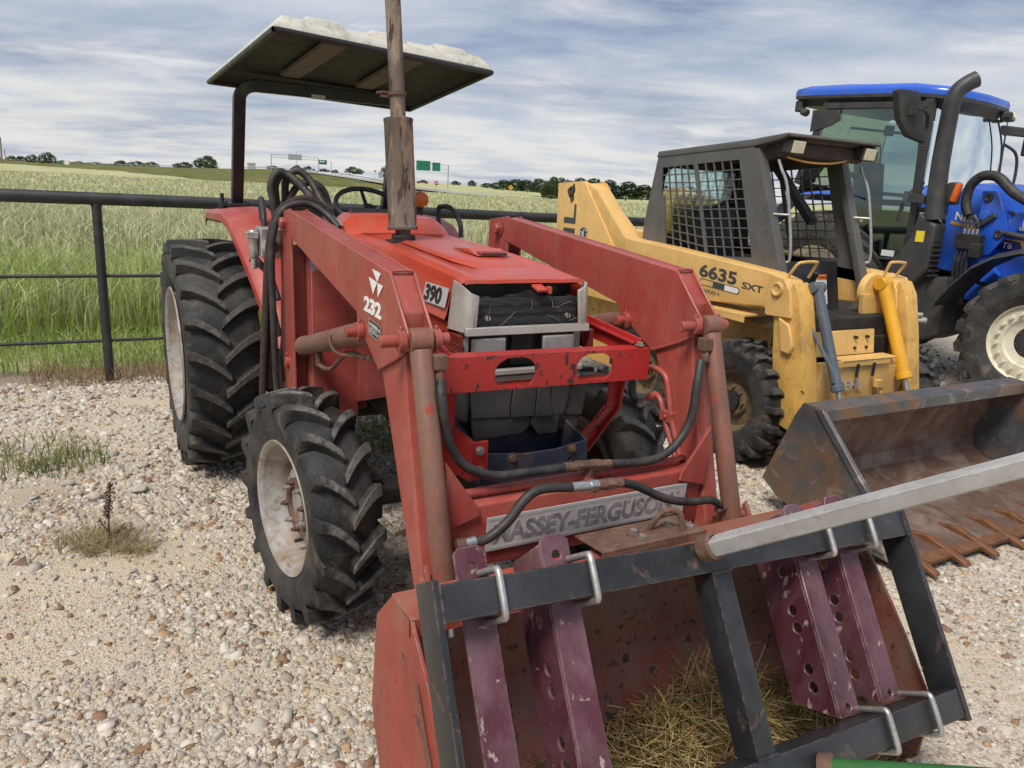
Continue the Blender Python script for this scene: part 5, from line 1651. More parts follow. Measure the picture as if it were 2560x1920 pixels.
# ------------------------------------------------------------------ yellow skid steer loader
XC = 3.36
SK = thing('skid_steer_loader', 'sun bleached yellow skid steer loader with charcoal mesh cab and toothed bucket', 'skid steer', (XC, 4.7, 0))
tread_mat('skid_tread', 0.47, 0.038, dustc=(0.17, 0.16, 0.145), amt=0.6)
def skid_wheel(C, mirror):
    b = B()
    b.lathe([(0.215, -0.06), (0.20, -0.045), (0.13, -0.05), (0.12, -0.075), (0.085, -0.085), (0.001, -0.085)], n=32)
    w = b.ob('wheel', 'rimdirty', SK, sm=40)
    w.location = C
    w.scale = (mirror, 1, 1)
    b = B()
    Rr, Wd, rim, h = 0.47, 0.30, 0.235, 0.038
    hw, rc = Wd / 2, Rr - h
    prof = [(rim, -0.8 * hw), (rim + 0.02, -0.95 * hw), (rim + 0.09, -1.04 * hw), (rc - 0.065, -1.03 * hw), (rc - 0.058, -1.06 * hw), (rc - 0.045, -1.03 * hw), (rc - 0.02, -0.95 * hw), (rc, -0.6 * hw), (rc, 0)]
    prof += [(r, -t) for r, t in reversed(prof[:-1])]
    b.lathe(prof, n=64)
    nl = 20
    for side in (-1, 1):
        for i in range(nl):
            p0 = 2 * math.pi * (i + (0.5 if side > 0 else 0)) / nl
            vs = []
            st = [(-0.04, 0.00, Rr, 0.040), (0.30, 0.02, Rr, 0.042), (0.45, 0.085, Rr, 0.050), (0.95, 0.10, Rr - 0.006, 0.060), (1.06, 0.105, rc - 0.035, 0.060)]
            for xf_, dph, rt_, w_ in st:
                rb = rc - 0.012 - (0.05 if xf_ > 1 else 0.03 * max(0, xf_ - 0.5))
                for rr_, ww in ((rb, w_ * 0.62), (rt_, w_ * 0.46), (rt_, -w_ * 0.46), (rb, -w_ * 0.62)):
                    a = p0 + dph + ww / Rr
                    vs.append((side * hw * xf_, -rr_ * math.cos(a), rr_ * math.sin(a)))
            fs = []
            for k in range(len(st) - 1):
                fs += [(k * 4 + j, k * 4 + j + 1, k * 4 + j + 5, k * 4 + j + 4) for j in range(3)]
            e = (len(st) - 1) * 4
            fs += [(0, 1, 2, 3), (e + 3, e + 2, e + 1, e)]
            b.add(vs, fs)
    b.ob('tyre', 'skid_tread', w, bev=0.005, sm=38)
    b = B()
    b.lathe([(0.245, -0.118), (0.240, -0.108), (0.222, -0.10), (0.215, -0.06), (0.215, 0.1)], n=40)
    b.ob('rim', 'rimdirty', w, sm=40)
    b = B()
    b.lathe([(0.078, -0.08), (0.075, -0.11), (0.05, -0.118), (0.001, -0.118)], n=24)
    b.ob('hub', 'dark', w, sm=40)
    for i in range(8):
        a = 2 * math.pi * i / 8
        q = B()
        q.cyl((-0.08, -0.105 * math.cos(a), 0.105 * math.sin(a)), (-0.105, -0.105 * math.cos(a), 0.105 * math.sin(a)), 0.013, n=6)
        q.ob('wheel_nut', 'rimdirty', w)
    return w
sw = skid_wheel((2.745, 3.97, 0.465), 1)
copy_wheel(sw, (2.745, 5.05, 0.465), 0, 1)
copy_wheel(sw, (4.30, 3.86, 0.465), 0, -1)
copy_wheel(sw, (4.30, 4.94, 0.465), 0, -1)
# body
b = B()
b.prism([(3.62, 0.28), (3.62, 0.62), (3.80, 0.98), (4.45, 1.10), (6.70, 1.16), (6.74, 0.55), (6.4, 0.24)], 2.92, 3.80)
bd = b.ob('body', 'yellowd', SK, bev=0.02, seg=2)
b = B()
b.prism([(4.45, 1.105), (4.45, 1.125), (3.93, 1.135), (3.93, 1.115)], 2.62, 2.95)
b.prism([(4.40, 1.105), (4.37, 1.045), (4.18, 1.045), (4.15, 1.075), (3.93, 1.072), (3.93, 1.12)], 2.62, 2.630)
b.ob('side_step', 'yellow', bd, bev=0.003)
b = B()
b.prism([(5.5, 1.15), (5.5, 1.62), (6.68, 1.58), (6.72, 1.0)], 2.98, 3.74)
b.prism([(5.55, 1.60), (5.55, 1.98), (5.78, 1.98), (5.85, 1.6)], 3.22, 3.72)
b.ob('engine_cover', 'yellow', bd, bev=0.03, seg=2)
b = B()
b.box((XC, 3.60, 0.70), (0.95, 0.05, 0.6))
b.box((XC, 3.75, 1.0), (0.92, 0.30, 0.30))
b.box((XC, 3.7, 0.33), (0.9, 0.3, 0.12))
b.ob('front_bulkhead', 'dark', bd, bev=0.01)
for s in (-1, 1):
    X = lambda d: XC + s * d                       # d = distance from the centre line
    # rear tower plate
    b = B()
    b.prism([(6.77, 2.015), (6.33, 2.042), (6.27, 2.02), (5.72, 1.46), (5.60, 0.95), (6.72, 0.95)], X(0.672), X(0.60))
    tw = b.ob('rear_tower', 'yellow', SK, bev=0.008, seg=2)
    b = B()
    b.holed([(6.45, 2.02), (6.22, 2.045), (6.16, 2.03), (6.0, 1.875), (5.64, 1.63), (5.62, 1.56), (5.80, 1.45), (6.4, 1.45)], [circle(6.13, 1.872, 0.045, 16)], lambda p: (X(0.50), p[0], p[1]), (0.012, 0, 0))
    b.ob('tower_inner_plate', 'yellow', tw)
    if s < 0:
        for ch_, z_ in (('G', 0.62), ('E', 0.98), ('H', 1.285), ('L', 1.60)):
            text('tower_letter', ch_, 0.30, (2.6872, 6.400, z_), (0, 0, 1), (0, 1, 0), 'decalgrey', tw, bold=0.006, sx=1.45)
        q = B()
        prt = [(0.085 * (1 + 0.25 * math.sin(3 * a + 1) + 0.1 * math.sin(7 * a)), a) for a in [2 * math.pi * i / 28 for i in range(28)]]
        q.prism([(6.50 + r_ * 0.75 * math.cos(a), 1.925 + r_ * 0.95 * math.sin(a)) for r_, a in prt], 2.6865, 2.6885)
        q.lathe([(0.045, 0), (0.045, 0.012), (0.03, 0.014), (0.028, 0.006), (0.001, 0.006)], (2.688, 6.50, 1.945), (-1, 0, 0), n=20)
        q.ob('tower_pivot', 'cabbrown', tw)
        q = B()
        q.prism([(6.33, 1.50), (6.20, 1.47), (6.17, 1.545), (6.16, 1.60), (6.235, 1.605), (6.30, 1.58)], 2.6865, 2.6885)
        q.ob('torn_sticker', mat('torn_sticker', (0.02, 0.02, 0.022), 0.5, chip=((0.5, 0.52, 0.52), 0.52, 30)), tw)
    # lift arm
    b = B()
    out = [(6.25, 2.03), (6.08, 1.97), (5.57, 1.566), (5.45, 1.553), (4.93, 1.532), (3.83, 1.460), (3.66, 1.425), (3.60, 1.345), (3.565, 1.170), (3.775, 1.160), (3.85, 1.200), (4.43, 1.155), (5.30, 1.22), (5.68, 1.42), (6.25, 1.86)]
    b.prism(out, X(0.655), X(0.49))
    ar = b.ob('lift_arm', 'yellow', SK, bev=0.022, seg=3)
    b = B()
    b.prism([(3.80, 1.452), (3.66, 1.43), (3.598, 1.345), (3.562, 1.168), (3.775, 1.156), (3.80, 1.17)], X(0.682), X(0.656))
    b.lathe([(0.001, 0.012), (0.030, 0.012), (0.033, 0.02), (0.048, 0.02), (0.052, 0)], (X(0.682), 3.705, 1.352), (s, 0, 0), n=24)
    b.ob('arm_end_plate', 'yellow', ar, bev=0.004)
    b = B()
    b.prism([(3.735, 1.17), (3.70, 0.9), (3.60, 0.40), (3.30, 0.34), (3.365, 0.595), (3.46, 1.04), (3.535, 1.32), (3.60, 1.42)], X(0.66), X(0.50))
    b.ob('arm_drop_leg', 'yellowd', ar, bev=0.02, seg=2)
    b = B()
    b.prism([(3.56, 1.12), (3.50, 0.98), (3.52, 0.92), (3.60, 0.93), (3.66, 1.16)], X(0.690), X(0.662))
    b.ob('arm_bracket', 'yellow', ar, bev=0.006)
    # hand hold
    b = B()
    zt = 1.475
    b.tube([(X(0.60), 3.70, zt - 0.03), (X(0.595), 3.645, zt + 0.055), (X(0.56), 3.63, zt + 0.075), (X(0.43), 3.63, zt + 0.078), (X(0.405), 3.64, zt + 0.06), (X(0.42), 3.68, zt - 0.04)], 0.011, n=8, sub=4)
    b.ob('arm_hand_hold', 'yellow', ar)
    # tilt cylinder
    xx = 2.885 if s < 0 else 3.765
    top = Vector((xx, 3.545 if s < 0 else 3.66, 1.385)); bot = Vector((xx, 3.245 if s < 0 else 3.35, 0.715)); rd = 0.037 if s < 0 else 0.049
    d = (bot - top).normalized()
    b = B()
    b.cyl(top, bot, rd, n=22)
    b.cyl(bot - d * 0.035, bot + d * 0.01, rd * 1.2, n=22)
    b.cyl(top + Vector((-0.055, 0, 0)), top + Vector((0.055, 0, 0)), rd * 1.05, n=18)
    tcl = b.ob('tilt_cylinder', 'greycyl' if s < 0 else 'yellowc', SK, bev=0.004)
    b = B()
    b.cyl(bot, bot + d * 0.22, 0.019, n=14)
    b.ob('piston_rod', 'steel', tcl)
    b = B()
    if s < 0:
        b.tube([top + Vector((-0.05, -0.01, -0.12)), top + Vector((-0.06, -0.03, -0.25)), top + d * 0.55 + Vector((-0.05, -0.02, 0)), bot - d * 0.06 + Vector((-0.04, -0.01, 0))], 0.014, n=8, sub=4)
        b.ob('cylinder_hose', 'greycyl', tcl)
    else:
        b.tube([(xx + 0.05, 3.48, 0.98), (xx + 0.14, 3.52, 1.03), (xx + 0.18, 3.5, 0.92), (xx + 0.12, 3.42, 0.72)], 0.013, n=8, sub=5)
        b.tube([(xx - 0.06, 3.62, 1.02), (xx - 0.20, 3.60, 1.0), (xx - 0.24, 3.58, 0.90), (xx - 0.22, 3.55, 0.80)], 0.014, n=8, sub=5)
        b.ob('cylinder_hose', 'hose', tcl)
        b = B()
        b.lathe([(0.001, 0.03), (0.13, 0.03), (0.14, 0.0), (0.14, -0.02)], (xx - 0.02, 3.74, 1.32), (0, -1, 0), n=32)
        b.prism([(xx - 0.16, 1.30), (xx + 0.10, 1.30), (xx + 0.14, 0.45), (xx + 0.0, 0.45)], 3.70, 3.74, 'y')
        b.ob('cylinder_mount', 'yellow', ar, bev=0.004)
near_lift = [o for o in SK.children if o.name.startswith('lift_arm')][0]
xo = 2.7042
sl6 = Vector((0, -1, -0.052)).normalized()
text('model_numerals', '6635', 0.130, (xo, 4.55, 1.345), sl6, (0, 0.0, 1), 'decalgrey', near_lift, bold=0.0045, sx=1.62)
text('model_suffix', 'SXT', 0.068, (xo, 4.075, 1.310), sl6, (0, 0, 1), 'decalgrey', near_lift, bold=0.0016, sx=1.75)
text('series_letters', 'SERIES II', 0.036, (xo, 4.475, 1.222), sl6, (0, 0, 1), 'decalgrey', near_lift, bold=0.0002, sx=1.4)
q = B()
def pill(y0, y1, zc, r_, n=8):
    dzs = lambda y: (y - y0) * 0.052
    pts = [(y1 - r_ * math.sin(a) , zc + dzs(y1) + r_ * math.cos(a)) for a in [math.pi * i / n for i in range(n + 1)]]
    pts += [(y0 + r_ * math.sin(a), zc - r_ * math.cos(a)) for a in [math.pi * i / n for i in range(n + 1)]]
    return pts
oo, ii = pill(4.51, 4.115, 1.300, 0.026), pill(4.507, 4.118, 1.300, 0.021)
q.holed(oo, [ii], lambda p: (xo, p[0], p[1]), (-0.001, 0, 0))
q.prism([(4.38, 1.318 - 0.003), (4.25, 1.308), (4.25, 1.268), (4.38, 1.275)], xo, xo - 0.0008)
q.ob('series_outline', 'decalgrey', near_lift)
q = B()
q.prism([(4.25, 1.308), (4.115, 1.299), (4.10, 1.285), (4.105, 1.268), (4.12, 1.260), (4.25, 1.266)], xo, xo - 0.0006)
q.ob('series_field', 'white', near_lift)
# front cross member, shelf, quick attach
b = B()
b.prism([(3.44, 0.42), (3.40, 0.80), (3.43, 0.86), (3.47, 0.86), (3.47, 0.42)], 2.90, 3.84)
b.box((XC + 0.02, 3.44, 0.878), (0.60, 0.13, 0.010))
b.box((XC - 0.06, 3.385, 0.855), (0.62, 0.010, 0.05))
b.prism([(3.52, 0.88), (3.55, 1.06), (3.57, 1.06), (3.55, 0.88)], 2.92, 3.60)
xm = b.ob('cross_member', 'yellow', SK, bev=0.004)
text('front_letters', 'GEHL', 0.105, (3.075, 3.398, 0.655), (1, 0, 0), (0, 0.05, 1), 'decalgr', xm, bold=0.0012, sx=1.1)
b = B()
for x, z in ((3.37, 0.93), (3.50, 0.93), (3.37, 1.01), (3.50, 1.01)):
    b.cyl((x, 3.54, z), (x, 3.515, z), 0.012, n=8)
for x in (3.24, 3.42):
    b.box((x, 3.375, 0.80), (0.022, 0.012, 0.10))
b.obs('member_bolt', 'dark', xm)
b = B()
b.box((3.50, 3.375, 0.685), (0.055, 0.04, 0.06))
b.lathe([(0.018, -0.006), (0.034, -0.006), (0.034, 0.006), (0.018, 0.006)], (3.555, 3.38, 0.625), (0.3, -1, 0), n=16, close=True)
b.ob('latch_lug', 'yellow', xm, bev=0.004)
b = B()
b.cyl((4.14, 3.60, 1.10), (4.21, 3.55, 1.10), 0.028, n=12)
b.cyl((4.12, 3.60, 1.14), (4.17, 3.56, 1.145), 0.02, n=6)
b.ob('hydraulic_coupler', 'galv', SK)

# bucket
b = B()
KB = [(2.845, 0.752), (2.94, 0.760), (3.02, 0.60), (3.10, 0.36), (3.12, 0.26), (3.08, 0.165), (2.98, 0.115), (2.80, 0.095), (2.14, 0.045)]
b.sheet(KB, 2.225, 4.395, -0.012)
kb = b.ob('bucket', 'skbucketin', SK, sm=28)
b = B()
b.prism([(2.800, 0.690), (2.805, 0.762), (2.95, 0.772), (2.95, 0.765), (2.815, 0.752), (2.812, 0.690)], 2.21, 4.41)
b.ob('bucket_top_lip', 'skbucket', kb, bev=0.003)
KS = [(2.955, 0.775), (2.800, 0.768), (2.50, 0.47), (2.424, 0.398), (2.27, 0.10), (2.24, 0.05), (2.90, 0.085), (3.05, 0.12), (3.185, 0.20), (3.112, 0.40), (3.0, 0.69)]
for x0 in (2.20, 4.408):
    b = B()
    b.prism(KS, x0, x0 + 0.013)
    sd = b.ob('bucket_side', 'skbucket', kb, bev=0.003)
    b = B()
    b.prism([(2.800, 0.772), (2.79, 0.755), (2.49, 0.46), (2.414, 0.39), (2.26, 0.09), (2.33, 0.09), (2.47, 0.385), (2.55, 0.46), (2.865, 0.765)], x0 - 0.012, x0 + 0.025)
    b.ob('side_cutter', 'skbucket', sd, bev=0.004)
b = B()
b.box((3.31, 2.19, 0.052), (2.20, 0.12, 0.014), rot=(R(4), 0, 0))
b.ob('cutting_edge', 'tooth', kb, bev=0.003)
for i in range(8):
    x = 2.375 + 0.287 * i
    b = B()
    b.add([(x - 0.022, 2.46, 0.072), (x + 0.022, 2.46, 0.072), (x + 0.026, 2.30, 0.105), (x - 0.026, 2.30, 0.105), (x + 0.026, 2.06, 0.045), (x - 0.026, 2.06, 0.045), (x + 0.026, 2.05, 0.022), (x - 0.026, 2.05, 0.022), (x + 0.03, 2.28, 0.05), (x - 0.03, 2.28, 0.05)],
          [(0, 1, 2, 3), (3, 2, 4, 5), (5, 4, 6, 7), (7, 6, 8, 9), (9, 8, 1, 0), (0, 3, 9), (3, 5, 7, 9), (1, 8, 2), (2, 8, 6, 4)])
    b.ob('bucket_tooth', 'tooth', kb, bev=0.004)
    if i < 7:
        b = B()
        b.box((x + 0.1435, 2.165, 0.064), (0.215, 0.075, 0.014), rot=(R(6), 0, 0))
        b.cyl((x + 0.10, 2.165, 0.066), (x + 0.10, 2.165, 0.0745), 0.012, n=8)
        b.cyl((x + 0.19, 2.165, 0.066), (x + 0.19, 2.165, 0.0745), 0.012, n=8)
        b.ob('edge_segment', 'tooth', kb, bev=0.003)

# cab
def cab_side(x, th, m):
    q = B()
    o = [(5.405, 2.275), (4.30, 2.342), (4.245, 2.315), (3.90, 1.45), (3.88, 1.36), (4.4, 1.38), (5.52, 1.50), (5.515, 1.71)]
    w1 = [(5.335, 2.185), (4.940, 2.212), (4.675, 1.49), (5.185, 1.54), (5.265, 1.95), (5.31, 1.955)]
    w2 = [(4.895, 2.217), (4.425, 2.248), (4.165, 1.525), (4.645, 1.495)]
    q.holed(o, [w1, w2], lambda p: (x, p[0], p[1]), (th, 0, 0))
    ob_ = q.ob('cab_side', m, SK, bev=0.0)
    for wi, w in enumerate((w1[:4], w2)):
        q = B()
        nh, nv_ = (5, 10)
        A, Bq, Cq, D = [Vector((x + th * 0.5, *p)) for p in w]
        for i in range(1, nh):
            t = i / nh
            q.bar(A.lerp(Bq, t), D.lerp(Cq, t), 0.010, 0.012, up=(1, 0, 0))
        for i in range(1, nv_):
            t = i / nv_
            q.bar(A.lerp(D, t), Bq.lerp(Cq, t), 0.009, 0.0125, up=(1, 0, 0))
        q.ob('window_guard', m, ob_)
    return ob_
cab_side(2.86, 0.012, 'cab')
cab_side(3.85, 0.012, 'cab')
b = B()
b.prism([(5.42, 2.270), (5.40, 2.320), (4.30, 2.395), (3.97, 2.432), (3.96, 2.415), (4.05, 2.385), (4.28, 2.345)], 2.852, 3.872)
b.ob('cab_roof', 'cab', SK, bev=0.008, seg=2)
b = B()
b.prism([(4.27, 2.335), (4.08, 2.385), (4.06, 2.37), (4.05, 2.28), (4.10, 2.27), (4.24, 2.29)], 2.93, 3.79)
b.box((XC, 4.0, 2.405), (0.99, 0.10, 0.012), rot=(R(-6), 0, 0))
b.ob('roof_front_beam', 'cabbrown', SK, bev=0.006)
for xq, zb in ((2.905, 1.34), (3.815, 1.15)):
    b = B()
    b.bar((xq, 4.275, 2.325), (xq, 3.90 - (1.45 - zb) * 0.35, zb), 0.085, 0.06, up=(0, 1, 0))
    po = b.ob('front_post', 'cab', SK, bev=0.01, seg=2)
    b = B()
    for t in (0.25, 0.45, 0.62, 0.8):
        p = Vector((xq - 0.043, 4.27 - 0.36 * t * 1.0, 2.32 - 0.95 * t))
        b.cyl(p, p + Vector((-0.003, 0, 0)), 0.006, n=8)
    b.obs('post_rivet', 'dark', po)
    b = B()
    s = 1
    k0 = Vector((xq + 0.0, 4.02, 2.25))
    b.tube([(xq + 0.03, 4.10, 2.25), (xq + 0.03, 4.06, 2.18), (xq + 0.045, 4.00, 2.06), (xq + 0.06, 3.92, 1.72), (xq + 0.065, 3.90, 1.56), (xq + 0.055, 3.91, 1.52), (xq + 0.0, 3.95, 1.515)], 0.0115, n=8, sub=4)
    b.cyl((xq, 4.06, 1.86), (xq + 0.055, 3.945, 1.86), 0.010, n=8)
    b.ob('cab_grab_bar', 'galv', po)
    b = B()
    xl = xq + (0.07 if xq < 3 else -0.05)
    b.box((xl, 4.015, 2.345), (0.15, 0.085, 0.105), rot=(R(10), 0, R(0 if xq < 3 else 0)))
    lm = b.ob('work_lamp', 'plastic', SK, bev=0.012)
    b = B()
    b.box((xl, 3.970, 2.338), (0.125, 0.010, 0.085), rot=(R(10), 0, 0))
    b.ob('lamp_lens', 'lamp', lm, bev=0.004)
# rear wall with rounded window, interior
b = B()
rw = []
for cx_, cz_, a0 in ((3.02, 1.62, 180), (3.70, 1.62, 270), (3.66, 2.09, 0), (3.06, 2.09, 90)):
    rw += [(cx_ + 0.10 * math.cos(R(a0 + 15 * i)), cz_ + 0.10 * math.sin(R(a0 + 15 * i))) for i in range(7)]
b.holed([(2.88, 1.40), (3.84, 1.40), (3.84, 2.27), (2.88, 2.27)], [rw], lambda p: (p[0], 5.40, p[1]), (0, 0.015, 0))
b.ob('cab_rear_wall', 'seat', SK)
b = B()
b.box((XC, 5.40, 1.86), (0.86, 0.004, 0.66))
b.ob('rear_pane', 'glassc', SK)
b = B()
b.box((XC + 0.02, 4.95, 1.42), (0.48, 0.48, 0.10))
b.box((XC + 0.02, 5.18, 1.66), (0.48, 0.10, 0.44), rot=(R(-8), 0, 0))
b.ob('operator_seat', 'seat', SK, bev=0.035, seg=2)
b = B()
b.tube([(2.93, 5.0, 1.86), (3.05, 4.85, 1.88), (3.15, 4.72, 1.93), (3.30, 4.60, 1.84), (3.45, 4.52, 1.80), (3.55, 4.50, 1.85)], 0.020, n=8, sub=4)
b.bar((3.78, 4.9, 2.25), (3.70, 4.36, 1.80), 0.07, 0.06)
b.ob('lap_bar', 'seat', SK)
b = B()
b.box((XC, 5.0, 1.38), (0.9, 1.0, 0.03))
b.box((XC, 4.08, 1.30), (0.84, 0.02, 0.42), rot=(R(-14), 0, 0))
b.cyl((3.44, 4.02, 1.43), (3.46, 4.10, 1.30), 0.022, n=12)
cf = b.ob('cab_floor', 'black', SK, bev=0.004)
q = B()
lo_ = Vector((3.515, 4.038, 1.17))
lu = Vector((0, 0.242, 0.97))
q.add([lo_ + Vector((x, -d_, 0)) + lu * z for d_ in (0.002, 0.004) for x, z in ((0, 0), (0.125, 0), (0.125, 0.24), (0, 0.24))], [(0, 1, 2, 3), (4, 5, 6, 7), (0, 1, 5, 4), (1, 2, 6, 5), (2, 3, 7, 6), (3, 0, 4, 7)])
q.ob('warning_label', 'paper', cf)
q = B()
q.add([lo_ + Vector((x, -d_, 0)) + lu * z for d_ in (0.004, 0.005) for x, z in ((0, 0.195), (0.125, 0.195), (0.125, 0.24), (0, 0.24))], [(0, 1, 2, 3), (4, 5, 6, 7), (0, 1, 5, 4), (1, 2, 6, 5), (2, 3, 7, 6), (3, 0, 4, 7)])
q.ob('warning_band', 'orange', cf)
text('warning_word', 'WARNING', 0.026, lo_ + Vector((0.022, -0.0055, 0)) + lu * 0.207, (1, 0, 0), lu, 'blackdecal', cf, bold=0.0004, sx=0.85)
q = B()
for z in (0.03, 0.045, 0.06, 0.08, 0.095, 0.11):
    q.add([lo_ + Vector((x, -d_, 0)) + lu * zz for d_ in (0.004, 0.0048) for x, zz in ((0.012, z), (0.11 - 0.02 * (z * 100 % 3), z), (0.11 - 0.02 * (z * 100 % 3), z + 0.005), (0.012, z + 0.005))], [(0, 1, 2, 3), (4, 5, 6, 7), (0, 1, 5, 4), (1, 2, 6, 5), (2, 3, 7, 6), (3, 0, 4, 7)])
q.ob('warning_print', 'decalgrey', cf)
b = B()
b.tube([(2.96, 4.05, 2.27), (3.15, 4.03, 2.245), (3.4, 4.03, 2.25), (3.6, 4.05, 2.28)], 0.008, n=6, sub=4)
b.ob('lamp_wire', 'goldstripe', SK)
# ------------------------------------------------------------------ blue cab tractor
BT = thing('cab_tractor', 'gloss blue tractor with glass cab and black perforated exhaust stack', 'tractor', (7.6, 5.3, 0))
tread_mat('blue_front_tread', 0.72, 0.045, dustc=(0.13, 0.12, 0.105), amt=0.5, base=(0.030, 0.030, 0.030), mud=0.7)
fwheel = ag_wheel(BT, (6.76, 3.95, 0.71), 0.72, 0.48, 0.385, 19, 0.045, 0.085, R(24), 'blue_front_tread', rimm='cream', bolts=8, dish=0.17, hubm='plastic', power=1.4)
for o in list(fwheel.children):
    if o.name.startswith('wheel_nut'):
        o.data.materials[0] = M['rust']
q = B()
q.lathe([(0.165, -0.055), (0.165, -0.085), (0.15, -0.095), (0.001, -0.10)], n=32)
for i in range(12):
    a = 2 * math.pi * i / 12
    q.cyl((-0.09, 0.135 * math.cos(a), 0.135 * math.sin(a)), (-0.105, 0.135 * math.cos(a), 0.135 * math.sin(a)), 0.012, n=6)
q.ob('hub_reducer', 'plastic', fwheel, sm=40)
q = B()
for i in range(18):
    a = 2 * math.pi * (i + 0.5) / 18
    q.cyl((-0.182, 0.30 * math.cos(a), 0.30 * math.sin(a)), (-0.150, 0.30 * math.cos(a), 0.30 * math.sin(a)), 0.019, n=10)
q.obs('rim_boss', 'cream', fwheel, sm=40)
q = B()
q.lathe([(0.37, -0.14), (0.33, -0.15), (0.25, -0.146), (0.235, -0.12), (0.16, -0.10)], n=48)
q.ob('wheel_disc', 'cream', fwheel, sm=40)
copy_wheel(fwheel, (8.55, 3.95, 0.71), 0, -1)
rwheel = ag_wheel(BT, (6.86, 6.75, 0.93), 0.95, 0.52, 0.50, 21, 0.05, 0.085, R(24), 'blue_front_tread', rimm='cream', bolts=8, dish=0.15, hubm='plastic', power=1.4)
copy_wheel(rwheel, (8.45, 6.75, 0.93), 0, -1)
# chassis
b = B()
b.box((7.65, 4.4, 0.95), (0.5, 2.6, 0.6))
b.box((7.65, 6.3, 1.0), (1.0, 1.8, 0.7))
b.cyl((6.95, 3.95, 0.71), (8.35, 3.95, 0.71), 0.1, n=14)
b.box((7.65, 6.4, 1.30), (1.60, 1.7, 0.14))
b.ob('chassis', 'plastic', BT, bev=0.02)
# bonnet
b = B()
def brow(y, zt, hw, zb):
    return [(7.62 - hw, y, zb), (7.62 - hw, y, zt - 0.16), (7.62 - hw + 0.04, y, zt - 0.06), (7.62 - hw + 0.14, y, zt), (7.62, y, zt + 0.03), (7.62 + hw - 0.14, y, zt), (7.62 + hw - 0.04, y, zt - 0.06), (7.62 + hw, y, zt - 0.16), (7.62 + hw, y, zb)]
loft(b, [brow(y, z, hw, zb) for y, z, hw, zb in ((5.36, 2.20, 0.50, 1.30), (5.16, 2.27, 0.50, 1.28), (4.58, 2.24, 0.50, 1.25), (3.9, 2.16, 0.46, 1.2), (3.3, 2.05, 0.42, 1.1), (3.0, 1.95, 0.36, 1.05))], cap=True)
bn = b.ob('bonnet', 'blue', BT, sm=35)
q = B()
q.prism([(5.30, 1.845), (5.30, 1.810), (4.4, 1.69), (4.4, 1.735)], 7.1195, 7.115)
q.prism([(4.70, 1.705), (3.6, 1.62), (3.6, 1.53), (4.70, 1.60)], 7.1195, 7.115)
q.ob('gold_stripe', 'goldstripe', bn)
q = B()
q.prism([(4.75, 1.69), (4.50, 1.67), (4.44, 1.55), (4.75, 1.57)], 7.1195, 7.1145)
q.ob('model_field', 'blueD', bn)
text('brand_letters', 'NEW HOLLAND', 0.128, (7.112, 5.26, 1.862), (0, -1, -0.09), (0, 0.0, 1), 'white', bn, bold=0.003, sx=1.0)
text('model_letters', 'T6', 0.088, (7.112, 4.685, 1.60), (0, -1, -0.05), (0, 0, 1), 'white', bn, bold=0.001, shear=0.2, sx=1.1)
q = B()
q.prism([(4.70, 1.99), (4.64, 1.99), (4.56, 1.92), (4.60, 1.92)], 7.119, 7.112)
q.ob('bonnet_vent', 'plastic', bn)
# loader bracket on the side
b = B()
b.prism([(4.925, 2.170), (4.90, 2.185), (4.79, 2.188), (4.765, 2.16), (4.60, 1.86), (4.565, 1.752), (4.72, 1.52), (4.77, 1.505), (4.93, 1.66), (4.90, 1.80)], 6.97, 7.01)
b.prism([(4.60, 1.86), (4.52, 1.98), (4.45, 1.98), (4.50, 1.78), (4.565, 1.752)], 6.98, 7.02)
b.prism([(4.76, 1.50), (4.6, 1.3), (4.7, 1.0), (4.9, 1.0), (4.93, 1.66)], 7.0, 7.1)
bk2 = b.ob('loader_bracket', 'blue', BT, bev=0.008, seg=2)
b = B()
for y, z, r_ in ((4.845, 2.115, 0.048), (4.66, 1.74, 0.048)):
    b.lathe([(r_, 0), (r_, 0.015), (r_ * 0.6, 0.02), (r_ * 0.55, 0.012), (0.001, 0.012)], (6.97, y, z), (-1, 0, 0), n=20)
b.bar((6.945, 4.90, 1.80), (6.945, 4.72, 1.94), 0.05, 0.035, up=(1, 0, 0))
b.cyl((6.96, 4.60, 1.76), (6.96, 4.2, 1.70), 0.03, n=12)
b.obs('bracket_pin', 'plastic', bk2, bev=0.004)
b = B()
b.lathe([(0.055, 0), (0.05, 0.012), (0.001, 0.014)], (6.97, 4.86, 1.93), (-1, 0, 0), n=20)
b.cyl((6.96, 4.46, 1.735), (6.96, 4.1, 1.685), 0.022, n=12, m=1)
b.obs('bracket_cap', ['blue', 'steel'], bk2)
# front fender
b = B()
fp = [(4.95, 0.94), (4.90, 1.04), (4.79, 1.20), (4.61, 1.42), (4.41, 1.545), (4.16, 1.625), (3.9, 1.63), (3.65, 1.58), (3.4, 1.45)]
loft(b, [[(6.50, y, z - 0.045), (6.515, y, z - 0.01), (6.58, y, z + 0.01), (6.85, y, z + 0.02), (6.95, y, z)] for y, z in fp])
loft(b, [[(6.51, y + 0.006, z - 0.055), (6.535, y + 0.006, z - 0.032), (6.6, y + 0.006, z - 0.014), (6.85, y + 0.006, z - 0.004), (6.95, y, z - 0.02)] for y, z in fp])
b.bar((6.72, 4.72, 1.25), (7.1, 4.6, 1.15), 0.05, 0.04)
b.ob('front_fender', 'plastic', BT, sm=50)
# fuel tank and step
b = B()
b.prism([(5.45, 1.12), (5.2, 1.22), (4.97, 1.24), (4.93, 0.95), (4.95, 0.60), (5.20, 0.48), (5.36, 0.55), (5.6, 0.55), (6.2, 0.55), (6.2, 1.15)], 6.72, 7.3)
b.ob('fuel_tank', 'plastic', BT, bev=0.03, seg=2)
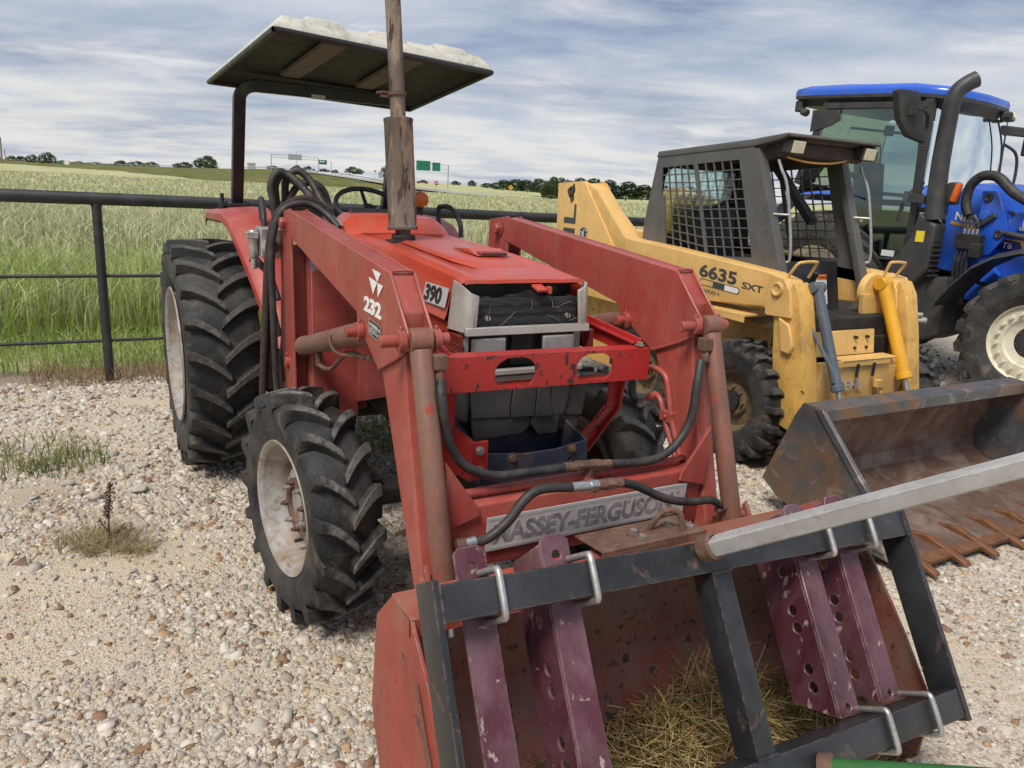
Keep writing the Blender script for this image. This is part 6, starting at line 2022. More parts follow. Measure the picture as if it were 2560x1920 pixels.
# exhaust
b = B()
b.prism([(5.36, 1.92), (5.13, 1.80), (5.14, 1.30), (5.28, 1.12), (5.68, 1.18), (5.62, 1.30), (5.40, 1.66)], 6.58, 6.80)
es = b.ob('exhaust_shroud', 'plastic', BT, bev=0.04, seg=3)
b = B()
for i in range(9):
    z = 1.24 + i * 0.055
    b.box((6.69, 5.118 + 0.004 * i, z), (0.17, 0.03, 0.018))
b.obs('shroud_louvre', 'plastic', es, bev=0.003)
b = B()
b.box((6.577, 5.285, 1.66), (0.004, 0.10, 0.12))
b.ob('shroud_label', 'ylabel', es)
b = B()
b.tube([(6.67, 5.215, 1.85), (6.665, 5.24, 2.1), (6.655, 5.262, 2.5), (6.65, 5.262, 3.05)], [0.105, 0.098, 0.092, 0.086], n=24, sub=3)
st_ = b.ob('exhaust_stack', 'plastic', BT, sm=50)
b = B()
pp = catmull([(6.65, 5.262, 3.02), (6.655, 5.258, 3.12), (6.69, 5.235, 3.215), (6.76, 5.19, 3.285), (6.82, 5.15, 3.325)], 5)
b.tube(pp, [0.086, 0.084, 0.084, 0.086, 0.088], n=24, cap=False)
b.tube(pp, [0.080, 0.078, 0.078, 0.080, 0.082], n=24, cap=False, m=1)
b.ob('exhaust_elbow', ['plastic', 'dark'], st_, sm=50)
# roof
out = [(6.80, 7.55), (6.76, 7.2), (6.76, 6.4), (6.77, 5.8), (6.80, 5.46), (6.95, 5.38), (7.5, 5.36), (8.05, 5.45), (8.36, 5.62), (8.44, 5.9), (8.46, 6.6), (8.44, 7.4), (8.38, 7.6), (7.6, 7.68), (6.95, 7.65)]
cx_, cy_ = 7.6, 6.5
zr = lambda x, y: 3.215 + (y - 5.4) * 0.052 - max(0, (x - 7.0)) * 0.03 - (0.03 if y < 5.5 else 0)
def ring(f, dz):
    return [(cx_ + (x - cx_) * f, cy_ + (y - cy_) * f, zr(x, y) + dz) for x, y in out]
b = B()
rings = [ring(0.97, -0.006), ring(1.0, 0.0), ring(1.002, 0.05), ring(0.985, 0.085), ring(0.86, 0.125), ring(0.5, 0.15)]
k = len(out)
b.add([p for r_ in rings for p in r_], [(i * k + j, i * k + (j + 1) % k, (i + 1) * k + (j + 1) % k, (i + 1) * k + j) for i in range(5) for j in range(k)] + [tuple(range(5 * k, 6 * k))])
rf = b.ob('cab_roof', 'blue', BT, sm=50)
b = B()
rings = [ring(0.999, -0.002), ring(0.998, -0.035), ring(0.95, -0.055), ring(0.90, -0.13), ring(0.2, -0.13)]
b.add([p for r_ in rings for p in r_], [(i * k + j, i * k + (j + 1) % k, (i + 1) * k + (j + 1) % k, (i + 1) * k + j) for i in range(4) for j in range(k)] + [tuple(range(4 * k, 5 * k))])
b.ob('roof_lining', 'plastic', rf, sm=40)
b = B()
for x, y in ((8.02, 5.44), (8.20, 5.52)):
    b.box((x, y, 3.075), (0.16, 0.12, 0.09), rot=(0, 0, R(20)))
lampb = b.obs('roof_lamp', 'plastic', rf, bev=0.02)[0]
b = B()
for x, y in ((8.02, 5.375), (8.20, 5.455)):
    b.cyl((x, y, 3.07), (x + 0.01, y - 0.012, 3.07), 0.04, n=18)
b.obs('roof_lamp_lens', 'lamp', rf)
b = B()
b.box((6.86, 7.50, 3.20), (0.10, 0.12, 0.14)); b.cyl((6.82, 7.42, 3.13), (6.80, 7.32, 3.10), 0.05, n=14)
b.ob('rear_work_lamp', 'plastic', rf, bev=0.015)
# pillars
DG = [(6.97, 3.14), (5.67, 3.085), (5.635, 2.7), (5.585, 1.9), (5.60, 1.42), (5.70, 1.36), (6.12, 1.345), (6.22, 1.40), (6.38, 1.75), (6.54, 2.13), (6.85, 2.48), (7.17, 2.80)]
b = B()
b.tube([(6.80, y, z) for y, z in DG + [DG[0]]], 0.020, n=6, cap=False)
b.bar((6.81, 5.61, 3.16), (6.81, 5.60, 2.6), 0.07, 0.10, up=(0, 1, 0)); b.bar((6.81, 5.60, 2.6), (6.81, 5.545, 1.7), 0.07, 0.085, up=(0, 1, 0)); b.bar((6.81, 5.545, 1.7), (6.83, 5.57, 1.25), 0.07, 0.085, up=(0, 1, 0))
b.bar((6.83, 7.02, 3.22), (6.83, 7.33, 2.2), 0.07, 0.10, up=(0, 1, 0))
b.bar((6.80, 7.0, 3.17), (6.80, 5.6, 3.10), 0.06, 0.07)
b.bar((8.36, 5.66, 3.1), (8.30, 5.55, 1.9), 0.06, 0.08, up=(0, 1, 0)); b.bar((8.38, 7.3, 3.2), (8.38, 7.4, 2.0), 0.07, 0.1, up=(0, 1, 0))
b.bar((6.85, 7.4, 2.05), (8.36, 7.4, 2.05), 0.08, 0.1)
b.bar((6.85, 5.53, 1.95), (8.3, 5.53, 1.95), 0.08, 0.06)
b.prism([(7.22, 3.13), (6.80, 3.12), (6.78, 2.99), (6.92, 2.92), (7.22, 2.86)], 6.78, 6.80)
b.bar((6.74, 5.60, 2.08), (6.66, 5.35, 2.06), 0.06, 0.09)
b.ob('cab_frame', 'plastic', BT, bev=0.006)
for nm_, pts in (('door_glass', [(6.805, y, z) for y, z in DG]),):
    q = B()
    q.prism(DG, 6.803, 6.808)
    q.ob(nm_, 'glass', BT)
q = B()
q.add([(6.86, 5.56, 3.06), (7.6, 5.50, 3.06), (8.33, 5.60, 3.04), (8.28, 5.54, 1.98), (7.6, 5.44, 1.98), (6.85, 5.52, 1.98)], [(0, 1, 4, 5), (1, 2, 3, 4)])
q.ob('windscreen', 'glass', BT)
q = B()
q.prism([(7.25, 3.1), (5.70, 3.06), (5.6, 1.5), (6.4, 1.5), (7.35, 2.1)], 8.36, 8.365)
q.ob('far_door_glass', 'glass', BT)
q = B()
q.add([(6.88, 7.1, 3.12), (8.34, 7.2, 3.12), (8.34, 7.38, 2.1), (6.88, 7.36, 2.1)], [(0, 1, 2, 3)])
q.ob('rear_window', 'glass', BT)
# interior
b = B()
b.box((7.6, 6.55, 1.85), (0.5, 0.5, 0.14)); b.box((7.6, 6.82, 2.2), (0.48, 0.14, 0.65), rot=(R(-8), 0, 0)); b.box((7.6, 6.88, 2.6), (0.26, 0.1, 0.16))
b.box((7.9, 6.5, 2.02), (0.16, 0.6, 0.08))
b.ob('driver_seat', 'seat', BT, bev=0.04, seg=2)
b = B()
C0 = Vector((7.6, 5.98, 2.22)); nrm = Vector((0, 0.55, 0.83)).normalized(); e1 = Vector((1, 0, 0)); e2 = nrm.cross(e1)
b.tube([C0 + (e1 * math.cos(a) + e2 * math.sin(a)) * 0.21 for a in [2 * math.pi * i / 32 for i in range(33)]], 0.017, n=8, cap=False)
b.tube([C0 + e1 * -0.2, C0 - nrm * 0.02, C0 + e1 * 0.2], 0.014, n=6)
b.cyl(C0 - nrm * 0.6 + Vector((0, -0.1, 0)), C0, 0.05, n=10)
b.box((7.6, 5.80, 2.08), (0.34, 0.16, 0.2), rot=(R(20), 0, 0))
b.ob('steering_column', 'seat', BT)
b = B()
b.tube([(6.83, 6.30, 2.0), (6.84, 6.2, 2.10), (6.84, 6.0, 2.11), (6.84, 5.75, 2.10)], 0.022, n=8, sub=3)
b.box((6.84, 5.70, 2.08), (0.05, 0.09, 0.14)); b.bar((6.82, 5.73, 2.02), (6.82, 5.76, 1.80), 0.04, 0.035)
b.tube([(6.85, 6.55, 2.35), (6.86, 6.3, 2.15), (6.86, 6.12, 1.8), (6.86, 6.08, 1.6)], 0.025, n=8, sub=3)
b.ob('door_handle', 'plastic', BT)
b = B()
b.box((7.05, 6.25, 2.86), (0.14, 0.05, 0.12)); b.bar((6.9, 6.7, 2.9), (7.3, 6.0, 2.82), 0.03, 0.03); b.box((8.1, 6.0, 2.3), (0.2, 0.06, 0.26))
b.bar((6.86, 6.1, 2.2), (6.86, 6.2, 2.7), 0.02, 0.02, up=(0, 1, 0))
b.ob('cab_monitor', 'seat', BT, bev=0.01)
q = B()
q.box((6.7995, 5.80, 1.425), (0.003, 0.17, 0.07))
q.ob('window_label', 'paper', BT)
# mirrors
b = B()
b.prism([(6.02, 3.16), (6.06, 3.18), (6.36, 3.185), (6.40, 3.16), (6.66, 2.70), (6.64, 2.665), (6.34, 2.715), (6.14, 2.87)], 5.47, 5.55, 'y')
mr = b.ob('mirror', 'plastic', BT, bev=0.02, seg=2)
b = B()
b.tube([(6.30, 5.46, 3.0), (6.45, 5.48, 3.02), (6.72, 5.56, 2.98), (6.80, 5.60, 2.80)], 0.022, n=8, sub=3)
b.box((6.28, 5.455, 2.99), (0.12, 0.04, 0.12))
b.ob('mirror_arm', 'plastic', mr)
b = B()
b.bar((8.02, 5.62, 2.94), (8.75, 5.55, 2.945), 0.06, 0.11)
b.box((8.82, 5.55, 2.85), (0.14, 0.10, 0.36))
b.ob('far_mirror', 'plastic', BT, bev=0.015)
b = B()
b.tube([(8.32, 5.62, 2.80), (8.55, 5.55, 2.70), (8.62, 5.53, 2.5), (8.60, 5.53, 2.2), (8.45, 5.53, 1.95)], 0.018, n=8, sub=4)
b.ob('grab_rail', 'plastic', BT)
b = B()
b.tube([(7.95, 5.49, 3.02), (8.15, 5.50, 2.75), (8.22, 5.50, 2.42)], 0.012, n=6, sub=3)
b.ob('wiper', 'plastic', BT)
# rear fender
b = B()
fa = [R(a) for a in range(72, 171, 7)]
loft(b, [[(x, 6.75 - 1.13 * math.cos(a) + dy, 0.98 + rr_ * math.sin(a)) for x, rr_, dy in ((6.56, 1.10, 0), (6.58, 1.13, 0), (6.95, 1.16, 0))] for a in fa])
b.ob('rear_fender', 'blue', BT, sm=50)
# turn lamp, hoses, valve block
b = B()
b.box((6.74, 5.10, 2.14), (0.10, 0.13, 0.24))
tl = b.ob('signal_lamp', 'plastic', BT, bev=0.03, seg=2)
b = B()
b.box((6.70, 5.045, 2.15), (0.07, 0.06, 0.20), rot=(R(12), 0, 0))
b.ob('signal_lens', 'amber', tl, bev=0.02, seg=2)
b = B()
b.tube([(6.9, 4.985, 1.92), (6.9, 5.04, 2.05), (6.9, 5.03, 2.22), (6.9, 4.95, 2.32), (6.9, 4.86, 2.345), (6.9, 4.74, 2.32), (6.9, 4.62, 2.22), (6.9, 4.5, 2.14), (6.9, 4.2, 2.0)], 0.052, n=14, sub=5)
b.ob('hose_sleeve', 'hose', BT, sm=60)
b = B()
b.box((6.88, 4.90, 1.64), (0.12, 0.26, 0.17)); b.box((6.86, 4.80, 1.55), (0.10, 0.12, 0.16))
vb_ = b.ob('valve_block', 'dark', BT, bev=0.01)
for i in range(4):
    y = 4.84 + i * 0.045
    b = B()
    b.tube([(6.88, y, 1.76), (6.885, y + 0.01, 1.84), (6.9, 4.96 + 0.012 * i, 1.93)], 0.012, n=6, sub=3)
    b.tube([(6.86, y, 1.58), (6.85, y + 0.03, 1.42), (6.87, y + 0.02, 1.2)], 0.018, n=6, sub=3)
    b.ob('valve_hose', 'hose', vb_)
    b = B()
    b.cyl((6.88, y, 1.70), (6.88, y, 1.78), 0.017, n=8)
    b.ob('hose_end', 'galv', vb_)
# ------------------------------------------------------------------ field, embankment, road
def far(az, d, el=None, z=None):
    """point at azimuth az (degrees right of the view axis) and distance d, by elevation angle or height"""
    a = R(az) + HEAD
    zz = CAM.z + d * math.tan(R(el)) if z is None else z
    return Vector((CAM.x + d * math.sin(a), CAM.y + d * math.cos(a), zz))
def field_h(d):
    d = np.asarray(d, float)
    rise = np.clip((d - 11.0) / 4.0, 0, 1)
    return -0.05 + 0.45 * rise * rise * (3 - 2 * rise) - 0.0085 * np.clip(d - 15, 0, 270)
ds = np.concatenate([np.linspace(7, 30, 40), np.geomspace(31, 1200, 60), np.geomspace(1400, 6000, 8)])
azs = np.linspace(-180, 180, 181)
D, A = np.meshgrid(ds, azs)
ar_ = np.radians(A) + HEAD
fx, fy = CAM.x + D * np.sin(ar_), CAM.y + D * np.cos(ar_)
front = fy < 8.1
fzv = field_h(D) + (vnoise(fx, fy, 0.035, 4) - 0.5) * np.clip(D / 200, 0, 0.8)
fzv = np.where(front, np.minimum(fzv, -0.12), fzv)
k1, k2 = len(azs), len(ds)
idx = np.arange(k1 * k2).reshape(k1, k2)
F4 = np.stack([idx[:-1, :-1], idx[1:, :-1], idx[1:, 1:], idx[:-1, 1:]], -1).reshape(-1, 4)
fm = bpy.data.materials.new('meadow_floor')
def build_field(m):
    m.use_nodes = True
    n, L = m.node_tree.nodes, m.node_tree.links.new
    b_ = n['Principled BSDF']
    b_.inputs['Roughness'].default_value = 0.9
    b_.inputs['Specular IOR Level'].default_value = 0.1
    tc = N(n, 'ShaderNodeTexCoord')
    def nz(s, d=5):
        z = N(n, 'ShaderNodeTexNoise')
        z.inputs['Scale'].default_value = s
        z.inputs['Detail'].default_value = d
        z.inputs['Roughness'].default_value = 0.65
        L(tc.outputs['Object'], z.inputs['Vector'])
        return z.outputs[0]
    def rp(src, st):
        r = N(n, 'ShaderNodeValToRGB')
        el = r.color_ramp.elements
        while len(el) < len(st):
            el.new(0.5)
        for e, (p, c) in zip(el, st):
            e.position = p
            e.color = (*c, 1)
        L(src, r.inputs[0])
        return r.outputs[0]
    a = rp(nz(0.05), [(0.35, (0.34, 0.36, 0.18)), (0.5, (0.44, 0.43, 0.24)), (0.65, (0.50, 0.47, 0.29))])
    c = rp(nz(1.6, 6), [(0.3, (0.75, 0.78, 0.7)), (0.7, (1.1, 1.08, 1.05))])
    x = N(n, 'ShaderNodeMix', data_type='RGBA', blend_type='MULTIPLY')
    x.inputs[0].default_value = 1
    L(a, x.inputs[6])
    L(c, x.inputs[7])
    L(x.outputs[2], b_.inputs['Base Color'])
build_field(fm)
M['field'] = fm
f_ = colmesh('field', np.stack([fx.ravel(), fy.ravel(), fzv.ravel()], 1), F4, np.ones((k1 * k2, 3)), 'field')
f_.data.polygons.foreach_set('use_smooth', [True] * len(f_.data.polygons))
struct(f_)
M['bank'] = mat('rough_bank_grass', (0.115, 0.125, 0.035), 0.95, var=0.45, vs=0.12, dirt=((0.22, 0.18, 0.08), 0.8, 0.05), dirt2=((0.07, 0.10, 0.02), 0.6, 0.3), spec=0.1)
CREST = [(-40, 860, -0.12, 800), (-34, 800, -0.10, 720), (-28, 650, -0.03, 540), (-24, 520, 0.06, 330), (-21.3, 450, 0.15, 295), (-19, 400, 0.26, 284), (-17.6, 385, 0.30, 280), (-15.5, 365, 0.25, 282), (-13, 350, 0.09, 288), (-12, 345, 0.0, 292), (-9.6, 330, -0.29, 297), (-8, 305, -0.56, 286), (-5, 285, -0.70, 270), (-2.3, 278, -0.76, 255), (1.5, 290, -0.80, 258), (4, 300, -0.80, 270)]
cz_ = np.array(CREST)
azf = np.linspace(-40, 4, 180)
cd, ce, bd_ = [np.interp(azf, cz_[:, 0], cz_[:, i]) for i in (1, 2, 3)]
b = B()
rows = [[], [], [], [], []]
for i, a in enumerate(azf):
    zc = CAM.z + cd[i] * math.tan(R(ce[i]))
    zb = float(field_h(bd_[i])) - 0.15
    w_ = 0.3 * math.sin(i * 0.8) + 0.25 * math.sin(i * 2.3)
    rows[0].append(far(a, bd_[i] - 3, z=zb))
    rows[1].append(far(a, bd_[i] + (cd[i] - bd_[i]) * 0.45, z=zb + (zc - zb) * 0.52 + w_ * 0.25))
    rows[2].append(far(a, cd[i] - 3, z=zc - 0.05))
    rows[3].append(far(a, cd[i] + 16, z=zc - 0.05))
    rows[4].append(far(a, cd[i] + 60, z=zb - 1))
loft(b, rows)
bank = b.ob('embankment', 'bank', None, sm=60)
struct(bank)
b = B()
loft(b, [[far(a, cd[i] + o_, z=CAM.z + cd[i] * math.tan(R(ce[i])) + 0.06) for i, a in enumerate(azf)] for o_ in (0, 12)])
struct(b.ob('highway', 'asphalt', None))
b = B()   # near ramp coming down to the right
RP = [(-15.6, 352, 0.20), (-13, 335, -0.02), (-10.5, 318, -0.28), (-9, 305, -0.43), (-7.5, 290, -0.60), (-5, 275, -0.72), (-2.4, 268, -0.80)]
rz = np.array(RP)
aa = np.linspace(-15.6, -2.4, 50)
loft(b, [[far(a, np.interp(a, rz[:, 0], rz[:, 1]) + o_, z=CAM.z + np.interp(a, rz[:, 0], rz[:, 1]) * math.tan(R(np.interp(a, rz[:, 0], rz[:, 2]))) + 0.12 + dz) for a in aa] for o_, dz in ((0, 0), (13, 0.62))])
struct(b.ob('ramp_road', 'asphalt', None))
b = B()
for a0, a1 in ((-36, -24.5), (-20.6, -15.0), (-14.0, -9.2)):
    pts = [far(a, np.interp(a, cz_[:, 0], cz_[:, 1]) - 1.5, z=CAM.z + np.interp(a, cz_[:, 0], cz_[:, 1]) * math.tan(R(np.interp(a, cz_[:, 0], cz_[:, 2]))) + 0.75) for a in np.linspace(a0, a1, 40)]
    for p, q in zip(pts[:-1], pts[1:]):
        b.bar(p, q, 0.12, 0.34)
    for p in pts[::2]:
        b.bar(p, p + Vector((0, 0, -0.9)), 0.15, 0.15, up=(0, 1, 0))
GRL = thing('guard_rail', 'long grey steel guard rail along the far highway', 'guard rail', far(-20, 400, 0.0))
b.obs('rail_section', 'signgrey', GRL, gap=1.0)


# ------------------------------------------------------------------ grasses
def blades(x, y, z, h, w, cb, ct, lean=0.25, midw=0.85, midh=0.55):
    n = len(x)
    a = rng.uniform(0, 2 * np.pi, n)
    l = rng.normal(0, lean, n) * h
    dx, dy = np.cos(a), np.sin(a)
    a2 = a + rng.uniform(-1.2, 1.2, n) + np.pi / 2
    sx, sy = np.cos(a2) * w / 2, np.sin(a2) * w / 2
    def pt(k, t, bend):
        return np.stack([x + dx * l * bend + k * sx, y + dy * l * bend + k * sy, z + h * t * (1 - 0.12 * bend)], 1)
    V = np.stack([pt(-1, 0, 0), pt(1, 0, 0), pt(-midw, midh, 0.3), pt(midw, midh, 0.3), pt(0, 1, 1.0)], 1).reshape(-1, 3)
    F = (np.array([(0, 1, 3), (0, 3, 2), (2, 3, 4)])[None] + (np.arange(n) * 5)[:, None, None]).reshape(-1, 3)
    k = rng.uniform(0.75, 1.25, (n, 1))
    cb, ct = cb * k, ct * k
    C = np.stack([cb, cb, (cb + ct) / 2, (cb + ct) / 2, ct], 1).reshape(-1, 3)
    return V, F, C
def pick(cols, n):
    return np.array(cols)[rng.integers(0, len(cols), n)]
def join(name, parts, label, cat, material='blade'):
    o, Vs, Fs, Cs = 0, [], [], []
    for V, F, C in parts:
        Vs.append(V)
        Fs.append(F + o)
        Cs.append(C)
        o += len(V)
    return tag(colmesh(name, np.concatenate(Vs), np.concatenate(Fs), np.concatenate(Cs), material), label, cat, kind='stuff')
def polar(n, d0, d1, a0, a1, p=1.0):
    u = rng.random(n)
    d = d0 + (d1 - d0) * u ** p
    a = np.radians(rng.uniform(a0, a1, n)) + HEAD
    return CAM.x + d * np.sin(a), CAM.y + d * np.cos(a), d
# dry fringe at the yard edge
n = 9000
x, y = rng.uniform(-6, 9, n), 7.50 + np.abs(rng.normal(0, 0.33, n))
k = fbm(x, y, 1.2, 40) > 0.36
x, y = x[k], y[k]
n = len(x)
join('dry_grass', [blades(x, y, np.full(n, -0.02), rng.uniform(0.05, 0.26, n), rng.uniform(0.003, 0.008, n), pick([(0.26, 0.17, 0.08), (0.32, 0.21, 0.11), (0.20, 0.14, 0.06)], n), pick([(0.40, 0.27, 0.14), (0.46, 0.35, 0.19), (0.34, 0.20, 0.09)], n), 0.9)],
     'dry brown dead grass along the edge of the gravel under the fence', 'dry grass')
# short green grass behind the fence
n = 24000
x, y = rng.uniform(-7, 10, n), 7.95 + rng.random(n) ** 0.9 * 3.2
hgt = (0.14 + 0.30 * fbm(x, y, 0.8, 12)) * rng.uniform(0.6, 1.25, n)
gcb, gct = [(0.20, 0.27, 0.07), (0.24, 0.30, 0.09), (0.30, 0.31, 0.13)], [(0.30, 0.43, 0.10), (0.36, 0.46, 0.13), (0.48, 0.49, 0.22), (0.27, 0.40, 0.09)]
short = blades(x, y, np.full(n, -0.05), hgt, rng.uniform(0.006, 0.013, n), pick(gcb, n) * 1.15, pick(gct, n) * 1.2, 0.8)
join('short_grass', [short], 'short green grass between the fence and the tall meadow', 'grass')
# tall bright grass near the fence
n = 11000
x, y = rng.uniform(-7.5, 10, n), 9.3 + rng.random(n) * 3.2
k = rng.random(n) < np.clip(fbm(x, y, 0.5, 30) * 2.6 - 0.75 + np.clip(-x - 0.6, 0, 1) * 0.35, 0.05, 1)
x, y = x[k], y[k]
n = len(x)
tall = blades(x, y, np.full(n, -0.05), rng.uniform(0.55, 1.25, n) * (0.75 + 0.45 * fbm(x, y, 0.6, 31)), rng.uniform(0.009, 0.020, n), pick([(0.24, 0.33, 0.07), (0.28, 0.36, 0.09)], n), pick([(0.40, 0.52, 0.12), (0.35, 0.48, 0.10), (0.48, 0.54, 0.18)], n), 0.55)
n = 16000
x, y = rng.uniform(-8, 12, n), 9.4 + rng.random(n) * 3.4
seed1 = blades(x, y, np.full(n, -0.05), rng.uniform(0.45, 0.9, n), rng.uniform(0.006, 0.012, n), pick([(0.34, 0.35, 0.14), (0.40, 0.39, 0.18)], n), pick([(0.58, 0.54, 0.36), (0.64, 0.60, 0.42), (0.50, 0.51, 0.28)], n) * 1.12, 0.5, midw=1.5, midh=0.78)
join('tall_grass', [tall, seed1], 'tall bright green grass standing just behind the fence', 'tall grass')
# pale seeding meadow
OB, OT = [(0.36, 0.38, 0.19), (0.42, 0.41, 0.23), (0.31, 0.35, 0.16)], [(0.58, 0.55, 0.36), (0.64, 0.61, 0.43), (0.53, 0.52, 0.32), (0.47, 0.50, 0.28)]
parts = []
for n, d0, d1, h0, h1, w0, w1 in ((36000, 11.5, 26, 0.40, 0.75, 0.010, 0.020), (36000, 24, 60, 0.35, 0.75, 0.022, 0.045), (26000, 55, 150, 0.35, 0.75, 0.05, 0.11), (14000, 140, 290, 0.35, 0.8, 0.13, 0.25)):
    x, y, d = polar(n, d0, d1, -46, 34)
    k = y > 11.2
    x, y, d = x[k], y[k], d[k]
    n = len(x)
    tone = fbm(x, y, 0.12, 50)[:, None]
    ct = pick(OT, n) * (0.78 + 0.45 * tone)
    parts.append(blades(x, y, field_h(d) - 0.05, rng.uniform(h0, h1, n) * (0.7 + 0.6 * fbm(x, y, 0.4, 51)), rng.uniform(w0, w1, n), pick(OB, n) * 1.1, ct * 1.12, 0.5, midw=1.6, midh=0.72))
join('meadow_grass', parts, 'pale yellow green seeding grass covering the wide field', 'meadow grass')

# ------------------------------------------------------------------ weeds on the gravel
def weed(name, label, x, y, rad, n, h, cols, dry=False, lean=0.9):
    a = rng.uniform(0, 2 * np.pi, n)
    rr_ = rad * np.sqrt(rng.random(n)) * (0.5 + 0.8 * vnoise(a * 2, a * 0, 1.0, 7))
    px, py = x + rr_ * np.cos(a) * 1.3, y + rr_ * np.sin(a)
    V, F, C = blades(px, py, ground_z(px, py) - 0.005, rng.uniform(0.3, 1, n) * h, rng.uniform(0.004, 0.011, n) * (0.5 if dry else 1), pick(cols[0], n), pick(cols[1], n), lean)
    return tag(colmesh(name, V, F, C, 'blade'), label, 'weed', 'weeds on the gravel')
GRN = ([(0.14, 0.18, 0.05), (0.18, 0.20, 0.07)], [(0.27, 0.34, 0.09), (0.34, 0.37, 0.14), (0.20, 0.28, 0.06), (0.36, 0.31, 0.15)])
TAN = ([(0.28, 0.22, 0.11), (0.33, 0.25, 0.13)], [(0.44, 0.37, 0.20), (0.50, 0.42, 0.25)])
weed('green_weed', 'large leafy green weed patch at the left edge of the gravel', -2.12, 5.62, 0.42, 330, 0.20, GRN)
weed('green_weed', 'small grassy green tuft to the right of the large weed patch', -1.84, 5.42, 0.22, 190, 0.15, GRN, lean=0.9)
weed('green_weed', 'low green weeds growing under the red tractor', 0.30, 5.35, 0.40, 360, 0.16, GRN)
weed('dry_tuft', 'dry straw coloured grass tuft at the foot of the dead brown weed', -1.64, 4.16, 0.155, 620, 0.13, TAN, dry=True, lean=1.3)
weed('dry_tuft', 'flattened dry grass tuft to the right of the dead brown weed', -1.47, 4.02, 0.10, 240, 0.09, TAN, dry=True, lean=1.8)
DW = thing('dead_weed', 'upright dead dark brown weed stalk on the gravel', 'weed', (-1.585, 4.17, 0))
M['deadweed'] = mat('dead_weed_brown', (0.075, 0.036, 0.022), 0.9, var=0.4, vs=30)
b = B()
stem = [Vector((-1.585, 4.17, -0.01)), Vector((-1.580, 4.17, 0.10)), Vector((-1.572, 4.175, 0.20)), Vector((-1.560, 4.18, 0.29)), Vector((-1.557, 4.18, 0.33))]
b.tube(stem, [0.005, 0.004, 0.003, 0.0025, 0.0015], n=6, sub=2)
b.tube([stem[0] + Vector((0, 0, 0.03)), (-1.54, 4.15, 0.06), (-1.50, 4.14, 0.075)], [0.003, 0.002, 0.001], n=5, sub=2)
b.tube([stem[0] + Vector((0, 0, 0.06)), (-1.61, 4.17, 0.10), (-1.625, 4.17, 0.14)], [0.003, 0.002, 0.001], n=5, sub=2)
b.ob('stem', 'deadweed', DW)
b = B()
for i in range(420):
    t = random.random()
    if i < 350:
        c = Vector((-1.585 + 0.028 * t, 4.175, 0.13 + 0.20 * t)) + Vector((random.gauss(0, 0.011), random.gauss(0, 0.011), 0))
    elif i < 390:
        c = Vector((-1.555 + 0.055 * t, 4.15, 0.05 + 0.035 * t)) + Vector((random.gauss(0, 0.008), random.gauss(0, 0.01), random.gauss(0, 0.01)))
    else:
        c = Vector((-1.61 - 0.015 * t, 4.17, 0.09 + 0.05 * t)) + Vector((random.gauss(0, 0.007), random.gauss(0, 0.01), random.gauss(0, 0.008)))
    s_ = random.uniform(0.003, 0.007)
    u = Vector((random.gauss(0, 1), random.gauss(0, 1), random.gauss(0, 1))).normalized() * s_
    v = u.orthogonal().normalized() * s_ * 0.8
    b.add([c - u, c + v, c + u, c - v], [(0, 1, 2, 3)])
b.ob('seed_heads', 'deadweed', DW, sm=0)

# ------------------------------------------------------------------ trees
def crown_mesh(name, seed, nleaf, blobs, tint):
    r_ = np.random.default_rng(seed)
    B_ = np.array(blobs)        # cx, cy, cz, rx, rz, weight
    w_ = B_[:, 5] / B_[:, 5].sum()
    k = r_.choice(len(B_), nleaf, p=w_)
    d = r_.normal(0, 1, (nleaf, 3))
    d /= np.linalg.norm(d, axis=1)[:, None]
    rad = r_.uniform(0.45, 1.0, nleaf) ** 0.6
    c = B_[k, :3] + d * np.stack([B_[k, 3], B_[k, 3], B_[k, 4]], 1) * rad[:, None] * r_.uniform(0.85, 1.15, (nleaf, 1))
    s = r_.uniform(0.018, 0.045, nleaf)[:, None]
    u = r_.normal(0, 1, (nleaf, 3))
    u /= np.linalg.norm(u, axis=1)[:, None]
    v = np.cross(u, r_.normal(0, 1, (nleaf, 3)))
    v /= np.linalg.norm(v, axis=1)[:, None]
    V = np.stack([c - u * s, c + v * s * 0.8, c + u * s, c - v * s * 0.8], 1).reshape(-1, 3)
    V[:, 2] = np.clip(V[:, 2], 0.02, None)
    F = np.arange(nleaf * 4).reshape(-1, 4)
    C = np.repeat(np.array(tint)[None] * r_.uniform(0.6, 1.4, (nleaf, 1)) * (0.85 + 0.3 * r_.random((nleaf, 3))), 4, 0)
    o_ = colmesh(name, V, F, C, 'leaf')
    me_ = o_.data
    bpy.data.objects.remove(o_)
    return me_
GT = (0.050, 0.082, 0.026)
VARS = [
    crown_mesh('crown', 1, 2200, [(0, 0, .60, .36, .34, 4), (-.28, 0, .45, .26, .30, 2), (.27, .05, .40, .28, .32, 2), (.05, -.2, .78, .22, .2, 1.2), (0, 0, .14, .44, .16, 2)], GT),
    crown_mesh('crown', 2, 2200, [(-.12, 0, .55, .34, .32, 3), (.26, 0, .42, .3, .3, 2.4), (-.05, .1, .78, .24, .2, 1.3), (-.4, 0, .30, .2, .26, 1), (.05, 0, .13, .46, .15, 2)], (0.042, 0.072, 0.026)),
    crown_mesh('crown', 3, 2000, [(-.34, 0, .42, .24, .36, 2), (0, 0, .5, .28, .42, 2.4), (.34, 0, .4, .25, .34, 2), (.15, 0, .75, .16, .2, .7), (0, 0, .12, .5, .14, 2)], (0.038, 0.066, 0.025)),
    crown_mesh('crown', 4, 2400, [(0, 0, .45, .44, .42, 4), (-.3, -.1, .35, .26, .3, 2), (.3, -.1, .4, .28, .34, 2), (.1, 0, .8, .2, .16, 1), (0, 0, .12, .48, .14, 2)], (0.055, 0.090, 0.028)),
]
tb = B()
